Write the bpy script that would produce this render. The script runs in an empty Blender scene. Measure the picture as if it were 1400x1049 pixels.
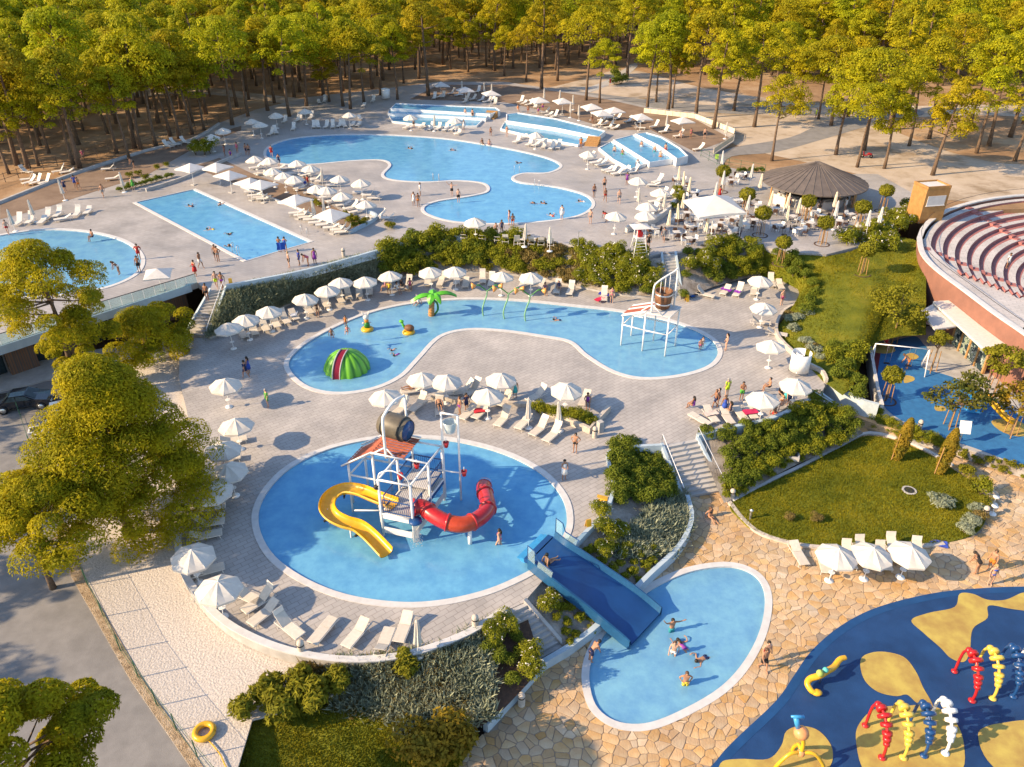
import bpy, bmesh, math, random
import numpy as np
from mathutils import Vector, Matrix
from mathutils.geometry import tessellate_polygon

random.seed(7); RNG = np.random.default_rng(11)
R = math.radians
C = bpy.context.scene.collection
S = bpy.context.scene

# ---------------------------------------------------------------- camera, sky, sun, exposure
CAM_H, PITCH, FPX = 33.0, R(30.8), 1064.0
cd = bpy.data.cameras.new('camera'); cam = bpy.data.objects.new('camera', cd); C.objects.link(cam)
cam.location = (0, 0, CAM_H); cam.rotation_euler = (R(90) - PITCH, 0, 0)
cd.sensor_width = 36; cd.lens = 36 * FPX / 1400; cd.clip_start = 0.5; cd.clip_end = 3000
S.camera = cam
SUN_EL, SUN_AZ = R(28), R(16)           # light travels towards +X, turned 16 degrees to +Y
w = bpy.data.worlds.new('World'); S.world = w; w.use_nodes = True
nt = w.node_tree
sky = nt.nodes.new('ShaderNodeTexSky'); sky.sky_type = 'NISHITA'; sky.sun_disc = False
sky.sun_elevation = SUN_EL; sky.sun_rotation = R(254); sky.altitude = 0; sky.dust_density = 0.6; sky.ozone_density = 1.6
nt.links.new(sky.outputs[0], nt.nodes['Background'].inputs[0]); nt.nodes['Background'].inputs[1].default_value = 0.15
sl = bpy.data.lights.new('sun', 'SUN'); sl.energy = 5.0; sl.angle = R(0.6); sl.color = (1.0, 0.75, 0.46)
sun = bpy.data.objects.new('sun', sl); C.objects.link(sun)
sun.rotation_euler = Vector((math.cos(SUN_EL) * math.cos(SUN_AZ), math.cos(SUN_EL) * math.sin(SUN_AZ), -math.sin(SUN_EL))).to_track_quat('-Z', 'Y').to_euler()
S.view_settings.view_transform = 'Standard'; S.view_settings.look = 'None'; S.view_settings.gamma = 1
S.view_settings.exposure = 0.96; S.view_settings.use_curve_mapping = False
S.render.engine = 'CYCLES'
S.cycles.max_bounces = 6; S.cycles.transparent_max_bounces = 8; S.cycles.diffuse_bounces = 3; S.cycles.glossy_bounces = 3
S.cycles.caustics_reflective = False; S.cycles.caustics_refractive = False
S.cycles.use_denoising = True

# levels of the place
ZU, ZM, ZL, ZR, PZ = 3.0, 0.0, -2.2, -0.6, -1.5   # upper terrace, kids terrace, lower plaza, road, playground

def P(u, v, z=0.0):
    """point of the place at height z on the line of sight through (u, v) of the 1400 px photograph"""
    x = (u - 700) / FPX; y = -(v - 524.5) / FPX
    dz = y * math.cos(PITCH) - math.sin(PITCH); dy = y * math.sin(PITCH) + math.cos(PITCH)
    t = (z - CAM_H) / dz
    return Vector((x * t, dy * t, z))

def to_px(p):
    x, y, z = p[0], p[1], p[2] - CAM_H
    d = y * math.cos(PITCH) - z * math.sin(PITCH); h = y * math.sin(PITCH) + z * math.cos(PITCH)
    return 700 + FPX * x / d, 524.5 - FPX * h / d

# ---------------------------------------------------------------- helpers
def tag(o, label=None, cat=None, group=None, kind=None):
    if label: o['label'] = label
    if cat: o['category'] = cat
    if group: o['group'] = group
    if kind: o['kind'] = kind
    return o

def empty(name, loc=(0, 0, 0), rz=0, label=None, cat=None, group=None, kind=None):
    o = bpy.data.objects.new(name, None); C.objects.link(o); o.location = loc; o.rotation_euler = (0, 0, rz)
    o.empty_display_size = 0.3
    return tag(o, label, cat, group, kind)

def dup(o, loc=None, rz=None, parent=None, label=None, group=None, scale=None, mats=None):
    c = o.copy(); C.objects.link(c); c.parent = parent
    if loc is not None: c.location = loc
    if rz is not None: c.rotation_euler = (0, 0, rz)
    if scale is not None: c.scale = scale if hasattr(scale, '__len__') else (scale,) * 3
    if label: c['label'] = label
    if group: c['group'] = group
    for ch in KIDS.get(o.name, []):
        dup(ch, parent=c)
        KIDS.setdefault(c.name, [])
    return c
KIDS = {}

def link(me, name, mat=None, parent=None, smooth=False, slots=None):
    o = bpy.data.objects.new(name, me); C.objects.link(o)
    if parent is not None:
        o.parent = parent; KIDS.setdefault(parent.name, []).append(o)
    if mat is not None and not me.materials: me.materials.append(mat)
    if smooth: me.polygons.foreach_set('use_smooth', [True] * len(me.polygons))
    return o

class MB:
    def __init__(s): s.v = []; s.f = []
    def add(s, vs, fs):
        n = len(s.v); s.v += [tuple(p) for p in vs]; s.f += [tuple(i + n for i in f) for f in fs]; return s
    def box(s, c, d, rz=0, m=None):
        x, y, z = d[0] / 2, d[1] / 2, d[2] / 2
        vs = [Vector((a, b, e)) for e in (-z, z) for b in (-y, y) for a in (-x, x)]
        ro = Matrix.Rotation(rz, 3, 'Z') if m is None else m
        vs = [ro @ p + Vector(c) for p in vs]
        return s.add(vs, [(0, 2, 3, 1), (4, 5, 7, 6), (0, 1, 5, 4), (2, 6, 7, 3), (0, 4, 6, 2), (1, 3, 7, 5)])
    def bar(s, a, b, w, h):
        a = Vector(a); b = Vector(b); d = b - a; q = d.to_track_quat('X', 'Z').to_matrix()
        return s.box((a + b) / 2, (d.length, w, h), m=q)
    def tube(s, path, r, n=8, cap=True, flat=1.0):
        path = [Vector(p) for p in path]; m = len(path)
        rs = r if hasattr(r, '__len__') else [r] * m
        vs = []; fs = []; up = None
        for i, p in enumerate(path):
            t = (path[min(i + 1, m - 1)] - path[max(i - 1, 0)]).normalized()
            if up is None: up = Vector((0, 0, 1)) if abs(t.z) < 0.9 else Vector((1, 0, 0))
            a = t.cross(up)
            if a.length < 1e-4: a = t.cross(Vector((0.3, 1, 0.2)))
            a.normalize(); b = a.cross(t).normalized(); up = b
            for k in range(n):
                g = 2 * math.pi * k / n
                vs.append(p + a * (rs[i] * math.cos(g)) + b * (rs[i] * math.sin(g) * flat))
        for i in range(m - 1):
            for k in range(n):
                k2 = (k + 1) % n; fs.append((i * n + k, i * n + k2, (i + 1) * n + k2, (i + 1) * n + k))
        if cap: fs += [tuple(range(n - 1, -1, -1)), tuple((m - 1) * n + k for k in range(n))]
        return s.add(vs, fs)
    def lathe(s, prof, c=(0, 0, 0), n=16, a0=0.0, a1=2 * math.pi, sx=1, sy=1):
        full = abs(a1 - a0 - 2 * math.pi) < 1e-6; m = n if full else n + 1; vs = []; fs = []
        for (r, z) in prof:
            for k in range(m):
                g = a0 + (a1 - a0) * k / n; vs.append((c[0] + r * math.cos(g) * sx, c[1] + r * math.sin(g) * sy, c[2] + z))
        for i in range(len(prof) - 1):
            for k in range(n):
                k2 = (k + 1) % m; fs.append((i * m + k, i * m + k2, (i + 1) * m + k2, (i + 1) * m + k))
        return s.add(vs, fs)
    def ball(s, c, r, n=10, m=6, sx=1, sy=1, sz=1):
        return s.lathe([(r * math.sin(math.pi * i / m) + 1e-4, -r * sz * math.cos(math.pi * i / m)) for i in range(m + 1)], c, n, sx=sx, sy=sy)
    def prism(s, poly, z0, z1, bottom=False):
        n = len(poly); a = [(p[0], p[1], z0) for p in poly]; b = [(p[0], p[1], z1) for p in poly]
        fs = [(i, (i + 1) % n, n + (i + 1) % n, n + i) for i in range(n)]
        tri = tessellate_polygon([[Vector((p[0], p[1], 0)) for p in poly]])
        fs += [tuple(n + i for i in t) for t in tri]
        if bottom: fs += [tuple(reversed(t)) for t in tri]
        return s.add(a + b, fs)
    def strip(s, A, B):
        n = len(A); return s.add(list(A) + list(B), [(i, i + 1, n + i + 1, n + i) for i in range(n - 1)])
    def build(s, name, mat, parent=None, smooth=False, world=None, fix=True):
        me = bpy.data.meshes.new(name); vs = s.v
        if world is not None: vs = [(p[0] - world[0], p[1] - world[1], p[2] - world[2]) for p in vs]
        me.from_pydata(vs, [], s.f); me.update()
        if fix:
            bm = bmesh.new(); bm.from_mesh(me); bmesh.ops.recalc_face_normals(bm, faces=bm.faces); bm.to_mesh(me); bm.free()
        return link(me, name, mat, parent, smooth)
    def base(s):
        a = np.array(s.v); return Vector(((a[:, 0].min() + a[:, 0].max()) / 2, (a[:, 1].min() + a[:, 1].max()) / 2, a[:, 2].min()))
    def thing(s, name, mat, label, cat, group=None, smooth=False):
        b = s.base(); o = s.build(name, mat, None, smooth, world=b); o.location = b
        return tag(o, label, cat, group)

def curve(pts, k=6, closed=True):
    """Catmull-Rom through the points"""
    pts = [Vector(p) for p in pts]; n = len(pts); out = []
    for i in range(n if closed else n - 1):
        if closed: a, b, c, d = pts[i - 1], pts[i], pts[(i + 1) % n], pts[(i + 2) % n]
        else: a, b, c, d = pts[max(i - 1, 0)], pts[i], pts[i + 1], pts[min(i + 2, n - 1)]
        for j in range(k):
            t = j / k
            out.append(0.5 * ((2 * b) + (c - a) * t + (2 * a - 5 * b + 4 * c - d) * t * t + (3 * b - a - 3 * c + d) * t ** 3))
    if not closed: out.append(pts[-1])
    return out

def px(pts, z, k=0, closed=True):
    w_ = [P(u, v, z) for u, v in pts]
    return curve(w_, k, closed) if k else w_

def area2(poly): return sum(a[0] * b[1] - b[0] * a[1] for a, b in zip(poly, poly[1:] + poly[:1]))
def offset(poly, d):
    """closed polygon pushed outwards by d"""
    s = 1 if area2(poly) > 0 else -1; n = len(poly); out = []
    for i in range(n):
        a, b, c = poly[i - 1], poly[i], poly[(i + 1) % n]
        t = Vector((c[0] - a[0], c[1] - a[1])); t.normalize()
        out.append(Vector((b[0] + s * d * t.y, b[1] - s * d * t.x, b[2] if len(b) > 2 else 0)))
    return out
def inside(p, poly):
    x, y = p[0], p[1]; r = False; n = len(poly)
    for i in range(n):
        a, b = poly[i], poly[i - 1]
        if (a[1] > y) != (b[1] > y) and x < (b[0] - a[0]) * (y - a[1]) / (b[1] - a[1]) + a[0]: r = not r
    return r
def densify(poly, n=4, closed=True):
    out = []; m = len(poly)
    for i in range(m if closed else m - 1):
        a, b = poly[i], poly[(i + 1) % m]
        out += [a + (b - a) * (j / n) for j in range(n)]
    if not closed: out.append(poly[-1])
    return out

# ---------------------------------------------------------------- materials
MATS = {}
def mat(name, c, c2=None, rough=0.6, scale=4.0, bump=0.0, bscale=30.0, metal=0.0, spec=0.4, rnd=0.0, trans=0.0, alpha=1.0, detail=6, coat=0.0, tint=(0.85, 0.95, 0.96), hue=0.0):
    if name in MATS: return MATS[name]
    m = bpy.data.materials.new(name); m.use_nodes = True; t = m.node_tree; N = t.nodes; L = t.links
    b = N['Principled BSDF']; b.inputs['Roughness'].default_value = rough; b.inputs['Metallic'].default_value = metal
    b.inputs['Specular IOR Level'].default_value = spec; b.inputs['Coat Weight'].default_value = coat
    tc = N.new('ShaderNodeTexCoord'); no = N.new('ShaderNodeTexNoise')
    no.inputs['Scale'].default_value = scale; no.inputs['Detail'].default_value = detail; no.inputs['Roughness'].default_value = 0.6
    L.new(tc.outputs['Object'], no.inputs['Vector'])
    c2 = c2 or tuple(x * 0.82 for x in c)
    cr = N.new('ShaderNodeValToRGB'); cr.color_ramp.elements[0].position = 0.36; cr.color_ramp.elements[1].position = 0.64
    cr.color_ramp.elements[0].color = (*c2, 1); cr.color_ramp.elements[1].color = (*c, 1)
    L.new(no.outputs['Fac'], cr.inputs[0]); col = cr.outputs[0]
    if rnd:
        oi = N.new('ShaderNodeObjectInfo'); ge = N.new('ShaderNodeNewGeometry'); ad = N.new('ShaderNodeMath'); ad.operation = 'ADD'
        L.new(oi.outputs['Random'], ad.inputs[0]); L.new(ge.outputs['Random Per Island'], ad.inputs[1])
        fr = N.new('ShaderNodeMath'); fr.operation = 'FRACT'; L.new(ad.outputs[0], fr.inputs[0])
        mr = N.new('ShaderNodeMapRange'); mr.inputs[3].default_value = 1 - rnd; mr.inputs[4].default_value = 1 + rnd; L.new(fr.outputs[0], mr.inputs[0])
        hs = N.new('ShaderNodeHueSaturation'); L.new(col, hs.inputs['Color']); L.new(mr.outputs[0], hs.inputs['Value']); col = hs.outputs[0]
        if hue:
            hr = N.new('ShaderNodeMapRange'); hr.inputs[3].default_value = 0.5 - hue * .5; hr.inputs[4].default_value = 0.5 + hue; L.new(oi.outputs['Random'], hr.inputs[0]); L.new(hr.outputs[0], hs.inputs['Hue'])
    L.new(col, b.inputs['Base Color'])
    if bump:
        n2 = N.new('ShaderNodeTexNoise'); n2.inputs['Scale'].default_value = bscale; n2.inputs['Detail'].default_value = 4
        L.new(tc.outputs['Object'], n2.inputs['Vector'])
        bu = N.new('ShaderNodeBump'); bu.inputs['Strength'].default_value = min(bump, 1); bu.inputs['Distance'].default_value = 0.05
        L.new(n2.outputs['Fac'], bu.inputs['Height']); L.new(bu.outputs[0], b.inputs['Normal'])
    out = N['Material Output']
    if trans:
        tr = N.new('ShaderNodeBsdfTranslucent'); L.new(col, tr.inputs[0]); mx = N.new('ShaderNodeMixShader'); mx.inputs[0].default_value = trans
        L.new(b.outputs[0], mx.inputs[1]); L.new(tr.outputs[0], mx.inputs[2]); L.new(mx.outputs[0], out.inputs[0])
    if alpha < 1:
        tr = N.new('ShaderNodeBsdfTransparent'); mx = N.new('ShaderNodeMixShader'); mx.inputs[0].default_value = alpha
        tr.inputs[0].default_value = (*tint, 1)
        L.new(tr.outputs[0], mx.inputs[1]); L.new(b.outputs[0], mx.inputs[2]); L.new(mx.outputs[0], out.inputs[0])
    MATS[name] = m; return m

def paving(name, c1, c2, mort, bw, bh, rot, big=0.25, rough=0.7, msize=0.03, wet=0.0):
    m = bpy.data.materials.new(name); m.use_nodes = True; t = m.node_tree; N = t.nodes; L = t.links; b = N['Principled BSDF']
    tc = N.new('ShaderNodeTexCoord'); mp = N.new('ShaderNodeMapping'); mp.inputs['Rotation'].default_value = (0, 0, rot)
    L.new(tc.outputs['Object'], mp.inputs[0])
    br = N.new('ShaderNodeTexBrick'); br.inputs['Scale'].default_value = 1; br.inputs['Brick Width'].default_value = bw; br.inputs['Row Height'].default_value = bh
    br.inputs['Mortar Size'].default_value = msize; br.inputs['Mortar Smooth'].default_value = 0.3
    br.inputs['Color1'].default_value = (*c1, 1); br.inputs['Color2'].default_value = (*c2, 1); br.inputs['Mortar'].default_value = (*mort, 1)
    L.new(mp.outputs[0], br.inputs[0])
    n1 = N.new('ShaderNodeTexNoise'); n1.inputs['Scale'].default_value = big; n1.inputs['Detail'].default_value = 8; n1.inputs['Roughness'].default_value = 0.65
    L.new(tc.outputs['Object'], n1.inputs['Vector'])
    mr = N.new('ShaderNodeMapRange'); mr.inputs[1].default_value = 0.3; mr.inputs[2].default_value = 0.7; mr.inputs[3].default_value = 0.76; mr.inputs[4].default_value = 1.16
    L.new(n1.outputs['Fac'], mr.inputs[0])
    mu = N.new('ShaderNodeMixRGB'); mu.blend_type = 'MULTIPLY'; mu.inputs[0].default_value = 1; L.new(br.outputs[0], mu.inputs[1]); L.new(mr.outputs[0], mu.inputs[2])
    L.new(mu.outputs[0], b.inputs['Base Color'])
    r2 = N.new('ShaderNodeMapRange'); r2.inputs[1].default_value = 0.35; r2.inputs[2].default_value = 0.65; r2.inputs[3].default_value = rough - wet; r2.inputs[4].default_value = rough
    L.new(n1.outputs['Fac'], r2.inputs[0]); L.new(r2.outputs[0], b.inputs['Roughness'])
    bu = N.new('ShaderNodeBump'); bu.inputs['Strength'].default_value = 0.4; bu.inputs['Distance'].default_value = 0.01; bu.invert = True
    L.new(br.outputs['Fac'], bu.inputs['Height']); L.new(bu.outputs[0], b.inputs['Normal'])
    MATS[name] = m; return m

def water(name, tint, rough=0.06, wave=1.6, bump=0.25, lit_mix=0.45, lit_col=(0.10, 0.40, 0.80)):
    m = bpy.data.materials.new(name); m.use_nodes = True; t = m.node_tree; N = t.nodes; L = t.links
    for n in list(N):
        if n.type != 'OUTPUT_MATERIAL': N.remove(n)
    out = N['Material Output']
    tr = N.new('ShaderNodeBsdfTransparent'); tr.inputs[0].default_value = (*tint, 1)
    gl = N.new('ShaderNodeBsdfGlossy'); gl.inputs['Roughness'].default_value = rough
    fr = N.new('ShaderNodeFresnel'); fr.inputs[0].default_value = 1.33
    tc = N.new('ShaderNodeTexCoord'); n1 = N.new('ShaderNodeTexNoise'); n1.inputs['Scale'].default_value = wave; n1.inputs['Detail'].default_value = 6; n1.inputs['Distortion'].default_value = 0.6
    L.new(tc.outputs['Object'], n1.inputs['Vector'])
    bu = N.new('ShaderNodeBump'); bu.inputs['Strength'].default_value = bump; bu.inputs['Distance'].default_value = 0.15
    L.new(n1.outputs['Fac'], bu.inputs['Height']); L.new(bu.outputs[0], gl.inputs['Normal']); L.new(bu.outputs[0], fr.inputs['Normal'])
    df = N.new('ShaderNodeBsdfDiffuse'); n3 = N.new('ShaderNodeTexNoise'); n3.inputs['Scale'].default_value = 0.7; n3.inputs['Detail'].default_value = 10; n3.inputs['Roughness'].default_value = 0.7  # diffuse blue paints in the sunlit glow of the water, its mottling the ripples
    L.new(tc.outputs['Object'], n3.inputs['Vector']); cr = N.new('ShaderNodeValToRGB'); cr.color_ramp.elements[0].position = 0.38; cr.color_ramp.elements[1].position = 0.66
    cr.color_ramp.elements[0].color = (*lit_col, 1); cr.color_ramp.elements[1].color = (*[min(1, x * 1.28 + 0.05) for x in lit_col], 1); L.new(n3.outputs['Fac'], cr.inputs[0]); L.new(cr.outputs[0], df.inputs[0]); L.new(bu.outputs[0], df.inputs['Normal'])
    m0 = N.new('ShaderNodeMixShader'); m0.inputs[0].default_value = lit_mix; L.new(tr.outputs[0], m0.inputs[1]); L.new(df.outputs[0], m0.inputs[2])
    mx = N.new('ShaderNodeMixShader'); L.new(fr.outputs[0], mx.inputs[0]); L.new(m0.outputs[0], mx.inputs[1]); L.new(gl.outputs[0], mx.inputs[2])
    L.new(mx.outputs[0], out.inputs[0]); MATS[name] = m; return m

def basin_mat(name, c1, c2):
    """pool tiles; a fine net of ripples of tone, small mosaic"""
    m = bpy.data.materials.new(name); m.use_nodes = True; t = m.node_tree; N = t.nodes; L = t.links; b = N['Principled BSDF']
    b.inputs['Roughness'].default_value = 0.45
    tc = N.new('ShaderNodeTexCoord')
    n1 = N.new('ShaderNodeTexNoise'); n1.inputs['Scale'].default_value = 0.35; n1.inputs['Detail'].default_value = 7; L.new(tc.outputs['Object'], n1.inputs['Vector'])
    vo = N.new('ShaderNodeTexVoronoi'); vo.feature = 'F1'; vo.inputs['Scale'].default_value = 9.0; L.new(tc.outputs['Object'], vo.inputs['Vector'])
    cr = N.new('ShaderNodeValToRGB'); cr.color_ramp.elements[0].position = 0.35; cr.color_ramp.elements[1].position = 0.68
    cr.color_ramp.elements[0].color = (*c1, 1); cr.color_ramp.elements[1].color = (*c2, 1); L.new(n1.outputs['Fac'], cr.inputs[0])
    hs = N.new('ShaderNodeHueSaturation'); L.new(cr.outputs[0], hs.inputs['Color'])
    sp = N.new('ShaderNodeSeparateColor'); L.new(vo.outputs['Color'], sp.inputs[0])
    mr = N.new('ShaderNodeMapRange'); mr.inputs[3].default_value = 0.86; mr.inputs[4].default_value = 1.14; L.new(sp.outputs[0], mr.inputs[0]); L.new(mr.outputs[0], hs.inputs['Value'])
    L.new(hs.outputs[0], b.inputs['Base Color']); MATS[name] = m; return m

# plain colours of the place
WHITE = mat('white_paint', (0.78, 0.77, 0.75), (0.7, 0.69, 0.67), 0.5)
CANVAS = mat('cream_canvas', (0.66, 0.62, 0.56), (0.58, 0.54, 0.485), 0.85, scale=1.5, trans=0.1)
CANVAS2 = mat('white_canvas', (0.70, 0.68, 0.66), (0.62, 0.60, 0.58), 0.85, scale=1.5, trans=0.2)
BEIGE = mat('beige_canvas', (0.72, 0.62, 0.48), (0.62, 0.52, 0.39), 0.9, scale=3)
SLING = mat('cream_mesh_sling', (0.60, 0.54, 0.46), (0.52, 0.47, 0.40), 0.8, scale=5, rnd=0.08)
PLASTIC = mat('cream_plastic', (0.66, 0.62, 0.56), (0.58, 0.54, 0.49), 0.5)
CONC = mat('pale_concrete', (0.44, 0.425, 0.41), (0.34, 0.325, 0.31), 0.85, scale=1.2, bump=0.3, bscale=12)
COPING = mat('white_coping', (0.58, 0.57, 0.56), (0.50, 0.49, 0.48), 0.6, scale=2)
STONEW = mat('pale_stone_wall', (0.55, 0.49, 0.42), (0.40, 0.35, 0.30), 0.9, scale=3, bump=0.5, bscale=8)
BLUEW = mat('blue_grey_paint', (0.42, 0.50, 0.56), (0.34, 0.42, 0.48), 0.7, scale=1)
STEEL = mat('steel', (0.62, 0.62, 0.62), (0.5, 0.5, 0.5), 0.3, metal=0.9)
DARK = mat('dark_metal', (0.03, 0.03, 0.03), (0.02, 0.02, 0.02), 0.5)
GREENM = mat('green_metal', (0.02, 0.10, 0.05), (0.015, 0.07, 0.035), 0.5)
RED = mat('red_plastic', (0.45, 0.02, 0.02), (0.36, 0.012, 0.015), 0.3, coat=0.3)
YEL = mat('yellow_plastic', (0.75, 0.42, 0.02), (0.66, 0.35, 0.015), 0.3, coat=0.3)
BLUE = mat('blue_plastic', (0.012, 0.065, 0.21), (0.010, 0.05, 0.165), 0.35, scale=0.6, coat=0.3)
LBLUE = mat('light_blue_plastic', (0.05, 0.30, 0.60), None, 0.35)
GRN = mat('green_plastic', (0.10, 0.42, 0.03), (0.08, 0.34, 0.02), 0.35, scale=1.5)
DGRN = mat('dark_green_plastic', (0.03, 0.2, 0.02), None, 0.4)
ORA = mat('orange_plastic', (0.75, 0.24, 0.02), None, 0.4)
BROWN = mat('brown_plastic', (0.20, 0.09, 0.04), (0.12, 0.05, 0.02), 0.6, scale=3)
WOOD = mat('warm_wood', (0.42, 0.24, 0.09), (0.30, 0.16, 0.06), 0.7, scale=6)
GLASS = mat('clear_glass', (0.5, 0.65, 0.68), (0.48, 0.63, 0.66), 0.06, alpha=0.2)
DGLASS = mat('dark_glass', (0.02, 0.03, 0.035), (0.03, 0.05, 0.06), 0.08)
BLACK = mat('black', (0.015, 0.015, 0.017), None, 0.6)
BARK = mat('pine_bark', (0.17, 0.11, 0.07), (0.09, 0.06, 0.04), 0.9, scale=5, bump=0.8, bscale=14)
SOIL = mat('red_soil', (0.10, 0.055, 0.035), (0.06, 0.035, 0.025), 0.95, scale=4, bump=0.6)
DECK_U = paving('upper_deck_pavers', (0.375, 0.35, 0.335), (0.335, 0.31, 0.295), (0.26, 0.24, 0.225), 0.8, 0.4, R(28), rough=0.62, wet=0.25, msize=0.015)
DECK_M = paving('kids_deck_pavers', (0.41, 0.38, 0.358), (0.36, 0.335, 0.315), (0.265, 0.24, 0.222), 0.7, 0.35, R(-38), rough=0.7, wet=0.15, msize=0.022)
GRAVEL = mat('pale_gravel', (0.60, 0.545, 0.495), (0.42, 0.375, 0.335), 0.95, scale=9, bump=1.0, bscale=9, detail=10)
ASPH = mat('asphalt', (0.23, 0.22, 0.215), (0.175, 0.168, 0.165), 0.9, scale=0.8, bump=0.25, bscale=25)
# ================================================================ the ground and the terraces
def noisy_ramp(name, stops, scale, bump=0.5, bscale=20, rough=0.95, detail=8):
    m = bpy.data.materials.new(name); m.use_nodes = True; t = m.node_tree; N = t.nodes; L = t.links; b = N['Principled BSDF']
    b.inputs['Roughness'].default_value = rough; b.inputs['Specular IOR Level'].default_value = 0.2
    tc = N.new('ShaderNodeTexCoord'); n1 = N.new('ShaderNodeTexNoise'); n1.inputs['Scale'].default_value = scale; n1.inputs['Detail'].default_value = detail; n1.inputs['Roughness'].default_value = 0.68
    L.new(tc.outputs['Object'], n1.inputs['Vector'])
    cr = N.new('ShaderNodeValToRGB'); e = cr.color_ramp.elements
    while len(e) < len(stops): e.new(0.5)
    for x, (p, c) in zip(e, stops): x.position = p; x.color = (*c, 1)
    L.new(n1.outputs['Fac'], cr.inputs[0]); L.new(cr.outputs[0], b.inputs['Base Color'])
    n2 = N.new('ShaderNodeTexNoise'); n2.inputs['Scale'].default_value = bscale; n2.inputs['Detail'].default_value = 5; L.new(tc.outputs['Object'], n2.inputs['Vector'])
    bu = N.new('ShaderNodeBump'); bu.inputs['Strength'].default_value = bump; bu.inputs['Distance'].default_value = 0.08
    L.new(n2.outputs['Fac'], bu.inputs['Height']); L.new(bu.outputs[0], b.inputs['Normal']); MATS[name] = m; return m
FOREST = noisy_ramp('pine_needle_floor', [(0.3, (0.16, 0.10, 0.055)), (0.5, (0.30, 0.185, 0.10)), (0.66, (0.42, 0.30, 0.19))], 0.10, 0.6, 6)
SAND = noisy_ramp('pale_sand', [(0.32, (0.22, 0.16, 0.10)), (0.48, (0.42, 0.34, 0.26)), (0.7, (0.52, 0.44, 0.36))], 0.16, 0.5, 5)
DIRT = noisy_ramp('brown_dirt_deck', [(0.32, (0.16, 0.11, 0.08)), (0.66, (0.25, 0.18, 0.13))], 0.3, 0.3, 5)
LAWN = noisy_ramp('lawn_soil_and_grass', [(0.3, (0.085, 0.105, 0.010)), (0.5, (0.15, 0.16, 0.013)), (0.68, (0.23, 0.20, 0.02))], 0.35, 1.0, 14)
BED = noisy_ramp('planting_bed', [(0.35, (0.16, 0.13, 0.10)), (0.6, (0.36, 0.32, 0.28))], 0.8, 0.6, 12)

def sheet(name, rings, z, material, depth=0.0, kind='structure'):
    """flat terrace: outer ring and holes, with an edge going down by depth along the outer ring"""
    mb = MB(); allv = [Vector((p[0], p[1], 0)) for r in rings for p in r]
    tri = tessellate_polygon([[Vector((p[0], p[1], 0)) for p in r] for r in rings])
    mb.add([(p.x, p.y, z) for p in allv], tri)
    if depth:
        o = rings[0]; n = len(o)
        mb.add([(p[0], p[1], z) for p in o] + [(p[0], p[1], z - depth) for p in o], [(i, (i + 1) % n, n + (i + 1) % n, n + i) for i in range(n)])
    me = bpy.data.meshes.new(name); me.from_pydata(mb.v, [], mb.f); me.update()
    bm = bmesh.new(); bm.from_mesh(me)
    for f in bm.faces:
        if abs(f.normal.z) > 0.5 and f.normal.z < 0: f.normal_flip()
    bm.to_mesh(me); bm.free()
    return tag(link(me, name, material), kind=kind)

def slope(name, A, B, material, rows=6, lump=0.0, kind='structure'):
    """ruled bank between two lines of points"""
    n = max(len(A), len(B)); mb = MB()
    def res(L, n):
        d = [0]
        for a, b in zip(L, L[1:]): d.append(d[-1] + (b - a).length)
        out = []
        for i in range(n):
            s = d[-1] * i / (n - 1); k = max(j for j in range(len(L)) if d[j] <= s + 1e-9); k = min(k, len(L) - 2)
            out.append(L[k] + (L[k + 1] - L[k]) * ((s - d[k]) / max(d[k + 1] - d[k], 1e-9)))
        return out
    n = max(n, 12); A = res(A, n); B = res(B, n); vs = []; fs = []
    for r in range(rows + 1):
        for i in range(n):
            t = r / rows; p = A[i] + (B[i] - A[i]) * t
            if 0 < r < rows: p = p + Vector((0, 0, random.uniform(-lump, lump)))
            vs.append(p)
    for r in range(rows):
        for i in range(n - 1): fs.append((r * n + i, r * n + i + 1, (r + 1) * n + i + 1, (r + 1) * n + i))
    mb.add(vs, fs); o = mb.build(name, material, smooth=True); tag(o, kind=kind)
    def samp():
        t = random.random(); s = random.random() * (n - 1); i = min(int(s), n - 2); f = s - i
        a = A[i] + (A[i + 1] - A[i]) * f; b = B[i] + (B[i + 1] - B[i]) * f
        return a + (b - a) * t
    o_s[name] = samp; return o
o_s = {}

# one big sheet to the horizon (below everything), then the forest floor on the upper level
sheet('ground', [[Vector((-900, -60, 0)), Vector((900, -60, 0)), Vector((900, 1500, 0)), Vector((-900, 1500, 0))]], -3.6, FOREST)
fl = [P(-700, 420, 2.9), P(-60, 300, 2.9), P(100, 243, 2.9), P(262, 200, 2.9), P(340, 165, 2.9), P(420, 150, 2.9), P(520, 140, 2.9), P(690, 135, 2.9), P(830, 150, 2.9), P(960, 180, 2.9),
      P(1010, 250, 2.9), P(1250, 290, 2.9), P(1420, 285, 2.9), P(2200, 330, 2.9), Vector((900, 160, 0)), Vector((900, 1500, 0)), Vector((-900, 1500, 0)), Vector((-900, 120, 0))]
sheet('forest_floor', [fl], 2.9, FOREST, 6.5)
sheet('sandy_clearing', [px([(690, 134), (760, 118), (800, 108), (860, 95), (960, 120), (1100, 140), (1250, 145), (1420, 150), (1420, 262), (1250, 268), (1180, 240), (1010, 200), (940, 165), (820, 140)], 2.92, 4)], 2.925, SAND)
sheet('forest_path', [px([(470, 142), (350, 128), (250, 118), (150, 128), (150, 136), (260, 128), (360, 138), (470, 150)], 2.92, 3)], 2.93, SAND)
sheet('needle_carpet', [px([(1215, 165), (1400, 160), (1450, 200), (1400, 225), (1290, 205)], 2.93, 4)], 2.935, FOREST)
sheet('park_road', [px([(690, 122), (790, 134), (900, 148), (1010, 156), (1060, 152), (1060, 146), (1000, 146), (900, 138), (800, 126), (700, 116)], 2.94, 4)], 2.945, ASPH)
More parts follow.
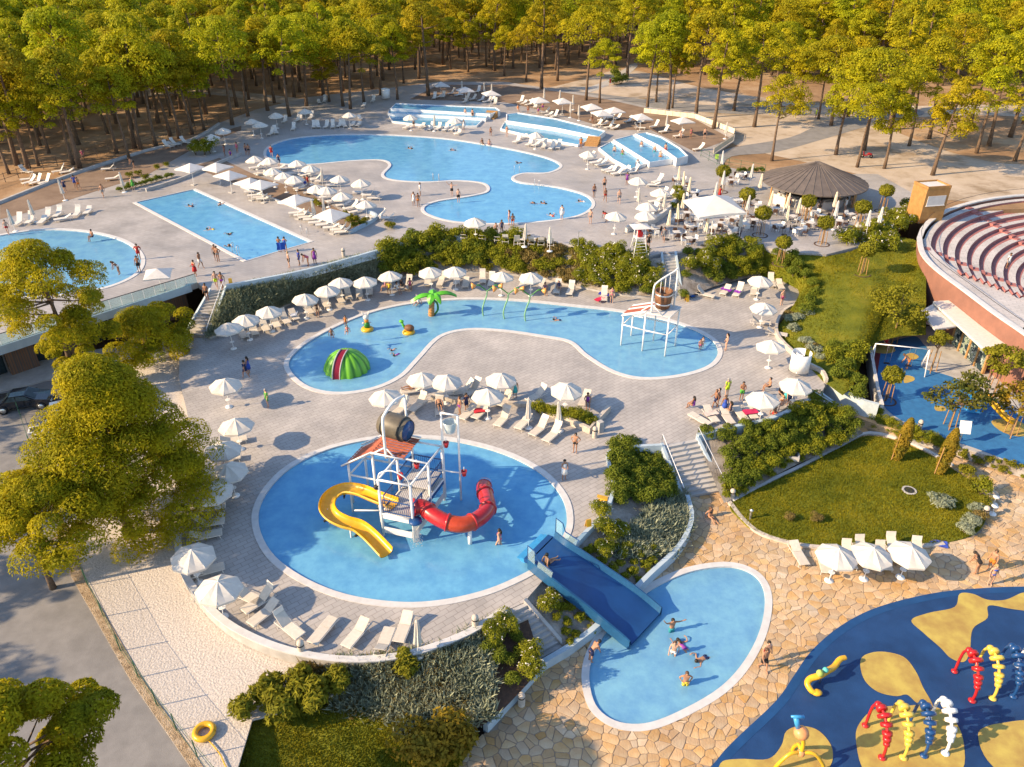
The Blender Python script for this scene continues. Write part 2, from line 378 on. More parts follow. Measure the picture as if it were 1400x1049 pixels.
sheet('service_road', [px([(985, 232), (1000, 214), (1060, 208), (1120, 192), (1190, 172), (1260, 158), (1250, 150), (1180, 158), (1130, 166), (1080, 188), (1000, 202), (975, 215)], 2.94, 4)], 2.94, ASPH)
sheet('footpath', [px([(808, 126), (850, 108), (872, 90), (862, 88), (838, 106), (800, 122)], 2.94, 3)], 2.942, CONC)

# ---- pools
LAG = px([(363, 208), (380, 195), (420, 187), (500, 184), (600, 189), (680, 201), (740, 214), (766, 226), (750, 236), (716, 237), (700, 243), (712, 250), (760, 256), (800, 267), (810, 281), (790, 295), (740, 303),
          (680, 306), (620, 303), (585, 293), (580, 283), (600, 275), (640, 269), (667, 262), (662, 251), (625, 247), (580, 249), (537, 246), (524, 239), (534, 226), (522, 219), (480, 220), (420, 225), (375, 222)], ZU, 5)
RECT = px([(185, 277), (265, 259), (425, 331), (336, 357)], ZU)
ROUND = px([(-60, 350), (-30, 330), (0, 322), (60, 314), (120, 317), (170, 330), (193, 351), (188, 372), (160, 388), (120, 398), (60, 405), (0, 405), (-40, 390)], ZU, 4)
KIDS_P = px([(393, 500), (407, 478), (440, 456), (490, 433), (540, 419), (600, 411), (660, 409), (720, 412), (780, 418), (850, 426), (920, 440), (968, 460), (983, 480), (970, 500), (930, 513), (880, 517), (840, 508),
             (803, 486), (780, 467), (740, 459), (690, 452), (640, 450), (600, 460), (570, 490), (545, 515), (505, 532), (455, 537), (415, 526)], ZM, 5)
SPL = px([(351, 712), (362, 675), (395, 640), (445, 615), (505, 601), (560, 598), (625, 603), (690, 620), (740, 646), (770, 680), (777, 715), (765, 745), (740, 772), (705, 792), (660, 810), (600, 823), (540, 825), (470, 814), (410, 789), (368, 755)], ZM, 5)
LOW = px([(803, 925), (811, 890), (833, 855), (868, 820), (905, 796), (950, 779), (1000, 774), (1034, 787), (1048, 815), (1042, 860), (1020, 905), (985, 943), (930, 975), (882, 992), (840, 988), (812, 965)], ZL, 5)

sheet('garden_ground', [[Vector((-300, -40, 0)), Vector((300, -40, 0)), Vector((300, 150, 0)), Vector((-300, 150, 0))], LOW], -2.38, SOIL)
BAS = basin_mat('pool_mosaic_blue', (0.17, 0.53, 0.90), (0.33, 0.68, 0.95))
BAS2 = basin_mat('pool_mosaic_pale', (0.26, 0.60, 0.88), (0.38, 0.72, 0.92))
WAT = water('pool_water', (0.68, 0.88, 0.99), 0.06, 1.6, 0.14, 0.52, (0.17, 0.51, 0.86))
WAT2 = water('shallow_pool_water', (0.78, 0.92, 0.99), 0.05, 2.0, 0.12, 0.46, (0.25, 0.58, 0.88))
def face_up(o):
    if sum(p.normal.z for p in o.data.polygons) < 0: o.data.flip_normals()
def pool(name, ring, z, depth, wm, bm_, cw=0.32, label=''):
    e = empty(name, (0, 0, 0), kind='structure')
    f = MB(); n = len(ring)
    f.add([(p.x, p.y, z - depth) for p in ring], tessellate_polygon([[Vector((p.x, p.y, 0)) for p in ring]]))
    f.add([(p.x, p.y, z + 0.01) for p in ring] + [(p.x, p.y, z - depth) for p in ring], [(i, (i + 1) % n, n + (i + 1) % n, n + i) for i in range(n)])
    f.build('basin', bm_, e, fix=False)
    inn = offset(ring, -0.1); out = offset(ring, cw); c = MB(); h = z + 0.045
    for A, B, za, zb in ((inn, out, h, h), (out, out, h, z - 0.02), (inn, inn, z - 0.12, h)):
        c.add([(p.x, p.y, za) for p in A] + [(p.x, p.y, zb) for p in B], [(i, (i + 1) % n, n + (i + 1) % n, n + i) for i in range(n)])
    c.build('coping', COPING, e)
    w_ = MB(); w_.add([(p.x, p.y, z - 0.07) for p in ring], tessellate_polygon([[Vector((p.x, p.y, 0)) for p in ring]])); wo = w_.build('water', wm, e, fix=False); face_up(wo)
    return e
pool('lagoon_pool', LAG, ZU, 0.7, WAT, BAS)
pool('rectangular_pool', RECT, ZU, 0.8, WAT, BAS)
pool('round_whirlpool', ROUND, ZU, 0.7, WAT2, BAS)
kp = pool('kids_pool', KIDS_P, ZM, 0.28, WAT2, BAS2)
pool('splash_pool', SPL, ZM, 0.55, WAT, BAS)
pool('slide_pool', LOW, ZL, 0.9, WAT2, BAS)
for k_ in (0, 4):
    m_ = px([(438 + k_, 187.5), (429 + k_, 196), (428 + k_, 208), (434 + k_, 222)], ZU - .68, 6, False); MB().tube(m_, .18, 6, flat=.1).build('floor_line', mat('dark_blue_tiles', (.03, .12, .3)), bpy.data.objects['lagoon_pool'])
# deeper floors and a low step inside the kids pool
def inlay(name, pts, z, material, parent, k=5):
    r = px(pts, z, k); m = MB(); m.add([(p.x, p.y, z) for p in r], tessellate_polygon([[Vector((p.x, p.y, 0)) for p in r]])); o = m.build(name, material, parent)
    e = MB(); n = len(r); o2 = offset(r, 0.12)
    e.add([(p.x, p.y, z + 0.04) for p in r] + [(p.x, p.y, z + 0.04) for p in o2], [(i, (i + 1) % n, n + (i + 1) % n, n + i) for i in range(n)]); e.build('edge_step', COPING, parent)
inlay('deep_floor', [(400, 503), (418, 482), (455, 465), (500, 458), (540, 462), (548, 480), (540, 505), (515, 522), (470, 533), (425, 526)], -0.262, BAS, kp)
inlay('deep_floor', [(470, 450), (480, 437), (510, 428), (560, 418), (600, 416), (610, 430), (597, 448), (575, 462), (545, 468), (500, 465)], -0.252, BAS, kp)

# ---- upper terrace
UP = px([(-260, 420), (-60, 300), (0, 277), (100, 238), (200, 206), (262, 191), (300, 168), (350, 150), (420, 133), (520, 122), (600, 112), (690, 112), (760, 122), (830, 133), (950, 160), (1006, 184), (1003, 194), (975, 213)], ZU)
UP += px([(985, 226), (1010, 232), (1050, 238), (1200, 238), (1255, 268), (1258, 292), (1215, 308), (1180, 335), (1130, 348), (1085, 345), (1045, 338), (1000, 333), (960, 340), (928, 346), (906, 346), (880, 352),
          (830, 346), (760, 335), (700, 327), (640, 324), (590, 326), (550, 335), (500, 350), (420, 372), (340, 388), (310, 395), (285, 398), (270, 386), (120, 432), (0, 472), (-260, 560)], ZU)
cas = lambda pts: px(pts, ZU)
sheet('upper_terrace', [UP, LAG, RECT, ROUND], ZU, DECK_U, 0.6)
sheet('brown_sun_deck', [px([(0, 300), (60, 285), (130, 262), (200, 240), (262, 205), (330, 178), (330, 172), (262, 193), (200, 208), (100, 241), (0, 280)], ZU)], ZU + 0.012, DIRT)
sheet('back_sun_deck', [px([(560, 136), (690, 140), (760, 155), (840, 178), (890, 178), (950, 208), (1000, 190), (950, 163), (830, 136), (760, 125), (690, 116), (600, 116)], ZU)], ZU + 0.012, DIRT)
sheet('planted_island', [px([(262, 228), (300, 216), (350, 240), (420, 262), (480, 296), (505, 305), (478, 318), (468, 310), (400, 282), (330, 255)], ZU)], ZU + 0.012, DIRT)

# ---- kids terrace (middle level)
MID = px([(258, 462), (283, 463), (330, 443), (400, 413), (470, 391), (560, 377), (620, 370), (700, 374), (760, 385), (850, 402), (905, 405), (940, 408), (960, 397), (990, 387), (1040, 374), (1075, 385), (1097, 402),
          (1094, 416), (1072, 428), (1062, 448), (1068, 468), (1100, 498), (1122, 512), (1128, 528), (1118, 545), (1085, 562), (1050, 577), (1010, 586), (960, 594), (952, 600), (903, 610), (837, 616), (832, 640), (838, 668), (826, 702), (800, 730), (775, 758),
          (752, 782), (716, 824), (690, 836), (640, 868), (560, 897), (480, 905), (410, 896), (350, 876), (300, 846), (262, 802), (248, 770), (246, 735), (258, 690), (262, 640), (262, 600), (255, 560), (245, 520), (245, 490)], ZM)
MIDc = MID
sheet('kids_terrace', [MIDc, KIDS_P, SPL], ZM, DECK_M, 3.0)

# ---- banks between the levels
slope('hedge_bank', px([(308, 394), (340, 389), (420, 373), (500, 351), (550, 336), (590, 327), (640, 325), (700, 328), (760, 336), (830, 347), (880, 353), (910, 352)], 2.85, 3, False),
      px([(283, 463), (330, 443), (400, 413), (470, 391), (520, 383), (560, 377), (620, 370), (700, 374), (760, 385), (810, 395), (850, 402), (913, 407)], 0.25, 3, False), BED, 6, 0.05)
slope('stair_side_bank', px([(924, 347), (960, 341), (1000, 334), (1045, 340)], 2.85, 3, False), px([(931, 410), (960, 398), (990, 388), (1040, 376)], 0.25, 3, False), BED, 5, 0.05)
lawnA_top = px([(1045, 340), (1085, 347), (1130, 350), (1180, 338), (1215, 312), (1256, 300)], 2.85, 3, False)
lawnA_bot = px([(1062, 446), (1068, 466), (1100, 496), (1124, 512), (1185, 560), (1192, 470)], -0.1, 3, False)
LA = px([(1040, 376), (1075, 386), (1097, 402), (1094, 416), (1072, 428), (1062, 448), (1068, 468), (1100, 500), (1128, 520), (1160, 545), (1190, 560)], -0.1)
slope('sloping_lawn', px([(1042, 340), (1060, 342), (1085, 347), (1110, 349), (1130, 350), (1160, 345), (1190, 333), (1230, 325), (1256, 330), (1266, 352)], 2.8, 2, False),
      px([(1038, 377), (1075, 386), (1097, 402), (1085, 422), (1063, 448), (1072, 470), (1110, 505), (1160, 545), (1188, 470), (1266, 458)], 0.02, 2, False), LAWN, 8, 0.04)
sheet('playground_floor', [px([(1188, 462), (1240, 452), (1300, 440), (1420, 520), (1500, 600), (1500, 680), (1400, 636), (1330, 617), (1232, 588), (1196, 566)], PZ)], PZ, CONC, 0.9)
sheet('playground_blue_rubber', [px([(1205, 476), (1248, 460), (1262, 470), (1268, 480), (1260, 502), (1300, 515), (1350, 540), (1420, 590), (1420, 640), (1330, 612), (1260, 588), (1212, 560), (1198, 520)], PZ, 4)], PZ + .015,
      mat('blue_rubber', (0.03, 0.16, 0.36), (0.022, 0.12, 0.29), 0.8, scale=2, bump=0.3))
sheet('playground_maroon_rubber', [px([(1189, 466), (1205, 476), (1198, 520), (1202, 545), (1194, 556), (1190, 520)], PZ)], PZ + .02, mat('maroon_rubber', (0.16, 0.02, 0.025), None, 0.85))
YRUB = mat('yellow_rubber', (0.47, 0.36, 0.085), (0.34, 0.22, 0.06), 0.85, scale=0.9, bump=0.3, detail=9)
for pts in ([(1190, 476), (1203, 469), (1218, 472), (1224, 480), (1212, 484), (1196, 482)], [(1237, 486), (1247, 483), (1256, 488), (1250, 492), (1240, 491)], [(1238, 514), (1249, 516), (1249, 521), (1236, 524)], [(1278, 556), (1290, 556), (1293, 562), (1280, 562)], [(1355, 577), (1375, 573), (1400, 580), (1400, 597), (1372, 592)]):
    sheet('rubber_spot', [px(pts, PZ, 4)], PZ + .028, YRUB)

# ---- road, gravel and lawns on the left
sheet('road', [px([(-500, 620), (-200, 560), (0, 520), (120, 500), (130, 555), (62, 570), (40, 610), (62, 665), (100, 790), (180, 930), (280, 1075), (300, 1250), (-700, 1250), (-700, 700)], ZR)], ZR, ASPH, 2.0)
sheet('pavement', [px([(-200, 545), (0, 506), (140, 478), (200, 470), (200, 490), (120, 508), (0, 537), (-200, 585)], ZR)], ZR + 0.12, CONC, 0.2)
sheet('gravel_bed', [px([(262, 640), (262, 462), (180, 462), (130, 500), (110, 565), (60, 575), (38, 605), (60, 665), (98, 790), (178, 930), (278, 1075), (310, 1100), (345, 985), (420, 965), (560, 910), (600, 890), (640, 875), (500, 880), (330, 830), (262, 770)], ZR)], ZR + 0.03, GRAVEL, 0.1)
sheet('verge', [px([(40, 605), (60, 665), (98, 790), (178, 930), (278, 1075), (296, 1075), (196, 930), (120, 800), (80, 690), (60, 610)], ZR, 0)], ZR + 0.06, noisy_ramp('dry_needle_verge', [(0.3, (0.16, 0.11, 0.07)), (0.5, (0.34, 0.25, 0.16)), (0.7, (0.45, 0.36, 0.27))], 2.5, 0.9, 16))
slope('garden_bank', px([(418, 900), (445, 904), (480, 908), (560, 900), (640, 872), (692, 840), (716, 828)], -0.25, 3, False), px([(282, 1008), (345, 985), (420, 968), (520, 985), (585, 1015), (665, 990), (742, 912)], -1.35, 3, False), SOIL, 6, 0.06)
slope('lower_lawn', px([(282, 1008), (345, 982), (420, 962), (470, 960), (520, 975), (560, 985), (600, 1010), (640, 1010)], -1.0, 3, False), px([(300, 1120), (400, 1130), (520, 1110), (600, 1070), (630, 1045), (655, 1005)], -2.05, 3, False), LAWN, 6, 0.03)
slope('slide_bank', px([(837, 614), (832, 640), (838, 668), (826, 702), (800, 730), (778, 758), (752, 784)], -0.15, 3, False), px([(905, 608), (925, 645), (938, 682), (944, 720), (925, 756), (885, 795), (842, 838)], -1.95, 3, False), BED, 6, 0.05)
slope('slide_side_bank', px([(752, 782), (735, 800), (718, 826)], -0.15, 3, False), px([(832, 845), (805, 870), (776, 892)], -1.95, 3, False), BED, 5, 0.05)
slope('right_garden_bank', px([(952, 602), (1010, 588), (1050, 579), (1085, 564), (1118, 548), (1160, 570)], -0.15, 3, False), px([(990, 688), (1040, 662), (1085, 637), (1130, 618), (1160, 604), (1180, 592)], -2.0, 3, False), BED, 6, 0.05)
slope('bank_below_playground', px([(1128, 528), (1160, 548), (1196, 566), (1232, 588), (1330, 617), (1420, 642)], PZ - .03, 3, False), px([(1118, 548), (1165, 572), (1205, 592), (1250, 602), (1330, 632), (1420, 660)], -2.1, 3, False), BED, 4, 0.04)
LB = px([(1000, 688), (1050, 662), (1100, 638), (1150, 612), (1190, 596), (1250, 612), (1300, 640), (1340, 670), (1350, 700), (1335, 728), (1290, 742), (1220, 748), (1140, 748), (1080, 742), (1035, 728), (1010, 708)], ZL + 0.1, 4)
sheet('round_lawn', [LB], ZL + 0.12, LAWN, 0.2)

# ---- flagstone plaza: mortar bed and single stones
PLZ = px([(520, 1110), (600, 1060), (665, 1000), (742, 912), (790, 880), (835, 842), (880, 800), (925, 756), (944, 720), (938, 690), (935, 682), (988, 674), (1000, 690), (1090, 640), (1150, 590), (1180, 590), (1240, 605), (1330, 632), (1420, 660), (1700, 760), (1750, 1200), (900, 1200)], ZL)
MORT = mat('grey_mortar', (0.32, 0.25, 0.19), (0.24, 0.19, 0.15), 0.95, scale=3, bump=0.5)
plaza = sheet('plaza', [PLZ, LOW], ZL, MORT, 0.25)
PAD = px([(960, 1075), (980, 1040), (1005, 1012), (1060, 960), (1085, 925), (1110, 890), (1150, 856), (1200, 831), (1270, 813), (1330, 806), (1400, 803), (1500, 806), (1640, 850), (1700, 1000), (1600, 1150), (1300, 1180), (1000, 1150)], ZL, 4)
STONE = noisy_ramp('ochre_flagstone', [(0.26, (0.36, 0.20, 0.09)), (0.44, (0.46, 0.29, 0.145)), (0.57, (0.50, 0.36, 0.215)), (0.72, (0.53, 0.44, 0.34))], 0.22, 0.5, 14, 0.8)
def add_rnd(m, amt):
    t = m.node_tree; N = t.nodes; L = t.links; b = N['Principled BSDF']; src = b.inputs['Base Color'].links[0].from_socket
    oi = N.new('ShaderNodeObjectInfo'); ge = N.new('ShaderNodeNewGeometry'); ad = N.new('ShaderNodeMath'); L.new(oi.outputs['Random'], ad.inputs[0]); L.new(ge.outputs['Random Per Island'], ad.inputs[1])
    fr = N.new('ShaderNodeMath'); fr.operation = 'FRACT'; L.new(ad.outputs[0], fr.inputs[0])
    mr = N.new('ShaderNodeMapRange'); mr.inputs[3].default_value = 1 - amt; mr.inputs[4].default_value = 1 + amt; L.new(fr.outputs[0], mr.inputs[0])
    m2 = N.new('ShaderNodeMath'); m2.operation = 'MULTIPLY'; m2.inputs[1].default_value = 7.3; L.new(fr.outputs[0], m2.inputs[0]); f2 = N.new('ShaderNodeMath'); f2.operation = 'FRACT'; L.new(m2.outputs[0], f2.inputs[0])
    sm = N.new('ShaderNodeMapRange'); sm.inputs[3].default_value = 0.8; sm.inputs[4].default_value = 1.15; L.new(f2.outputs[0], sm.inputs[0])
    hs = N.new('ShaderNodeHueSaturation'); L.new(src, hs.inputs['Color']); L.new(mr.outputs[0], hs.inputs['Value']); L.new(sm.outputs[0], hs.inputs['Saturation']); L.new(hs.outputs[0], b.inputs['Base Color'])
add_rnd(STONE, 0.16)
def stones():
    x0, x1 = min(p.x for p in PLZ), max(p.x for p in PLZ); y0, y1 = 16.0, max(p.y for p in PLZ); sp = 0.54; seeds = []
    low2 = offset(LOW, 0.25)
    y = y0; row = 0
    while y < y1:
        x = x0 + (row % 2) * sp / 2
        while x < x1:
            p = Vector((x + random.uniform(-.3, .3), y + random.uniform(-.3, .3)))
            u, v = to_px((p.x, p.y, ZL))
            if -60 < u < 1500 and v < 1120: seeds.append(p)
            x += sp * random.uniform(0.8, 1.3)
        y += sp * 0.88; row += 1
    grid = {}
    for i, p in enumerate(seeds): grid.setdefault((int(p.x // 1.2), int(p.y // 1.2)), []).append(i)
    lb2 = LB; out = []
    for i, p in enumerate(seeds):
        if not inside(p, PLZ) or inside(p, LOW) or inside(p, LB) or inside(p, PAD): continue
        cell = [Vector(q) + p for q in ((-1.3, -1.3), (1.3, -1.3), (1.3, 1.3), (-1.3, 1.3))]
        gx, gy = int(p.x // 1.2), int(p.y // 1.2)
        nb = [j for a in (-2, -1, 0, 1, 2) for b in (-2, -1, 0, 1, 2) for j in grid.get((gx + a, gy + b), []) if j != i]
        nb.sort(key=lambda j: (seeds[j] - p).length_squared)
        for j in nb[:14]:
            q = seeds[j]; m = (p + q) / 2; d = (q - p).normalized(); m = m - d * 0.016; new = []
            for a, b in zip(cell, cell[1:] + cell[:1]):
                sa, sb = (a - m).dot(d), (b - m).dot(d)
                if sa <= 0: new.append(a)
                if (sa < 0) != (sb < 0): new.append(a + (b - a) * (sa / (sa - sb)))
            cell = new
            if len(cell) < 3: break
        if len(cell) < 3: continue
        u, v = to_px((p.x, p.y, ZL))
        ar = abs(area2([(c.x, c.y) for c in cell])) / 2; vis = 0 < u < 1400 and 0 < v < 1049
        if ar < 0.05: continue
        # round the corners a little and make the outline uneven
        c2 = []
        for k in range(len(cell)):
            a, b, c = cell[k - 1], cell[k], cell[(k + 1) % len(cell)]
            f = 0.13; c2 += [b + (a - b) * f * random.uniform(.5, 1.1), b + (c - b) * f * random.uniform(.5, 1.1)]
        out.append((vis * ar / ((p.y ** 2 + 34 ** 2)), p, c2))
    out.sort(key=lambda t: -t[0]); rest = MB()
    cen = sum((Vector((q.x, q.y)) for q in LOW), Vector((0, 0))) / len(LOW)
    for k, (s_, p, c2) in enumerate(out):
        for i_, q in enumerate(c2):
            if (q - p).length < 2 and (p - cen).length < 9:
                while inside(q, low2): q = q + (q - cen).normalized() * .06
                c2[i_] = q
        h = random.uniform(0.018, 0.034); n = len(c2)
        if k < 295: vs0 = [(c.x - p.x, c.y - p.y) for c in c2]; m = MB(); oz = 0
        else: vs0 = [(c.x, c.y) for c in c2]; m = rest; oz = ZL
        g = 0.965; cx = sum(v[0] for v in vs0) / n; cy = sum(v[1] for v in vs0) / n
        m.add([(x, y, oz) for x, y in vs0] + [(cx + (x - cx) * g, cy + (y - cy) * g, oz + h) for x, y in vs0], [(i, (i + 1) % n, n + (i + 1) % n, n + i) for i in range(n)] + [tuple(range(n, 2 * n))])
        if k < 295:
            o = m.build('flagstone', STONE, plaza, fix=False); o.location = (p.x, p.y, ZL)
    o = rest.build('flagstones_beyond', STONE, plaza, fix=False); o['kind'] = 'stuff'
    return len(out)
NST = stones()
pad = sheet('splash_pad', [PAD], ZL + 0.05, mat('dark_blue_rubber', (0.008, 0.034, 0.11), (0.014, 0.055, 0.165), 0.55, scale=0.5, bump=0.3, detail=10), 0.1)
rim = MB(); o2 = offset(PAD, -0.45); n_ = len(PAD)
rim.add([(p.x, p.y, ZL + 0.058) for p in PAD] + [(p.x, p.y, ZL + 0.058) for p in o2], [(i, (i + 1) % n_, n_ + (i + 1) % n_, n_ + i) for i in range(n_)])
rim.build('rim_band', mat('mid_blue_rubber', (0.013, 0.065, 0.19), (0.010, 0.05, 0.15), 0.5, scale=1), pad)
for k, pts in enumerate(([(1246, 848), (1270, 838), (1305, 830), (1312, 812), (1330, 812), (1350, 820), (1375, 820), (1400, 810), (1420, 815), (1420, 835), (1385, 833), (1352, 828), (1350, 845), (1330, 860), (1326, 890), (1318, 905), (1300, 900), (1285, 885), (1262, 865)],
             [(1176, 908), (1182, 896), (1205, 891), (1235, 898), (1252, 918), (1262, 940), (1275, 965), (1255, 962), (1240, 950), (1225, 952), (1200, 946), (1182, 930)],
             [(1170, 1010), (1178, 985), (1200, 968), (1240, 965), (1275, 965), (1305, 985), (1318, 1020), (1310, 1060), (1240, 1085), (1185, 1060)],
             [(1337, 1005), (1350, 993), (1375, 988), (1400, 985), (1450, 985), (1450, 1080), (1390, 1070), (1350, 1040)],
             [(985, 1044), (1010, 1038), (1050, 1038), (1068, 1020), (1075, 1000), (1095, 993), (1120, 1000), (1138, 1025), (1130, 1055), (1080, 1090), (990, 1075)])):
    sheet('yellow_rubber_island', [px(pts, ZL + 0.06, 5)], ZL + 0.062 + 0.004 * k, YRUB)
# ================================================================ walls, stairs, rails
def wall(name, pts, z, h, t, material, label, cat='wall', closed=False, k=4, cap=None, z2=None, group=None):
    """thin upright wall along a line; its foot at z (to z2 at the far end)"""
    L = curve([P(u, v, z) for u, v in pts], k, False) if k else [P(u, v, z) for u, v in pts]
    n = len(L)
    zs = [z + ((z2 - z) * i / (n - 1) if z2 is not None else 0) for i in range(n)]
    def side(d):
        out = []
        for i in range(n):
            tt = L[min(i + 1, n - 1)] - L[max(i - 1, 0)]; tt.normalize(); out.append((L[i].x - tt.y * d, L[i].y + tt.x * d))
        return out
    def body(d, z0, z1):
        a, b = side(d), side(-d); m = MB()
        ring = lambda q, e: [(p[0], p[1], zz + e) for p, zz in zip(q, zs)]
        A0, A1, B0, B1 = ring(a, z0), ring(a, z1), ring(b, z0), ring(b, z1)
        m.strip(A0, A1).strip(B0, B1).strip(A1, B1).strip(A0, B0)
        m.add([A0[0], A1[0], B1[0], B0[0]], [(0, 1, 2, 3)]); m.add([A0[-1], A1[-1], B1[-1], B0[-1]], [(0, 1, 2, 3)]); return m
    if not cap: return body(t / 2, -0.5, h).thing(name, material, label, cat, group)
    mb = body(t / 2, -0.5, h - 0.08); loc = mb.base(); e = empty(name, loc, label=label, cat=cat, group=group)
    mb.build('wall_body', material, e, world=loc); body(t / 2 + 0.04, h - 0.078, h).build('wall_cap', cap, e, world=loc); return e

wall('retaining_wall', [(310, 394), (340, 388.5), (420, 372.5), (500, 350.5), (550, 335.5), (590, 326.5), (640, 324.5)], ZU, 0.35, 0.3, BLUEW, 'low blue-grey wall curving along the top of the lavender bank')
wall('retaining_wall', [(640, 324), (700, 326.5), (760, 334.5), (830, 345.5), (880, 351)], ZU, 0.25, 0.3, CONC, 'low pale wall above the hedge behind the spray flowers')
wall('retaining_wall', [(286, 464), (330, 445), (400, 415), (470, 393), (560, 379), (620, 372), (700, 376), (760, 387), (850, 404), (902, 407)], ZM, 0.25, 0.25, CONC, 'low kerb wall at the foot of the hedge behind the kids pool')
wall('curved_wall', [(1040, 373), (1075, 384), (1098, 401), (1095, 416), (1072, 428), (1061, 448), (1066, 468), (1099, 498), (1122, 511), (1129, 524)], ZM, 0.45, 0.25, STONEW, 'pale curved parapet winding beside the sloping lawn')
wall('front_parapet', [(953, 600), (1010, 587), (1050, 578), (1085, 563), (1112, 548)], ZM, 0.4, 0.3, BLUEW, 'blue-grey parapet below the picnic loungers')
wall('terrace_edge_wall', [(690, 837), (640, 869), (560, 898), (480, 906), (410, 897), (350, 877), (300, 847), (262, 803), (247, 770), (245, 735)], ZM, 0.28, 0.32, CONC, 'pale kerb wall round the splash pool terrace above the gravel', cap=COPING)
wall('edge_wall', [(905, 611), (838, 617), (833, 640), (839, 668), (827, 702), (801, 730), (777, 757)], ZM, 0.22, 0.25, BLUEW, 'low blue-grey wall between the splash deck and the dark hedge')
wall('lower_garden_wall', [(938, 688), (944, 720), (927, 757), (886, 797), (846, 838)], ZL, 0.75, 0.3, BLUEW, 'curved blue-grey garden wall beside the blue slide')
wall('lower_garden_wall', [(664, 1000), (742, 915), (776, 895), (806, 873), (836, 847)], ZL, 0.65, 0.32, BLUEW, 'straight grey garden wall below the short stairs', k=0)
wall('lawn_kerb', [(990, 680), (1000, 692), (1016, 712), (1040, 731), (1085, 745), (1140, 751), (1220, 751), (1290, 745)], ZL, 0.16, 0.3, STONEW, 'stone kerb along the front of the round lawn', 'kerb')
wall('lawn_kerb', [(1002, 686), (1050, 660), (1100, 636), (1150, 610), (1190, 593), (1250, 609), (1302, 638)], ZL, 0.16, 0.25, COPING, 'white kerb strip behind the round lawn', 'kerb')
wall('stone_wall', [(1156, 571), (1200, 590), (1250, 601), (1292, 612)], ZL, 0.7, 0.5, STONE, 'rough ochre stone wall behind the leaning cypresses', k=2)
wall('planter_wall', [(727, 556), (806, 592), (832, 562)], ZM, 0.5, 0.35, STONEW, 'pale stone planter wall with a hedge between the sunbeds', 'planter', k=0)
wall('planter_wall', [(590, 545), (650, 552), (727, 556)], ZM, 0.35, 0.35, STONEW, 'long low stone divider behind the sunbeds', 'planter', k=2)
wall('island_curb', [(330, 256), (400, 283), (468, 311), (478, 318.5)], ZU, 0.18, 0.25, COPING, 'long pale kerb between the rectangular pool and its sunbeds', 'kerb', k=0)
wall('ramp_wall', [(478, 320), (506, 306), (515, 298), (505, 292)], ZU, 0.4, 0.25, BLUEW, 'rounded blue-grey wall end round the shrubs by the ramp')
wall('path_wall', [(200, 262), (250, 246), (300, 224), (330, 212)], ZU, 0.4, 0.25, CONC, 'pale ramp wall beside the rectangular pool hedge')
wall('forest_kerb', [(-40, 293), (0, 278), (100, 239), (200, 207), (262, 192), (300, 170)], ZU, 0.3, 0.35, CONC, 'long grey kerb between the brown sun deck and the pines')
wall('sitting_wall', [(928, 262), (927, 270), (918, 285), (905, 298), (888, 308), (868, 313), (856, 318)], ZU, 0.7, 0.3, PLASTIC, 'white curved parapet round the end of the lagoon deck')
wall('playground_wall', [(1190, 460), (1186, 480), (1190, 510), (1196, 545), (1202, 568)], PZ, 1.1, 0.25, COPING, 'white wall along the lawn side of the playground')
wall('playground_wall', [(1192, 458), (1240, 452), (1262, 448)], PZ, 1.3, 0.25, STONEW, 'stone wall at the back of the playground under the leafy tree')
wall('ramp_wall', [(1120, 536), (1150, 552), (1178, 566), (1197, 571)], -1.4, 1.3, 0.3, mat('pale_blue_wall', (0.44, 0.50, 0.54), (0.38, 0.44, 0.48), 0.7), 'pale blue ramp wall beside the narrow garden stairs', k=0)

def stairs(tl, tr, bl, br, z1, z0, n, label, landing=None, rails=(True, True), railmat=None, side=BLUEW):
    A, B, D, E = P(*tl, z1), P(*tr, z1), P(*bl, z0), P(*br, z0); loc = (D + E) / 2
    e = empty('stairs', loc, label=label, cat='stairs')
    for i in range(n):
        t0, t1 = i / n, (i + 1) / n; za = z1 + (z0 - z1) * t1
        q = [A + (D - A) * t0, B + (E - B) * t0, B + (E - B) * t1, A + (D - A) * t1]
        MB().prism([(p.x, p.y) for p in q], z0 - 0.4, za + (z1 - z0) / n * 0.98).build('step', CONC, e, world=loc)
    for (a, d, on) in ((A, D, rails[0]), (B, E, rails[1])):
        m = MB(); w_ = (D - A).cross(Vector((0, 0, 1))).normalized() * 0.11
        s_ = 1 if a is A else -1
        c0 = a - w_ * s_ * (1 if (B - A).dot(w_) > 0 else -1); c1 = d - w_ * s_ * (1 if (B - A).dot(w_) > 0 else -1)
        q0, q1 = c0 + Vector((0, 0, 0.25)), c1 + Vector((0, 0, 0.25))
        m.add([c0 - w_ + Vector((0, 0, .28)), c0 + w_ + Vector((0, 0, .28)), c1 + w_ + Vector((0, 0, .28)), c1 - w_ + Vector((0, 0, .28)),
               c0 - w_ - Vector((0, 0, 2)), c0 + w_ - Vector((0, 0, 2)), c1 + w_ - Vector((0, 0, .6)), c1 - w_ - Vector((0, 0, .6))], [(0, 1, 2, 3), (0, 4, 5, 1), (3, 2, 6, 7), (1, 5, 6, 2), (0, 3, 7, 4)])
        m.build('side_wall', side, e, world=loc)
        if on:
            h = Vector((0, 0, 1.0)); r = MB().tube([c0 + h * .25, c0 + h, c1 + h, c1 + h * .25], 0.03, 6)
            for t in (0.33, 0.66): r.tube([c0 + (c1 - c0) * t + h * .2, c0 + (c1 - c0) * t + h], 0.02, 6)
            r.build('handrail', railmat or STEEL, e, world=loc)
    return e
stairs((906, 609), (951, 600), (935, 682), (987, 673), ZM, ZL, 11, 'broad concrete stairs with steel handrails down to the flagstones')
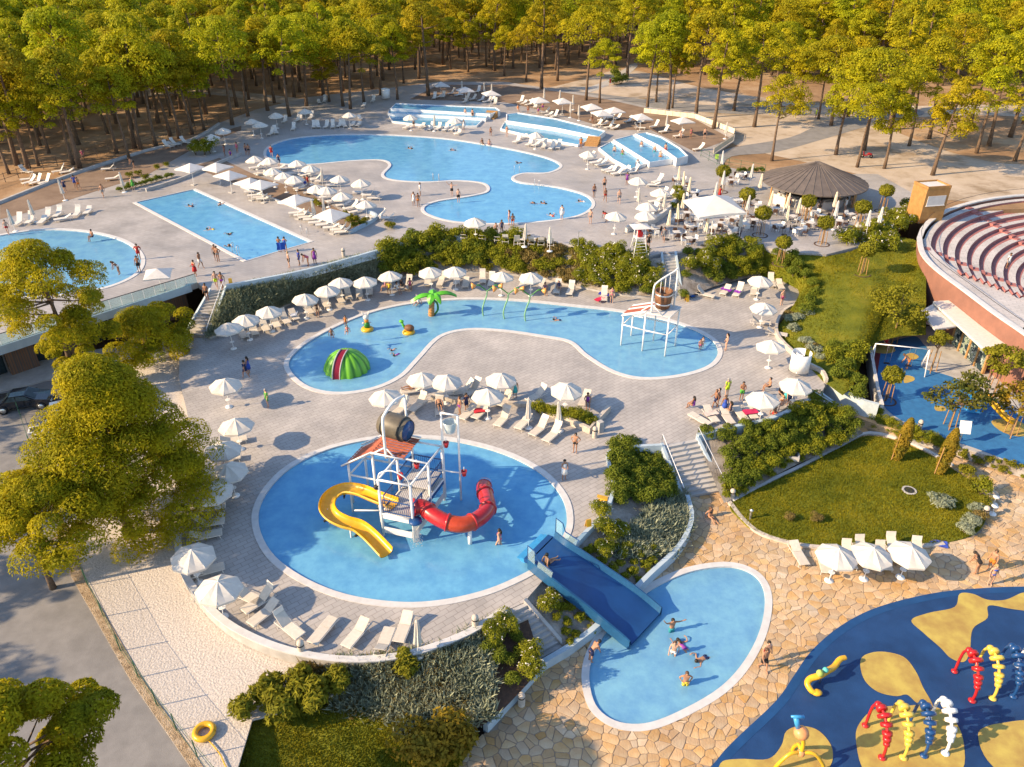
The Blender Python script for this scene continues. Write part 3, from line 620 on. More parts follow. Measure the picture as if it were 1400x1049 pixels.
stairs((692, 836), (716, 825), (743, 911), (775, 893), ZM, ZL, 11, 'short concrete stairs beside the blue slide garden', rails=(False, False), side=CONC)
stairs((289, 398), (308, 394), (255, 458), (284, 462), ZU, ZM, 14, 'concrete stairs down from the rectangular pool to the kids terrace', rails=(False, True), railmat=WHITE)
stairs((906, 348), (922, 347), (912, 408), (931, 409), ZU, ZM, 14, 'narrow stairs behind the brown tipping bucket', rails=(False, False))
stairs((1108, 548), (1121, 541), (1150, 574), (1160, 569), ZM, -1.2, 7, 'small garden stairs beside the pale blue ramp wall', rails=(True, False))

# glass balustrade over the building on the left
def glass_rail(pts, z, label, h=1.0, n=10):
    L = densify([P(u, v, z) for u, v in pts], n, False); loc = (L[0] + L[-1]) / 2; e = empty('glass_balustrade', loc, label=label, cat='railing')
    for a, b in zip(L, L[1:]):
        d = (b - a) * 0.02; MB().bar(a + d + Vector((0, 0, h / 2)), b - d + Vector((0, 0, h / 2)), 0.02, h - 0.1).build('glass_panel', GLASS, e, world=loc)
    MB().tube([p + Vector((0, 0, h)) for p in L], 0.035, 6).build('handrail', DARK, e, world=loc)
    return e
glass_rail([(270, 387.5), (120, 433.5), (-30, 483)], ZU, 'glass balustrade along the edge of the upper terrace above the garages')
# the building below the terrace
def left_building():
    a, b = P(262, 397, 2.4), P(-40, 497, 2.4); loc = Vector(((a.x + b.x) / 2, (a.y + b.y) / 2, ZR)); d = (b - a).normalized(); nrm = Vector((-d.y, d.x, 0))
    if nrm.y < 0: nrm = -nrm
    e = empty('garage_building', loc, label='low building under the upper terrace with brick walls and dark openings', cat='building')
    rec = nrm * 1.6; Lg = (b - a).length
    BR = paving('brown_brick', (0.22, 0.11, 0.06), (0.17, 0.085, 0.05), (0.1, 0.08, 0.07), 0.4, 0.15, 0)
    s = 0; spans = []
    while s < Lg:
        w_ = random.uniform(2.2, 3.4); p0, p1 = a + d * s + rec, a + d * min(s + w_, Lg) + rec
        MB().bar(Vector((p0.x, p0.y, (ZR + 2.4) / 2)), Vector((p1.x, p1.y, (ZR + 2.4) / 2)), 0.3, 2.98).build('brick_wall', BR, e, world=loc); spans.append((s + w_, s + w_ + 2.2)); s += w_ + 2.2
    for s0, s1 in spans:
        if s0 >= Lg: break
        p0, p1 = a + d * s0 + rec * 1.5, a + d * min(s1, Lg) + rec * 1.5; zz = (ZR + 2.4) / 2
        g = MB().bar(Vector((p0.x, p0.y, zz)), Vector((p1.x, p1.y, zz)), 0.08, 2.98).build('door', DGLASS, e, world=loc)
        MB().bar(Vector((p0.x, p0.y, zz)) - rec * .2, Vector((p0.x, p0.y, zz)) - rec * .2 + d * 0.12, 0.12, 2.98).build('door_frame', STEEL, e, world=loc)
    MB().bar(a + Vector((0, 0, 0.28)) - nrm * 0.06, b + Vector((0, 0, 0.28)) - nrm * 0.06, 0.12, 0.75).build('fascia', BLUEW, e, world=loc)
left_building()

# ================================================================ parasols
def canopy_panels(n, Rr, z0, z1, sag=0.05, seg=4):
    """one fabric panel as a slightly sagging wedge, with a short valance"""
    out = []
    for k in range(n):
        a0, a1 = 2 * math.pi * k / n, 2 * math.pi * (k + 1) / n; m = MB(); rows = []
        for i in range(seg + 1):
            t = i / seg; r = 0.03 + (Rr - 0.03) * t; row = []
            for j in range(3):
                g = a0 + (a1 - a0) * j / 2; rr = r * (math.cos((a1 - a0) / 2) if j == 1 else 1)
                row.append((rr * math.cos(g), rr * math.sin(g), z1 + (z0 - z1) * (t ** 1.25) - (sag * math.sin(math.pi * t) if j == 1 else 0)))
            rows.append(row)
        rows.append([(p[0], p[1], p[2] - 0.13) for p in rows[-1]])
        for r0, r1 in zip(rows, rows[1:]): m.strip(r0, r1)
        out.append(m)
    return out
def make_round(near):
    e = empty('parasol')
    pole = MB().tube([(0, 0, 0.05), (0, 0, 2.5)], 0.025, 8).build('pole', WHITE, e)
    MB().lathe([(0.001, 0.10), (0.06, 0.10), (0.08, 0.08), (0.27, 0.07), (0.29, 0.0), (0.001, 0)], n=14).build('base', WHITE, e, True)
    MB().lathe([(0.001, 0.72), (0.2, 0.72), (0.2, 0.69), (0.03, 0.67), (0.001, 0.67)], n=12).build('table_disc', WHITE, e)
    ps = canopy_panels(8, 1.26, 1.96, 2.56)
    if near:
        c = MB().ball((0, 0, 2.54), 0.05, 8, 5).tube([(0, 0, 2.52), (0, 0, 2.60)], 0.018, 6)
        for k in range(8):
            g = 2 * math.pi * k / 8; c.tube([(0.03, 0, 2.49), (1.2, 0, 2.02)] if k == 0 else [(0.03 * math.cos(g), 0.03 * math.sin(g), 2.49), (1.2 * math.cos(g), 1.2 * math.sin(g), 2.02)], 0.009, 4)
        co = c.build('canopy', WHITE, e)
        for m in ps: m.build('panel', CANVAS, co, fix=False)
    else:
        m = MB()
        for q in ps: m.add(q.v, q.f)
        m.ball((0, 0, 2.54), 0.05, 6, 4); m.build('canopy', CANVAS, e, fix=False)
    return e
def make_square():
    e = empty('square_parasol')
    MB().tube([(0, 0, 0.05), (0, 0, 2.75)], 0.03, 8).build('pole', WHITE, e)
    MB().box((0, 0, 0.05), (0.6, 0.6, 0.1)).build('base', CONC, e)
    m = MB(); h = 1.45; t = (0, 0, 2.85)
    for k in range(4):
        g = math.pi / 4 + k * math.pi / 2; g2 = g + math.pi / 2; q = 2 ** .5 * h
        a, b = (q * math.cos(g), q * math.sin(g), 2.15), (q * math.cos(g2), q * math.sin(g2), 2.15); mid = tuple((x + y) / 2 for x, y in zip(a, b)); mid = (mid[0] * .97, mid[1] * .97, 2.2)
        lo = [(p[0], p[1], p[2] - 0.14) for p in (a, mid, b)]
        m.add([t, a, mid, b] + lo, [(0, 1, 2), (0, 2, 3), (1, 4, 5, 2), (2, 5, 6, 3)])
    m.build('canopy', CANVAS2, e, fix=False); return e
def make_closed(material, name, h=2.6):
    e = empty(name)
    MB().tube([(0, 0, 0.05), (0, 0, h)], 0.025, 8).build('pole', STEEL if material is BEIGE else WHITE, e)
    MB().lathe([(0.001, 0.09), (0.08, 0.08), (0.3, 0.06), (0.32, 0.0), (0.001, 0)], n=14).build('base', DARK if material is BEIGE else WHITE, e, True)
    m = MB(); n = 16; prof = [(0.02, h + 0.05), (0.09, h - 0.1), (0.13, h - 0.6), (0.17, h - 1.2), (0.22, h - 1.65), (0.19, h - 1.72)]
    vs = []; fs = []
    for i, (r, z) in enumerate(prof):
        for k in range(n):
            g = 2 * math.pi * k / n; rr = r * (1.15 if k % 2 else 0.72); vs.append((rr * math.cos(g), rr * math.sin(g), z))
    for i in range(len(prof) - 1):
        for k in range(n): fs.append((i * n + k, i * n + (k + 1) % n, (i + 1) * n + (k + 1) % n, (i + 1) * n + k))
    m.add(vs, fs); m.build('folded_canopy', material, e); return e
PROT = {'near': make_round(True), 'far': make_round(False), 'sq': make_square(), 'cl': make_closed(CANVAS, 'folded_parasol'), 'bar': make_closed(BEIGE, 'folded_cafe_parasol', 3.3), 'barw': make_closed(CANVAS2, 'folded_cafe_parasol', 3.3)}
PROTOS = list(PROT.values())
def put(kind, u, v, z, hc, label, cat, group, rz=None, sc=1.0):
    p = P(u, v, z + hc); p.z = z
    return dup(PROT[kind], p, random.uniform(0, 6.28) if rz is None else rz, label=label, group=group, scale=sc) if True else None
def many(kind, pts, z, hc, label, group, cat='parasol', rz=None, sc=1.0):
    for u, v in pts:
        o = put(kind, u, v, z, hc, label, cat, group, rz, sc); o['category'] = cat; o.rotation_euler.x = random.uniform(-.06, .06); o.rotation_euler.y = random.uniform(-.06, .06)
G_ = 'open parasols over the sunbeds'; GC = 'folded parasols'
many('near', [(313.5, 447), (336, 435), (367, 424), (415, 407), (447, 395.5), (466, 385), (500, 383), (534, 376)], ZM, 2.2, 'round cream parasol in the row along the lavender bank', G_)
many('near', [(589, 369.5), (622, 369), (685, 377), (726, 377)], ZM, 2.2, 'round cream parasol below the hedge behind the spray flowers', G_)
many('near', [(528, 540), (576, 517), (608, 519), (666, 539), (683, 517), (773, 530)], ZM, 2.2, 'round cream parasol in the group between the kids pool and the splash pool', G_)
many('near', [(322, 580), (301, 613), (314, 642), (306, 524), (292, 668)], ZM, 2.2, 'round cream parasol half hidden by the big pine', G_)
many('near', [(261, 758)], ZM, 2.2, 'round cream parasol leaning at the deck corner beside the big pine', G_)
many('near', [(295, 804)], ZM, 2.2, 'round cream parasol over the gravel edge, lit on its left half', G_)
many('near', [(1039, 382), (1044, 419)], ZM, 2.2, 'round cream parasol by the curved parapet near the sloping lawn', G_)
many('near', [(1056, 472)], ZM, 2.2, 'round cream parasol beside the white changing cylinder', G_)
many('near', [(1045, 543)], ZM, 2.2, 'round cream parasol over the picnic group above the dark hedge', G_)
many('near', [(1087, 524)], ZM, 2.2, 'round cream parasol at the head of the small garden stairs', G_)
many('near', [(1143.5, 758), (1192, 756), (1243, 753.5)], ZL, 2.2, 'round cream parasol in the row of three before the round lawn', G_)
many('far', [(344, 166), (305, 178), (289, 187), (355, 170), (377, 157), (417, 152), (477, 157)], ZU, 2.2, 'round pale parasol on the upper terrace near the pines', G_)
many('far', [(349, 217), (369, 219), (407, 223), (423, 230), (373, 233.5), (388.5, 240), (403.5, 244), (463.5, 244), (494, 249), (433.5, 256.5), (446, 259), (468.5, 267), (500, 279)], ZU, 2.2, 'round cream parasol in the cluster beside the lagoon pool', G_)
many('far', [(561, 160), (622, 164), (732, 184), (804, 210)], ZU, 2.2, 'round pale parasol in front of the stepped cascade pools', G_)
many('far', [(872, 246), (904, 262), (885, 281), (841, 294), (884, 293)], ZU, 2.2, 'round white parasol on the lagoon deck near the lifeguard chair', G_)
many('far', [(650, 302)], ZU, 2.2, 'single round white parasol at the edge of the lagoon deck', G_)
many('sq', [(602, 115), (636, 122), (671, 127), (737, 136), (769, 137.5), (809, 145), (822, 154), (840, 150), (876, 159), (934, 164)], ZU, 2.4, 'square white parasol on the back sun deck below the pines', G_, rz=R(20))
many('sq', [(260, 228), (297, 227), (312, 238), (340, 248), (357, 251), (404, 272), (452, 291)], ZU, 2.4, 'square white parasol in the row beside the rectangular pool', G_, rz=R(-30))
many('sq', [(216, 376)], ZU, 1.6, 'low white square sunshade by the glass balustrade', G_, rz=R(15), sc=0.8)
many('sq', [(977, 288)], ZU, 3.2, 'large square white parasol over the cafe tables', G_, rz=R(8), sc=1.75)
many('cl', [(631, 118), (662, 120), (672, 122), (744, 129), (765, 131), (784, 138), (780, 148), (792, 152), (912, 166), (993, 176)], ZU, 1.6, 'folded white parasol on the back sun deck', GC)
many('cl', [(593, 166), (439, 240), (429, 284), (442, 283), (874, 268), (908, 275)], ZU, 1.6, 'folded white parasol among the sunbeds round the lagoon pool', GC)
many('cl', [(166, 246), (84, 257), (43, 285), (15, 298)], ZU, 1.6, 'folded white parasol near the round whirlpool', GC)
many('cl', [(717, 318), (752, 324)], ZU, 1.6, 'folded white parasol in the row above the hedge', GC)
many('cl', [(723, 561), (766, 565)], ZM, 1.6, 'folded white parasol at the stone planter', GC)
many('cl', [(569, 868)], ZM, 1.6, 'folded white parasol on the splash pool deck near the gravel', GC)
many('bar', [(914, 301), (929, 292), (934, 277), (965, 309), (929, 240), (936, 247), (942, 255), (1039, 250), (1076, 277), (1077, 295), (1053, 274), (1092, 284), (1142, 276)], ZU, 2.2, 'folded beige cafe parasol among the tables', GC)
many('barw', [(1014, 302), (1022, 280), (989, 218), (1027, 236), (989, 246), (978, 262), (1144, 288), (1189, 302), (1204, 297)], ZU, 2.2, 'tall folded white cafe parasol among the tables', GC)

# ================================================================ sunbeds
def make_bed(mode, back, shade):
    """local +X is the head end"""
    ca, sa = math.cos(back), math.sin(back)
    fr, sl_, bk, sh = MB(), MB(), MB(), MB(); legs = []
    for s in (-1, 1):
        fr.tube([(-0.95, s * .33, .31), (0.95, s * .33, .31)], 0.022, 6)
        bk.tube([(0.2, s * .29, .33), (0.2 + .78 * ca, s * .29, .33 + .78 * sa)], 0.02, 6)
        for x in (-.8, .62): legs.append(MB().tube([(x, s * .33, .31), (x + (.06 if x > 0 else -.06), s * .33, 0)], 0.02, 6))
    fr.tube([(-0.95, -.33, .31), (-0.95, .33, .31)], 0.022, 6).tube([(0.95, -.33, .31), (0.95, .33, .31)], 0.022, 6)
    sl_.box((-.37, 0, .335), (1.14, .6, .025))
    bk.bar((0.22, 0, .345), (0.2 + .78 * ca, 0, .345 + .78 * sa), .56, .025)
    if shade:
        p = Vector((0.2 + .78 * ca, 0, .34 + .78 * sa)); g = back + R(70) if shade == 1 else back + R(15)
        q = p + Vector((-math.cos(g) * .32, 0, math.sin(g) * .32 if shade == 1 else 0)) if shade == 1 else p + Vector((ca * .28, 0, sa * .28))
        sh.bar(p, q, .62, .02)
    if mode == 'near':
        e = empty('sunbed'); fr.build('frame', PLASTIC, e)
        for l in legs: l.build('leg', PLASTIC, e)
        sl_.build('sling_seat', SLING, e); bk.build('backrest', SLING, e)
        if shade: sh.build('head_shade', PLASTIC, e)
        return e
    m = MB()
    for q in [fr, sl_, bk, sh] + legs: m.add(q.v, q.f)
    return m.build('sunbed', PLASTIC)
BED_N = [make_bed('near', R(38), 1), make_bed('near', R(28), 0), make_bed('near', R(50), 2), make_bed('near', R(2), 0)]
BED_F = [make_bed('far', R(38), 1), make_bed('far', R(25), 0), make_bed('far', R(55), 1), make_bed('far', R(3), 0)]
PROTOS += BED_N + BED_F
GB = 'cream sunbeds on the terraces'
def beds(pts, hd, z, label, near=True, jit=5, mix=(0, 0, 1, 2)):
    for it in pts:
        u, v = it[0], it[1]; h = it[2] if len(it) > 2 else hd
        p = P(u, v, z + 0.35); p.z = z; o = dup(random.choice([(BED_N if near else BED_F)[i] for i in mix]), p, R(h + random.uniform(-jit, jit)), label=label, group=GB); o['category'] = 'sunbed'
beds([(331, 455), (347, 451), (362, 446), (377, 441), (390, 436), (402, 431), (422, 423), (432, 420), (445, 414), (465, 408, 110), (476, 403, 108), (491, 400, 100), (505, 397, 98)], 120, ZM, 'cream sunbed in the row along the lavender bank')
beds([(558, 389), (585, 384), (603, 384), (625, 382), (637, 387), (660, 381), (672, 385)], 88, ZM, 'cream sunbed below the green hedge near the palm fountain')
beds([(714, 389), (741, 389), (762, 395), (780, 397), (826, 405)], 80, ZM, 'cream sunbed below the hedge beyond the spray flowers')
beds([(547, 559, 60), (571, 553, 62), (601, 557, 95), (640, 564, 55), (657, 563, 60), (687, 573, 58), (716, 577, 58), (737, 586, 58), (755, 594, 58)], 60, ZM, 'cream sunbed in the front row between the two kids pools')
beds([(564, 533, 20), (633, 533, 30), (646, 533, 60), (690, 546, 60), (615, 536, 10), (733, 541, 40), (800, 545, 75)], 60, ZM, 'cream sunbed behind the stone divider between the pools')
beds([(319, 601), (310, 625), (300, 650), (292, 674), (287, 693), (285, 714), (281, 731)], 196, ZM, 'cream sunbed on the splash pool deck beside the big pine')
beds([(283, 779, 200), (340, 815, 150), (353, 822, 50), (361, 838, 52), (396, 857, 140), (441, 861, 62), (487, 866, 60), (526, 876, 265), (552, 858, 75)], 60, ZM, 'cream sunbed scattered along the kerb wall by the gravel', mix=(1, 3, 3, 0))
beds([(965, 402, 150), (992, 397, 60), (1009, 399, 62), (1031, 397, 70), (1055, 386, 80), (1067, 390, 85), (1040, 440, 170), (1062, 455, 160)], 70, ZM, 'cream sunbed near the curved parapet by the sloping lawn')
beds([(957, 572, 130), (972, 567), (994, 569), (1012, 564), (1026, 562)], 100, ZM, 'cream sunbed heaped with towels above the dark hedge', mix=(1, 1, 3))
beds([(1092, 757, 92), (1127, 768), (1160, 762), (1180, 756), (1207, 764), (1222, 752), (1256, 758)], 86, ZL, 'cream sunbed before the round lawn', mix=(0, 0, 1))
beds([(40, 248, 60), (50, 248, 60), (62, 248, 60), (36, 234, 160), (38, 244, 20), (81, 233, 30), (92, 234, 35), (148, 230, 20), (154, 243, 25), (230, 199, 150), (235, 197, 150), (240, 196, 150), (254, 194, 150)], 60, ZU, 'pale sunbed on the brown deck below the pines', False)
beds([(25, 303), (41, 301), (64, 295), (58, 301), (79, 292), (86, 298, 30), (105, 291), (120, 288)], 95, ZU, 'pale sunbed near the round whirlpool', False)
beds([(389, 165), (406, 164), (410, 162), (425, 160), (401, 175), (429, 172), (435, 172), (446, 172), (455, 172), (464, 171), (471, 171), (482, 170), (490, 170), (492, 161), (497, 144), (510, 137), (436, 139), (444, 137), (370, 182), (377, 180)], 95, ZU, 'pale sunbed on the terrace between the lagoon pool and the pines', False, 20)
beds([(556, 173), (577, 172), (589, 175), (599, 175), (609, 176), (618, 176), (627, 181)], 70, ZU, 'pale sunbed before the widest cascade pool', False)
beds([(594, 133), (599, 132), (606, 131), (617, 127), (627, 129), (638, 134), (646, 135), (636, 138), (658, 136), (666, 138), (672, 137), (677, 140), (712, 138), (717, 140), (724, 142), (654, 124), (732, 145)], 60, ZU, 'pale sunbed behind the widest cascade pool', False, 25)
beds([(745, 153), (751, 156), (758, 158), (817, 170), (826, 169), (833, 173), (841, 174), (824, 163), (835, 160), (844, 161), (859, 165), (875, 174, 160), (877, 166), (908, 179), (895, 172), (928, 185), (955, 203)], 40, ZU, 'pale sunbed on the back deck above the curved cascade pool', False, 15)
beds([(707, 192), (715, 187), (724, 196), (733, 197), (744, 199), (755, 201), (764, 200)], 60, ZU, 'pale sunbed before the long cascade pool', False, 20)
beds([(806, 216), (815, 221), (822, 224), (831, 231), (837, 233), (844, 236), (853, 235), (866, 234)], 30, ZU, 'pale sunbed in the row before the curved cascade pool', False)
beds([(893, 252), (899, 247), (904, 265), (897, 274), (893, 287), (888, 296), (911, 268)], 30, ZU, 'pale sunbed crowded inside the white curved parapet', False, 40)
beds([(707, 329), (713, 328), (728, 329), (740, 330), (752, 331), (637, 321), (662, 322), (682, 324), (692, 326)], 265, ZU, 'pale sunbed in the row above the green hedge', False, 12)
beds([(344, 261), (349, 266), (356, 269), (361, 271), (406, 290), (413, 293), (420, 296), (426, 299), (433, 303), (443, 306), (453, 310), (463, 313), (469, 316)], 15, ZU, 'pale sunbed in the row beside the rectangular pool', False, 4, (1, 0, 1))
beds([(350, 228), (357, 236), (381, 229), (392, 229), (400, 236), (420, 238), (430, 244), (440, 247), (455, 252), (411, 256), (425, 262), (447, 268), (456, 274), (470, 279), (480, 283), (487, 288), (492, 262), (505, 266), (512, 270), (517, 295), (530, 297)], 20, ZU, 'pale sunbed in the cluster beside the lagoon pool', False, 25)

# ================================================================ cafe tables and chairs
def chair_mesh(m_, name):
    m = MB(); m.box((0, 0, .45), (.46, .46, .04)); m.bar((-.22, 0, .47), (-.27, 0, .86), .44, .03)
    for x in (-.2, .2):
        for y in (-.2, .2): m.tube([(x, y, .43), (x * 1.1, y * 1.1, 0)], .018, 5)
    for y in (-.23, .23): m.tube([(-.22, y, .47), (-.24, y, .66), (.16, y, .64), (.18, y, .45)], .016, 5)
    return m.build(name, m_)
CH = [chair_mesh(WHITE, 'cafe_chair'), chair_mesh(mat('brown_wicker', (0.10, 0.05, 0.03), (0.06, 0.03, 0.02), 0.7, scale=20), 'wicker_chair')]
tb = empty('cafe_table'); MB().box((0, 0, .735), (.8, .8, .03)).build('table_top', CANVAS2, tb); MB().tube([(0, 0, .03), (0, 0, .72)], .04, 8).build('stem', STEEL, tb); MB().lathe([(.001, .04), (.25, .03), (.26, 0), (.001, 0)], n=12).build('foot', STEEL, tb)
PROTOS += CH + [tb]
TAB = [(928, 247), (934, 257), (947, 266), (950, 274), (945, 281), (939, 294), (925, 301), (895, 316), (925, 321), (944, 312), (942, 329), (956, 304), (974, 315), (986, 308), (1000, 319), (1003, 301), (1019, 310), (1031, 304), (1008, 277), (999, 249), (1012, 241), (997, 283),
       (1036, 283), (1061, 288), (1064, 311), (1084, 299), (1092, 316), (1108, 308), (1113, 293), (1124, 298), (1147, 305), (1163, 296), (1165, 326), (1176, 313), (1202, 304)]
for i, (u, v) in enumerate(TAB):
    p = P(u, v, ZU + .4); p.z = ZU; a = random.uniform(0, 1.5)
    o = dup(tb, p, a, label='square white cafe table with a steel foot on the bar terrace', group='cafe tables'); o['category'] = 'table'
    for k in range(4):
        g = a + k * math.pi / 2 + random.uniform(-.2, .2); r = random.uniform(.55, .8); w_ = (k + i) % 2 if i % 3 else (0 if k < 2 else 1)
        o = dup(CH[w_], p + Vector((r * math.cos(g), r * math.sin(g), 0)), g + math.pi + random.uniform(-.3, .3), label=['white plastic armchair at a table on the bar terrace', 'dark brown wicker armchair at a table on the bar terrace'][w_], group=['white cafe chairs', 'brown cafe chairs'][w_]); o['category'] = 'chair'
# ================================================================ cascade pools on the upper terrace
CASW = mat('white_blue_render', (0.72, 0.74, 0.75), (0.62, 0.65, 0.67), 0.7, scale=1)
def tier(e, loc, pts, ztop, t=0.2, k=0):
    q = px(pts, ztop, k); inn = offset(q, -t); n = len(q); m = MB()
    m.add([(p.x, p.y, ztop) for p in q] + [(p.x, p.y, ztop) for p in inn], [(i, (i + 1) % n, n + (i + 1) % n, n + i) for i in range(n)])
    m.add([(p.x, p.y, ztop) for p in q] + [(p.x, p.y, ZU - .1) for p in q], [(i, (i + 1) % n, n + (i + 1) % n, n + i) for i in range(n)])
    m.add([(p.x, p.y, ztop) for p in inn] + [(p.x, p.y, ztop - .5) for p in inn], [(i, (i + 1) % n, n + (i + 1) % n, n + i) for i in range(n)])
    b = m.build('tier_wall', CASW, e, world=loc)
    f = MB(); f.add([(p.x, p.y, ztop - .5) for p in inn], tessellate_polygon([[Vector((p.x, p.y, 0)) for p in inn]])); f.build('tier_floor', BAS, e, world=loc)
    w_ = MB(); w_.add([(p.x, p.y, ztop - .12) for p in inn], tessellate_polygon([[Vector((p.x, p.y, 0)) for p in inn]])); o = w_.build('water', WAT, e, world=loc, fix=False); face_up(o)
def cascade(label, tiers):
    loc = P(*tiers[-1][0][0], ZU); e = empty('cascade_pool', loc, label=label, cat='pool')
    for pts, z in tiers: tier(e, loc, pts, z)
    return e
cascade('wide cascade pool of three blue basins stepping down to the lagoon', [([(541, 141), (678, 147), (684, 151), (670, 156), (534, 148)], 3.95), ([(533, 148), (669, 155), (664, 162), (530, 155)], 3.62), ([(530, 155), (662, 162), (652, 172), (600, 173), (536, 166)], 3.3)])
cascade('long cascade pool of two slanting basins with a white rim', [([(692, 156), (708, 154), (760, 162), (828, 179), (818, 187), (760, 175), (692, 165)], 3.8), ([(690, 166), (750, 175), (812, 189), (790, 198), (740, 189), (684, 176)], 3.35)])
cascade('curved cascade pool of three basins with a high pale end wall', [([(868, 183), (884, 181), (905, 187), (930, 202), (941, 213), (925, 217), (900, 199)], 4.1), ([(838, 191), (866, 184), (896, 200), (922, 217), (888, 222), (862, 206)], 3.75), ([(818, 202), (836, 193), (860, 207), (884, 223), (863, 231), (838, 218)], 3.4)])
for u, v, n_, lab in ((668, 163, 6, 'small wooden-edged steps beside the wide cascade pool'), (808, 200, 6, 'small wooden-edged steps beside the curved cascade pool')):
    loc = P(u, v, ZU); e = empty('steps', loc, label=lab, cat='steps')
    for i in range(n_): MB().box((i * .12, i * .33, .09 + .09 * i), (2.0, .34, .18 + .18 * i), R(-15)).build('step', WOOD, e)
# back deck with railing and green gate
loc = P(990, 190, ZU); e = empty('deck_railing', loc, label='pale slatted railing round the corner of the back sun deck', cat='railing')
Lr = densify(px([(880, 155), (950, 163), (1004, 184), (1002, 193), (975, 211)], ZU), 7, False)
for a, b in zip(Lr, Lr[1:]):
    MB().bar(a + Vector((0, 0, .5)), b + Vector((0, 0, .5)) - (b - a) * .04, .05, .8).build('panel', BEIGE, e, world=loc); MB().tube([a, a + Vector((0, 0, 1.05))], .03, 5).build('post', STEEL, e, world=loc)
MB().tube([p + Vector((0, 0, 1.06)) for p in Lr], .03, 5).build('handrail', STEEL, e, world=loc)
loc = P(985, 228, ZU); e = empty('garden_gate_fence', loc, label='green metal fence with a small sign beside the service road', cat='fence')
Lr = densify(px([(958, 214), (980, 226), (1012, 232), (1045, 238)], ZU), 2, False)
for a in Lr: MB().tube([a, a + Vector((0, 0, 1.3))], .03, 5).build('post', GREENM, e, world=loc)
for h in (.25, .75, 1.25): MB().tube([p + Vector((0, 0, h)) for p in Lr], .02, 5).build('rail', GREENM, e, world=loc)
MB().box(P(979, 223, ZU) + Vector((0, 0, .9)), (.5, .03, .7)).build('sign', mat('lime', (0.45, 0.7, 0.1)), e, world=loc)

# ================================================================ round bar
bc = P(1113, 248, 5.4); bc.z = ZU; RB = (P(1183, 248, 5.4) - P(1043, 248, 5.4)).length / 2
bar = empty('round_bar', bc, label='round cafe bar under a wide grey conical roof', cat='bar')
ROOF = mat('grey_roof_sheet', (0.13, 0.105, 0.09), (0.095, 0.078, 0.068), 0.6, scale=1.5, rnd=0.06)
rf = MB().lathe([(.05, 4.85), (.5, 4.7), (.55, 4.55), (.05, 4.5)], n=16).build('roof', ROOF, bar)
NP = 36
for k in range(NP):
    a0, a1 = 2 * math.pi * k / NP, 2 * math.pi * (k + 1) / NP - .006; m = MB(); q = []
    for r, z in ((.3, 4.75), (RB * .55, 3.5), (RB, 2.45)):
        q.append([(r * math.cos(a), r * math.sin(a), z) for a in (a0, a1)])
    m.strip(q[0], q[1]).strip(q[1], q[2]).strip(q[2], [(p[0], p[1], p[2] - .12) for p in q[2]])
    m.tube([(.3 * math.cos(a0), .3 * math.sin(a0), 4.77), (RB * .55 * math.cos(a0), RB * .55 * math.sin(a0), 3.53), (RB * math.cos(a0), RB * math.sin(a0), 2.47)], .035, 4)
    m.build('roof_panel', ROOF, rf, fix=False)
for k in range(10):
    g = 2 * math.pi * k / 10; MB().tube([(RB * .8 * math.cos(g), RB * .8 * math.sin(g), 0), (RB * .8 * math.cos(g), RB * .8 * math.sin(g), 2.8)], .09, 8).build('post', WOOD, bar)
MB().lathe([(RB * .62, 0), (RB * .62, 1.05), (RB * .67, 1.1), (RB * .52, 1.1)], n=24, a0=R(190), a1=R(350)).build('counter', CANVAS2, bar)
MB().lathe([(RB * .5, 0), (RB * .5, 2.9)], n=20, a0=R(10), a1=R(170)).build('back_wall', WOOD, bar)
MB().lathe([(.01, 0), (1.2, 0), (1.2, 2.6), (.01, 2.6)], n=12).build('core', BLACK, bar)
MB().box((RB * .72, -RB * .35, 1.0), (1.6, .2, 2.0), R(60)).build('side_board', WOOD, bar)
MB().box((-RB * .72, -RB * .3, .6), (2.2, .2, 1.2), R(-60)).build('side_board', CANVAS2, bar)
# kiosk hut
hc = P(1262, 300, ZU); hut = empty('kiosk', hc, R(12), label='ochre wooden kiosk with a white roof beside the amphitheatre', cat='kiosk')
OCH = mat('ochre_board', (0.38, 0.20, 0.065), (0.3, 0.15, 0.045), 0.7, scale=2)
MB().box((0, 0, 2.0), (3.0, 2.4, 4.0)).build('wall', OCH, hut)
w_ = MB().box((0, -1.22, 2.6), (2.3, .06, 1.1)).build('window', CANVAS2, hut); MB().box((0, -1.24, 2.02), (2.4, .12, .06)).build('sill', WHITE, w_)
w_ = MB().box((1.52, 0, 2.4), (.06, 1.3, 1.2)).build('window', DGLASS, hut); MB().box((1.55, 0, 1.78), (.1, 1.4, .06)).build('sill', WHITE, w_)
MB().box((0, 0, 4.06), (2.7, 2.1, .08)).build('roof', CANVAS2, hut)
for s in (-1, 1): MB().box((s * 1.42, 0, 4.1), (.16, 2.5, .3)).build('parapet', OCH, hut); MB().box((0, s * 1.14, 4.1), (2.66, .16, .3)).build('parapet', OCH, hut)

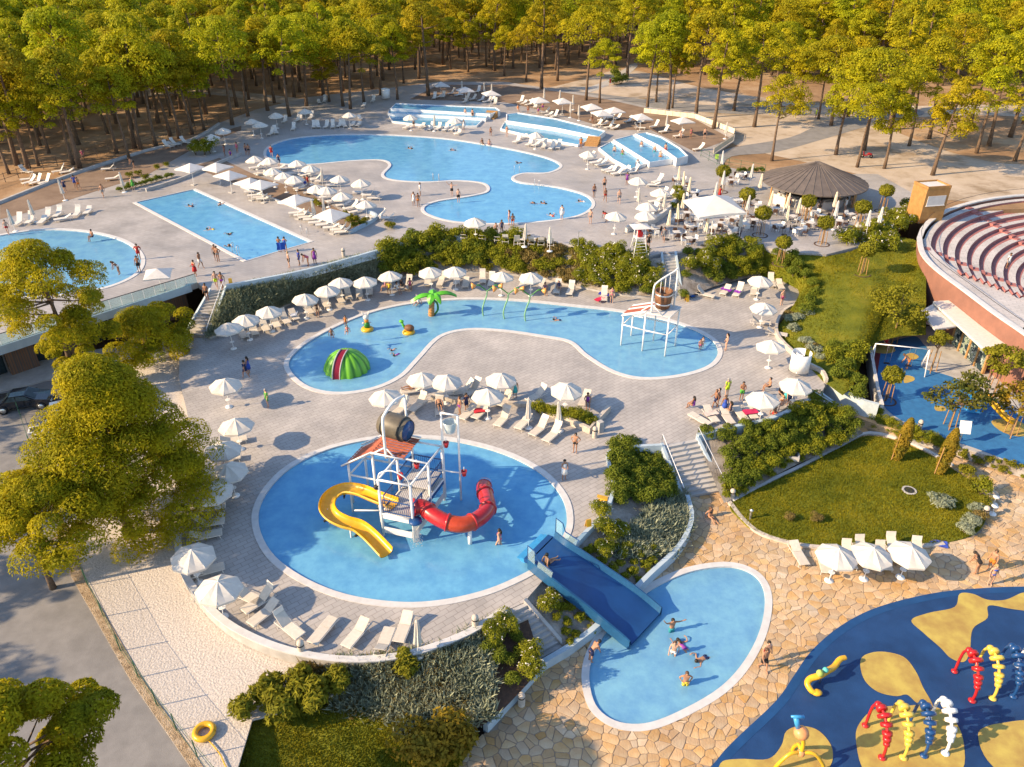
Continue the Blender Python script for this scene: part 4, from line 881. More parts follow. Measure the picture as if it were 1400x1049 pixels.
# ================================================================ amphitheatre
AZ = 3.4
a_, b_, c_ = P(1257, 326, AZ), P(1318, 280, AZ), P(1400, 267, AZ)
def circ(a, b, c):
    d = 2 * (a.x * (b.y - c.y) + b.x * (c.y - a.y) + c.x * (a.y - b.y)); A, B, D = a.x ** 2 + a.y ** 2, b.x ** 2 + b.y ** 2, c.x ** 2 + c.y ** 2
    return Vector(((A * (b.y - c.y) + B * (c.y - a.y) + D * (a.y - b.y)) / d, (A * (c.x - b.x) + B * (a.x - c.x) + D * (b.x - a.x)) / d, 0))
AC = circ(a_, b_, c_); AR = (Vector((a_.x, a_.y, 0)) - AC).length
amp = empty('amphitheatre', (AC.x, AC.y, -0.3), label='open-air amphitheatre of red and pale curved rows behind a terracotta wall', cat='theatre')
TERR = mat('terracotta_render', (0.26, 0.12, 0.085), (0.20, 0.095, 0.07), 0.85, scale=0.7, bump=0.2, bscale=10, detail=9)
REDT = mat('red_brick_tread', (0.36, 0.14, 0.13), (0.30, 0.11, 0.10), 0.8, scale=2, bump=0.3)
SEATM = paving('pale_seat_tiles', (0.52, 0.48, 0.46), (0.46, 0.43, 0.41), (0.36, 0.33, 0.32), 0.8, 0.4, 0.3)
def ang(u, v, z): p = P(u, v, z); return math.atan2(p.y - AC.y, p.x - AC.x)
L0, L1 = P(1300, 362, 3.0), P(1420, 424, 0.5)          # side edge of the seating
nd = (Vector((L1.x, L1.y)) - Vector((L0.x, L0.y))).normalized()
def a_end(r):
    """angle on the left where the circle of radius r meets the side line"""
    f = Vector((L0.x - AC.x, L0.y - AC.y)); b = f.dot(nd); cc = f.length_squared - r * r; D = b * b - cc
    if D <= 0: return None
    t = -b - math.sqrt(D); q = f + nd * t; return math.atan2(q.y, q.x)
step_r, step_z = 1.25, 0.38
r = AR; z = AZ - .45
nrow = int((AR - 6) / step_r)
for i in range(nrow):
    ri = AR - .5 - i * step_r; zz = AZ - .25 - i * step_z; a1 = a_end(ri)
    a1 = R(200) if a1 is None else (a1 % (2 * math.pi)); a0 = R(25); a1 = min(a1, R(215))
    n = 40; o = Vector((0, 0, .3))
    MB().lathe([(ri, zz + .3), (ri - .7, zz + .3), (ri - .7, zz - .1)], n=n, a0=a0, a1=a1).build('seat_row', SEATM, amp)
    MB().lathe([(ri - .702, zz + .3 - step_z * .0 - .05), (ri - .71, zz + .3 - step_z + .004), (ri - step_r - .02, zz + .3 - step_z + .004)], n=n, a0=a0, a1=a1).build('row_tread', REDT, amp)
for aa in (R(122), R(158)):
    m = MB()
    for i in range(nrow):
        ri = AR - .5 - i * step_r; zz = AZ + .3 - .25 - i * step_z
        for h in (0, 1): 
            rr = ri - .28 - h * .62; m.box((rr * math.cos(aa), rr * math.sin(aa), zz - .1 - h * .19 + .04), (.62, .8, .3), aa)
    for i in range(0, len(m.v), 8):
        q = MB(); q.add(m.v[i:i + 8], [(0, 2, 3, 1), (4, 5, 7, 6), (0, 1, 5, 4), (2, 6, 7, 3), (0, 4, 6, 2), (1, 3, 7, 5)]); q.build('aisle_step', REDT, amp)
# side terrace of pale tiles and the outer wall
bt = px([(1257, 330), (1262, 348), (1280, 368), (1320, 398), (1360, 428), (1395, 452)], AZ, 4, False)
tp = [p for p in bt]; inn = [P(1268, 322, 3.2), P(1275, 340, 3.2), P(1298, 362, 3.2), P(1330, 380, 3.2), P(1370, 398, 3.2), P(1420, 420, 3.2)]
m = MB().strip([Vector((p.x, p.y, 3.18)) for p in curve(inn, 4, False)], [Vector((p.x, p.y, 3.18)) for p in bt]); m.build('side_terrace', SEATM, amp, world=amp.location)
arc = [Vector((AC.x + AR * math.cos(g), AC.y + AR * math.sin(g), 0)) for g in [ang(1257, 326, AZ) % (2 * math.pi) - k * R(6) for k in range(24)]]
wl = list(reversed(arc)) + bt[1:] + [P(1420, 470, AZ)]
def ribbon(L, z0, z1, t):
    n = len(L); m = MB(); A, B = [], []
    for i in range(n):
        d = L[min(i + 1, n - 1)] - L[max(i - 1, 0)]; d.z = 0; d.normalize(); A.append((L[i].x - d.y * t, L[i].y + d.x * t)); B.append((L[i].x + d.y * t, L[i].y - d.x * t))
    f = lambda q, z: [(p[0], p[1], z) for p in q]
    return m.strip(f(A, z0), f(A, z1)).strip(f(B, z0), f(B, z1)).strip(f(A, z1), f(B, z1))
ribbon(wl, PZ - .1, AZ - .05, .18).build('outer_wall', TERR, amp, world=amp.location)
ribbon(wl, AZ - .047, AZ + .1, .26).build('wall_cap', COPING, amp, world=amp.location)
m = MB().tube([Vector((p.x, p.y, AZ + .85)) for p in wl], .025, 5)
m.build('handrail', DARK, amp, world=amp.location)
zig = [P(1310 + 110 * t, 372 + 42 * t + (2.2 if k % 2 else -2.2), 3.3) for k, t in enumerate([i / 22 for i in range(23)])]
MB().tube(zig, .12, 6).build('zigzag_kerb', REDT, amp, world=amp.location)
wb = ribbon(px([(1286, 390), (1300, 402), (1308, 410)], 1.9, 0), 1.5, 2.2, .5).build('window', DGLASS, amp, world=amp.location)
# shop with flat roofs below the wall
sh = P(1320, 470, PZ); shop = empty('playroom_building', sh, label='low playroom with pale flat roofs and decorated glass front', cat='building')
def slab(name, pts, z, t, material, par, loc): return MB().prism([(p.x, p.y) for p in px(pts, z)], z - t, z, True).build(name, material, par, world=loc)
slab('roof', [(1276, 412), (1306, 410), (1381, 470), (1346, 477)], 1.7, .25, PLASTIC, shop, sh); slab('awning', [(1259, 425), (1275, 416), (1308, 446), (1278, 450)], 1.3, .15, CANVAS2, shop, sh)
fr_ = densify([P(1302, 488, PZ), P(1310, 486, PZ), P(1344, 512, PZ)], 2, False)
fr_ = densify([P(1300, 470, PZ), P(1343, 511, PZ)], 4, False)
DECO = noisy_ramp('glass_with_white_stickers', [(0.50, (0.02, 0.04, 0.05)), (0.53, (0.5, 0.55, 0.5)), (0.56, (0.03, 0.07, 0.07)), (0.62, (0.25, 0.3, 0.22))], 1.6, 0, 1, 0.12, 2)
for a, b in zip(fr_, fr_[1:]):
    up = Vector((0, 0, 3.0)); MB().bar(a + up / 2 + (b - a) * .06, b + up / 2 - (b - a) * .06, .05, 2.9).build('glass_front', DECO, shop, world=sh); MB().bar(a, a + up, .22, .22).build('column', WOOD, shop, world=sh)
MB().bar(fr_[-1], fr_[-1] + Vector((0, 0, 3.0)), .22, .22).build('column', WOOD, shop, world=sh)
bk_ = [P(1300, 470, PZ), P(1268, 440, PZ)]; MB().bar(bk_[0] + Vector((.6, .8, 1.3)), bk_[1] + Vector((.6, .8, 1.3)), .15, 2.6).build('rear_wall', DECO, shop, world=sh)

# ================================================================ water play tower in the splash pool
def bz(pts, z=None): return [P(p[0], p[1], p[2] if len(p) > 2 else z) for p in pts]
tl = P(550, 715, ZM); tw = empty('water_play_tower', tl, label='white water play tower with red roof panels and blue railings in the round splash pool', cat='play tower')
WZ = -0.5; TW = lambda u, v: P(u, v, -.07)
C1, C2 = TW(525, 732), TW(567, 741); dd = TW(608, 684) - C2; C3 = C2 + dd; C4 = C1 + dd; H = 4.3
ex = (C2 - C1).normalized(); ey = dd.normalized(); wdt = (C2 - C1).length; dep = dd.length
def loc_(x, y, z): return Vector((C1.x, C1.y, 0)) + ex * x + ey * y + Vector((0, 0, z))
cols = [(0, 0, H), (wdt, 0, H), (wdt, dep * .55, H), (0, dep * .55, H), (wdt, dep, H), (0, dep, H), (-3.5, dep * .55, 3.1), (-3.5, dep, 3.1), (-1.7, dep * .55, H), (-1.7, dep, H)]
for x, y, h in cols: MB().tube([loc_(x, y, WZ), loc_(x, y, h)], .085, 10).build('column', WHITE, tw, True, tl)
def beam(a, b, r=.065): MB().tube([loc_(*a), loc_(*b)], r, 8).build('beam', WHITE, tw, True, tl)
for h in (H,):
    for a, b in (((0, 0), (wdt, 0)), ((wdt, 0), (wdt, dep)), ((0, 0), (0, dep)), ((0, dep), (wdt, dep)), ((0, dep * .55), (wdt, dep * .55)), ((0, dep * .55), (-1.7, dep * .55)), ((0, dep), (-1.7, dep)), ((-1.7, dep * .55), (-1.7, dep))): beam((*a, h), (*b, h))
beam((-1.7, dep * .55, H), (-3.5, dep * .55, 3.1)); beam((-1.7, dep, H), (-3.5, dep, 3.1)); beam((-3.5, dep * .55, 3.1), (-3.5, dep, 3.1)); beam((-3.5, dep * .55, 2.2), (0, dep * .55, 2.2)); beam((-3.5, dep, 2.2), (0, dep, 2.2)); beam((-3.5, dep * .55, 2.2), (-3.5, dep, 2.2))
beam((0, 0, 1.7), (wdt, 0, 1.7)); beam((wdt, 0, 1.7), (wdt, dep, 1.7)); beam((0, 0, 1.7), (0, dep, 1.7))
TFL = paving('slatted_platform', (0.62, 0.60, 0.58), (0.58, 0.56, 0.54), (0.3, 0.3, 0.32), 3.0, 0.12, math.atan2(ey.y, ey.x))
def plate(name, x0, x1, y0, y1, z, t, material):
    q = [loc_(x0, y0, 0), loc_(x1, y0, 0), loc_(x1, y1, 0), loc_(x0, y1, 0)]; return MB().prism([(p.x, p.y) for p in q], z - t, z, True).build(name, material, tw, world=tl)
plate('platform', 0.06, wdt - .06, 0.06, dep - .06, 1.8, .12, TFL); plate('platform', 0.1, wdt - .1, dep * .56, dep - .1, 2.3, .12, TFL)
for z0 in (.15, 1.2):
    MB().bar(loc_(.1, -.02, z0 + .3), loc_(wdt - .1, -.02, z0 + .3), .06, .45 if z0 < 1 else .25).build('side_panel', WHITE, tw, world=tl); MB().bar(loc_(wdt + .02, .1, z0 + .3), loc_(wdt + .02, dep - .1, z0 + .3), .06, .45 if z0 < 1 else .25).build('side_panel', PLASTIC if z0 < 1 else BLUE, tw, world=tl)
def rail(a, b, z0=1.85, h=.95):
    A, B = loc_(*a, z0), loc_(*b, z0); up = Vector((0, 0, h)); m = MB().tube([A + up * .05, A + up, B + up, B + up * .05, A + up * .05], .045, 6)
    k = max(2, int((B - A).length / .14))
    for i in range(1, k): m.tube([A + (B - A) * (i / k) + up * .05, A + (B - A) * (i / k) + up], .014, 4, False)
    m.build('railing', BLUE, tw, world=tl)
rail((.15, 0), (wdt * .95, 0)); rail((wdt, .25), (wdt, dep * .3)); rail((wdt, dep * .58), (wdt, dep * .95), 2.3); rail((0, dep * .1), (0, dep * .5)); rail((0, dep * .58), (0, dep * .95), 2.3); rail((.1, dep), (wdt - .1, dep), 2.3)
ROOFR = mat('red_roof_tiles', (0.36, 0.10, 0.05), (0.28, 0.07, 0.035), 0.6, scale=3, rnd=0.12)
def roofp(y0, y1, A, B, nst):
    """corrugated panel from ridge A (x,z) to eave B made of single tile strips"""
    for i in range(nst):
        ya, yb = y0 + (y1 - y0) * i / nst, y0 + (y1 - y0) * (i + .93) / nst; a, b, c, d = loc_(A[0], ya, A[1]), loc_(A[0], yb, A[1]), loc_(B[0], yb, B[1]), loc_(B[0], ya, B[1]); ym = (ya + yb) / 2; e1, e2 = loc_(A[0], ym, A[1] + .06), loc_(B[0], ym, B[1] + .06)
        MB().add([a, e1, b, c, e2, d], [(0, 1, 4, 5), (1, 2, 3, 4), (0, 5, 3, 2), (5, 4, 3), (0, 2, 1)]).build('roof_tile_strip', ROOFR, tw, world=tl)
roofp(dep * .5, dep * 1.05, (-1.65, H + .12), (-3.75, 2.95), 9); roofp(dep * .5, dep * 1.05, (-1.55, H + .2), (wdt * .25, H + .1), 9)
for y in (dep * .48, dep * 1.06): MB().tube([loc_(-1.6, y, H + .25), loc_(-3.8, y, 3.05)], .06, 6).build('roof_trim', WHITE, tw, True, tl); MB().tube([loc_(-1.6, y, H + .25), loc_(wdt * .27, y, H + .2)], .06, 6).build('roof_trim', WHITE, tw, True, tl)
# tipping barrel on its arm
bcn = loc_(-.55, dep * .8, H + 1.55); bd = (ex * .95 - ey * .2).normalized(); prof = [(-1.0, .62), (-.9, .74), (-.3, .82), (.3, .80), (.85, .72), (1.0, .68)]
bo = MB().tube([bcn + bd * s for s, r_ in prof], [r_ for s, r_ in prof], 18, False).build('barrel', mat('wet_barrel_brown', (0.13, 0.11, 0.08), (0.08, 0.07, 0.055), 0.5, scale=2), tw, True, tl)
MB().tube([bcn + bd * .99, bcn + bd * .4], [.64, .5], 16).build('barrel_lining', BLUE, bo, True, tl)
for s in (-.6, .7): MB().tube([bcn + bd * (s - .05), bcn + bd * (s + .05)], [.82, .8], 18).build('hoop', DARK, bo, True, tl)
pa = [loc_(-.6, dep * .5, H), loc_(-.6, dep * .5, H + 2.6), loc_(-.5, dep * .56, H + 3.2), loc_(-.3, dep * .75, H + 3.6), loc_(-.1, dep * .95, H + 3.5)]
MB().tube(curve(pa, 5, False), .09, 8).build('barrel_arm', WHITE, tw, True, tl)
for q in ((-1.7, dep * .5, H), (.1, dep * .5, H)): MB().tube([loc_(*q), loc_(-.6, dep * .5, H + .8)], .055, 6).build('brace', WHITE, tw, True, tl)
MB().tube([loc_(-.1, dep * .95, H), loc_(-.1, dep * .95, H + 3.5)], .07, 8).build('barrel_arm', WHITE, tw, True, tl)
# arched spray pipe, bucket frame, red buckets
MB().tube(curve([loc_(0.0, 0, H - .1), loc_(.2, -.05, H + .55), loc_(wdt * .5, -.1, H + .95), loc_(wdt - .2, -.05, H + .55), loc_(wdt, 0, H - .1)], 6, False), .045, 6).build('spray_arch', WHITE, tw, True, tl)
for x in (wdt - .1, wdt + 1.0): MB().tube([loc_(x, dep + .35, WZ), loc_(x, dep + .35, H + 2.3)], .07, 8).build('bucket_frame_post', WHITE, tw, True, tl)
MB().tube([loc_(wdt - .1, dep + .35, H + 2.3), loc_(wdt + 1.0, dep + .35, H + 2.3)], .06, 8).build('bucket_frame_beam', WHITE, tw, True, tl)
MB().lathe([(.34, 0), (.44, .75), (.40, .75), (.3, .05), (.001, .05)], n=14).build('clear_bucket', mat('milky_plastic', (0.6, 0.68, 0.7), None, 0.2, alpha=0.6), tw, True).location = loc_(wdt + .45, dep + .35, H + 1.0) - tl
for x, y, h in ((wdt * .55, dep * .62, H - .6), (wdt * .3, dep * .35, H - .7), (wdt + .35, dep * .98, H + .25), (wdt + 1.75, dep * .85, 3.0)):
    p = loc_(x, y, h); bu_ = MB().lathe([(.12, -.18), (.2, .2), (.16, .2), (.1, -.14), (.001, -.14)], (p.x, p.y, p.z), 12).build('red_bucket', RED, tw, True, tl)
    MB().tube([p + Vector((0, 0, .2)), p + Vector((0, 0, .5))], .02, 5).build('bucket_hanger', WHITE, bu_, True, tl)
MB().tube([loc_(wdt, dep * .85, 2.9), loc_(wdt + 1.7, dep * .85, 3.0)], .05, 6).build('side_arm', WHITE, tw, True, tl)
MB().tube([loc_(-.2, dep * .2, 1.2), loc_(-2.2, dep * .12, 1.0)], .05, 6).build('side_arm', WHITE, tw, True, tl)
MB().lathe([(.001, .1), (.4, .1), (.42, 0), (.001, 0)], n=14).build('blue_table', BLUE, tw, True).location = loc_(wdt + .25, -.15, 1.75) - tl
rw = loc_(wdt + .25, -.15, 0); n_d = 420; dv = RNG.normal(size=(n_d, 3)) * np.array([.10, .10, 0]); dv[:, 2] = RNG.random(n_d) * 1.75; dv[:, :2] *= (1.6 - dv[:, 2:] * .5); lq = [(tuple(np.array(rw - tl) + q)) for q in dv]; dm = MB()
for q in lq: dm.add([(q[0] - .02, q[1], q[2]), (q[0], q[1], q[2] - .07), (q[0] + .02, q[1], q[2]), (q[0], q[1] - .02, q[2] + .03)], [(0, 1, 2, 3), (0, 2, 3)])
dm.build('falling_water', CANVAS2, tw, fix=False)['kind'] = 'stuff'
BK = MB().ball((0, 0, 0), .18, 10, 6).tube([(0, 0, .1), (.1, -.25, .25)], .06, 6); BK.build('water_cannon', BLACK, tw, True).location = loc_(-.15, 0, H - .6) - tl

def channel(path, w_, d, t=.05):
    """open half-pipe trough along a path"""
    m = MB(); path = [Vector(p) for p in path]; n = len(path); rows_o = []; K = 9
    for i, p in enumerate(path):
        tg = (path[min(i + 1, n - 1)] - path[max(i - 1, 0)]); tg.z = 0; tg.normalize(); s = Vector((-tg.y, tg.x, 0)); row = []
        for k in range(K):
            g = math.pi * k / (K - 1); row.append(p + s * (w_ / 2 * math.cos(g)) + Vector((0, 0, d * (1 - math.sin(g) ** .6))))
        rows_o.append(row)
    for a, b in zip(rows_o, rows_o[1:]): m.strip(a, b)
    lo = [[p - Vector((0, 0, t)) for p in r_] for r_ in rows_o]
    for a, b in zip(lo, lo[1:]): m.strip(a, b)
    for e_ in (0, -1):
        m.strip([r_[e_] for r_ in rows_o], [r_[e_] + (r_[e_] - r_[K // 2]).normalized() * .08 - Vector((0, 0, .1)) for r_ in rows_o])
    return m
Z7 = lambda zx, zy: (430 + zx / 5.38, 560 + zy / 5.38)
yp = curve([P(*Z7(x, y), z) for x, y, z in ((590, 715, 1.85), (520, 690, 1.85), (440, 660, 1.8), (330, 615, 1.65), (220, 605, 1.5), (130, 650, 1.3), (95, 730, 1.15), (130, 800, 1.0), (220, 850, .85), (320, 880, .7), (400, 940, .5), (470, 1010, .3), (530, 1075, .12))], 5, False)
ys = empty('open_slide', P(470, 720, 0), label='yellow open slide curling from the play tower into the water', cat='slide'); ll = ys.location
channel(yp, .95, .38).build('trough', YEL, ys, True, ll, fix=False)
for i in (8, 18, 30, 42): 
    p = yp[i]; MB().tube([Vector((p.x, p.y, -.5)), Vector((p.x, p.y, p.z))], .06, 6).build('support', WHITE, ys, True, ll)
for i in (20, 34, 46):
    a, b = yp[i], yp[i + 1]; s = Vector((-(b - a).y, (b - a).x, 0)).normalized() * .5; MB().bar(a - s - Vector((0, 0, .1)), a + s - Vector((0, 0, .1)), .1, .12).build('joint', DARK, ys, world=ll)
rp = curve([P(*Z7(x, y), z) for x, y, z in ((735, 720, 2.1), (800, 720, 2.05), (880, 780, 1.9), (980, 830, 1.75), (1100, 845, 1.6), (1210, 800, 1.5), (1275, 730, 1.4), (1265, 650, 1.2), (1245, 590, 1.05), (1250, 560, .95))], 6, False)
rs_ = empty('tube_slide', P(640, 720, 0), label='red closed tube slide bending out of the play tower', cat='slide'); ll = rs_.location; seg = 9
for i in range(0, len(rp) - 1, seg):
    q = rp[i:i + seg + 1]
    if len(q) < 2: continue
    t_ = MB().tube(q, .5, 16, False).build('tube_section', RED if i != 9 * 2 else mat('faded_red_plastic', (0.50, 0.06, 0.02), None, 0.35), rs_, True, ll)
    d = (q[1] - q[0]).normalized(); MB().tube([q[0] - d * .06, q[0] + d * .06], .57, 16).build('flange', RED, rs_, True, ll)
MB().tube([rp[-1], rp[-1] + (rp[-1] - rp[-2]).normalized() * .1], [.57, .55], 16, False).build('mouth_ring', RED, rs_, True, ll)
for i in (26, 44):
    p = rp[i]; MB().tube([Vector((p.x, p.y, -.5)), Vector((p.x, p.y, p.z - .4))], .13, 8).build('support', WHITE, rs_, True, ll)

# ================================================================ wide blue slide
def wide_slide():
    Ls = [P(724, 768, .45), P(742, 783, .45), P(768, 803, .1), P(802, 829, -.8), P(832, 854, -1.45), P(850, 869, -1.85), P(863, 881, -2.0)]
    Rs = [P(757, 735, .45), P(774, 748, .45), P(796, 762, .1), P(833, 787, -.8), P(868, 811, -1.45), P(888, 827, -1.85), P(902, 839, -2.0)]
    Lc, Rc = curve(Ls, 5, False), curve(Rs, 5, False); loc = P(800, 800, ZL); loc.z = ZL
    e = empty('wide_slide', loc, label='broad dark blue water slide dropping from the splash pool to the lower pool', cat='slide'); m = MB().strip(Lc, Rc); dn = Vector((0, 0, -.1))
    m.strip([p + dn for p in Lc], [p + dn for p in Rc]); m.build('slide_bed', BLUE, e, True, loc)
    for S_, o_, i0 in ((Lc, Rc, 0), (Rc, Lc, 0)):
        A = []; B = []; D = []
        for p, q in zip(S_, o_):
            s = (p - q).normalized(); A.append(p); B.append(p + s * .12 + Vector((0, 0, .38))); D.append(p + s * .22 + Vector((0, 0, .36)))
        m = MB().strip(A, B).strip(B, D).strip(D, [p - Vector((0, 0, .75)) for p in D]).strip([p - Vector((0, 0, .3)) for p in A], [p - Vector((0, 0, .75)) for p in D]); m.build('side_rail', mat('mid_blue_plastic', (0.018, 0.09, 0.21), None, 0.35, coat=.2), e, True, loc)
        g = [p + (p - q).normalized() * .2 + Vector((0, 0, .9)) for p, q in zip(S_[:9], o_[:9])]
        MB().bar(g[0] - Vector((0, 0, 0)), g[3], .03, 1.0).build('glass_side', GLASS, e, world=loc); MB().bar(g[4] - Vector((0, 0, .3)), g[8] - Vector((0, 0, .3)), .03, .55).build('glass_side', GLASS, e, world=loc)
        MB().tube([g[0] - Vector((0, 0, .9)), g[0] + Vector((0, 0, .5)), g[3] + Vector((0, 0, .5)), g[4] + Vector((0, 0, 0)), g[8]], .035, 6).build('glass_frame', BLUE, e, world=loc)
    for t in (.25, .75):
        for i in (10, 20, 27):
            p = Lc[i].lerp(Rc[i], t); MB().tube([Vector((p.x, p.y, -3.0)), p - Vector((0, 0, .12))], .09, 8).build('support', WHITE, e, True, loc)
    for k in range(3):
        a = Lc[0] + (Lc[0] - Lc[3]).normalized() * (.35 * k + .3); b = Rc[0] + (Rc[0] - Rc[3]).normalized() * (.35 * k + .3)
        MB().bar(Vector((a.x, a.y, .25 - k * .22)), Vector((b.x, b.y, .25 - k * .22)), .34, .3).build('entry_step', LBLUE if k else BLUE, e, world=loc)
wide_slide()

# ================================================================ kids pool toys
tl = P(890, 470, 0); bt_ = empty('tipping_bucket_frame', tl, label='white frame with a brown tipping bucket and sloping red roof in the kids pool', cat='play frame')
q1, q2, q3, q4 = P(850, 472, -.07), P(879, 480, -.07), P(911, 486, -.07), P(863, 460, -.07)
f1 = [P(849, 472, -.07), P(878, 480, -.07), P(909, 487, -.07)]; f2 = [P(863, 459, -.07), P(893, 466, -.07), P(923, 473, -.07)]
TH = 3.7; hh = [2.9, TH, TH]
for row in (f1, f2):
    for p, h in zip(row, hh): MB().tube([Vector((p.x, p.y, -.3)), Vector((p.x, p.y, h))], .075, 8).build('column', WHITE, bt_, True, tl)
    for h in (2.0, 0):
        for i in (0, 1):
            a, b = row[i], row[i + 1]; MB().tube([Vector((a.x, a.y, h or hh[i])), Vector((b.x, b.y, h or hh[i + 1]))], .06, 6).build('beam', WHITE, bt_, True, tl)
for i in (0, 1, 2): 
    for h in ((hh[i],) if i == 1 else (2.0, hh[i])): MB().tube([Vector((f1[i].x, f1[i].y, h)), Vector((f2[i].x, f2[i].y, h))], .06, 6).build('beam', WHITE, bt_, True, tl)
def at_(s, t, z): a = f1[0].lerp(f1[2], s); b = f2[0].lerp(f2[2], s); p = a.lerp(b, t); return Vector((p.x, p.y, z))
for k in range(6):
    t0, t1 = -.1 + k * .2, -.1 + k * .2 + .19; MB().add([at_(-.03, t0, 2.98), at_(-.03, t1, 2.98), at_(.5, t1, 3.82), at_(.5, t0, 3.82), at_(-.03, t0, 2.9), at_(-.03, t1, 2.9), at_(.5, t1, 3.74), at_(.5, t0, 3.74)], [(0, 1, 2, 3), (4, 7, 6, 5), (0, 4, 5, 1), (2, 6, 7, 3), (1, 5, 6, 2), (0, 3, 7, 4)]).build('roof_strip', (ROOFR, WHITE)[k in (0, 3, 5)], bt_, world=tl)
MB().add([at_(.5, -.05, 3.8), at_(.5, 1.05, 3.8), at_(1.03, 1.05, 3.8), at_(1.03, -.05, 3.8), at_(.5, -.05, 3.7), at_(.5, 1.05, 3.7), at_(1.03, 1.05, 3.7), at_(1.03, -.05, 3.7)], [(0, 1, 2, 3), (4, 7, 6, 5), (0, 4, 5, 1), (2, 6, 7, 3), (1, 5, 6, 2), (0, 3, 7, 4)]).build('top_plate', CANVAS2, bt_, world=tl)
bp = at_(.72, .55, 3.95); bb = MB().lathe([(.001, 0), (.62, 0), (.72, .7), (.78, 1.55), (.72, 1.55), (.66, .9), (.001, .85)], (bp.x, bp.y, bp.z), 20).build('bucket', BROWN, bt_, True, tl)
for h in (.35, 1.2): MB().lathe([(.70 + h * .06, h), (.72 + h * .06, h + .02), (.72 + h * .06, h + .12), (.70 + h * .06, h + .14)], (bp.x, bp.y, bp.z), 20).build('hoop', STEEL, bb, True, tl)
am = [at_(.62, -.05, 3.8), at_(.62, -.05, 6.0), at_(.66, .1, 6.6), at_(.85, .75, 7.2), at_(.88, .95, 7.1), at_(.88, .95, 3.8)]
MB().tube(curve(am, 4, False), .08, 8).build('bucket_arm', WHITE, bt_, True, tl)
for s in (.4, .86): MB().tube([at_(s, -.05, 3.8), at_(.62, -.05, 4.6)], .05, 6).build('brace', WHITE, bt_, True, tl)
for i in range(3): MB().tube([at_(.70 + .05 * i, .25 + .2 * i, 6.75 + .12 * i), at_(.70 + .05 * i, .25 + .2 * i, 5.4)], .03, 5).build('hanger', WHITE, bt_, True, tl)
# palm
pp = P(590, 434, -.28); pm = empty('palm_fountain', pp, label='toy palm tree fountain with bright green leaves and scaly orange trunk', cat='fountain')
tr = MB(); 
for i in range(9): tr.lathe([(.30 - i * .015, i * .27), (.36 - i * .017, i * .27 + .14), (.26 - i * .012, i * .27 + .28)], (.02 * i * i * .25 - .1 * (i > 5), 0, 0), 10)
tr.build('trunk', mat('orange_trunk', (0.48, 0.24, 0.07), (0.34, 0.15, 0.04), 0.6, scale=5), pm, True)
def leaf(dirx, diry, L, wd, z, droop):
    m = MB(); A, B, D = [], [], []
    for i in range(9):
        t = i / 8; w_ = wd * math.sin(math.pi * min(.98, .08 + t * .9)) ** .7; c = Vector((dirx * L * t, diry * L * t, z + .35 * math.sin(t * 2.4) - droop * t * t)); s = Vector((-diry, dirx, 0)) * w_; A.append(c + s - Vector((0, 0, .18))); B.append(c); D.append(c - s - Vector((0, 0, .18)))
    m.strip(A, B).strip(B, D).strip([p - Vector((0, 0, .08)) for p in A], [p - Vector((0, 0, .08)) for p in B]).strip([p - Vector((0, 0, .08)) for p in B], [p - Vector((0, 0, .08)) for p in D]); return m
for a, L, wd in ((195, 2.2, .42), (20, 2.3, .42), (255, 1.1, .45), (100, 1.5, .4), (310, 1.2, .35)): leaf(math.cos(R(a)), math.sin(R(a)), L, wd, 2.5, .7).build('leaf', GRN, pm, True, (-.3, 0, 0), fix=False)
MB().tube(curve([(.3, 0, .3), (.65, .1, .8), (.6, .05, 1.5), (.25, 0, 1.9)], 4, False), [.1] * 13, 8).build('lizard', DGRN, pm, True)
# watermelon mound
mp_ = P(475, 507, -.28); ml = empty('watermelon_climber', mp_, R(0), label='big green watermelon dome with a dark red slide strip in the kids pool', cat='climbing dome')
RM = (P(506, 505, 0) - P(444, 505, 0)).length / 2; n = 60; m = MB(); vs = []; fs = []; rows = 9
for i in range(rows):
    t = i / (rows - 1) * math.pi / 2
    for k in range(n):
        g = 2 * math.pi * k / n; rr = RM * math.cos(t) * (1 + .035 * math.cos(g * 15)) + .01; vs.append((rr * math.cos(g), rr * math.sin(g) * .95, 2.0 * math.sin(t)))
for i in range(rows - 1):
    for k in range(n): fs.append((i * n + k, i * n + (k + 1) % n, (i + 1) * n + (k + 1) % n, (i + 1) * n + k))
def ribmat():
    m = bpy.data.materials.new('watermelon_skin'); m.use_nodes = True; t = m.node_tree; N = t.nodes; L = t.links; tc = N.new('ShaderNodeTexCoord'); sx = N.new('ShaderNodeSeparateXYZ'); L.new(tc.outputs['Object'], sx.inputs[0])
    at = N.new('ShaderNodeMath'); at.operation = 'ARCTAN2'; L.new(sx.outputs[1], at.inputs[0]); L.new(sx.outputs[0], at.inputs[1]); mu = N.new('ShaderNodeMath'); mu.operation = 'MULTIPLY'; mu.inputs[1].default_value = 15; L.new(at.outputs[0], mu.inputs[0])
    co = N.new('ShaderNodeMath'); co.operation = 'COSINE'; L.new(mu.outputs[0], co.inputs[0]); mr = N.new('ShaderNodeMapRange'); mr.inputs[1].default_value = -1; L.new(co.outputs[0], mr.inputs[0])
    cr = N.new('ShaderNodeValToRGB'); cr.color_ramp.elements[0].color = (0.04, 0.20, 0.01, 1); cr.color_ramp.elements[1].color = (0.17, 0.46, 0.03, 1); cr.color_ramp.elements[1].position = .55; L.new(mr.outputs[0], cr.inputs[0]); L.new(cr.outputs[0], N['Principled BSDF'].inputs['Base Color']); N['Principled BSDF'].inputs['Roughness'].default_value = .4; return m
m.add(vs, fs); m.build('rind', ribmat(), ml, True)
strip = [[], []]
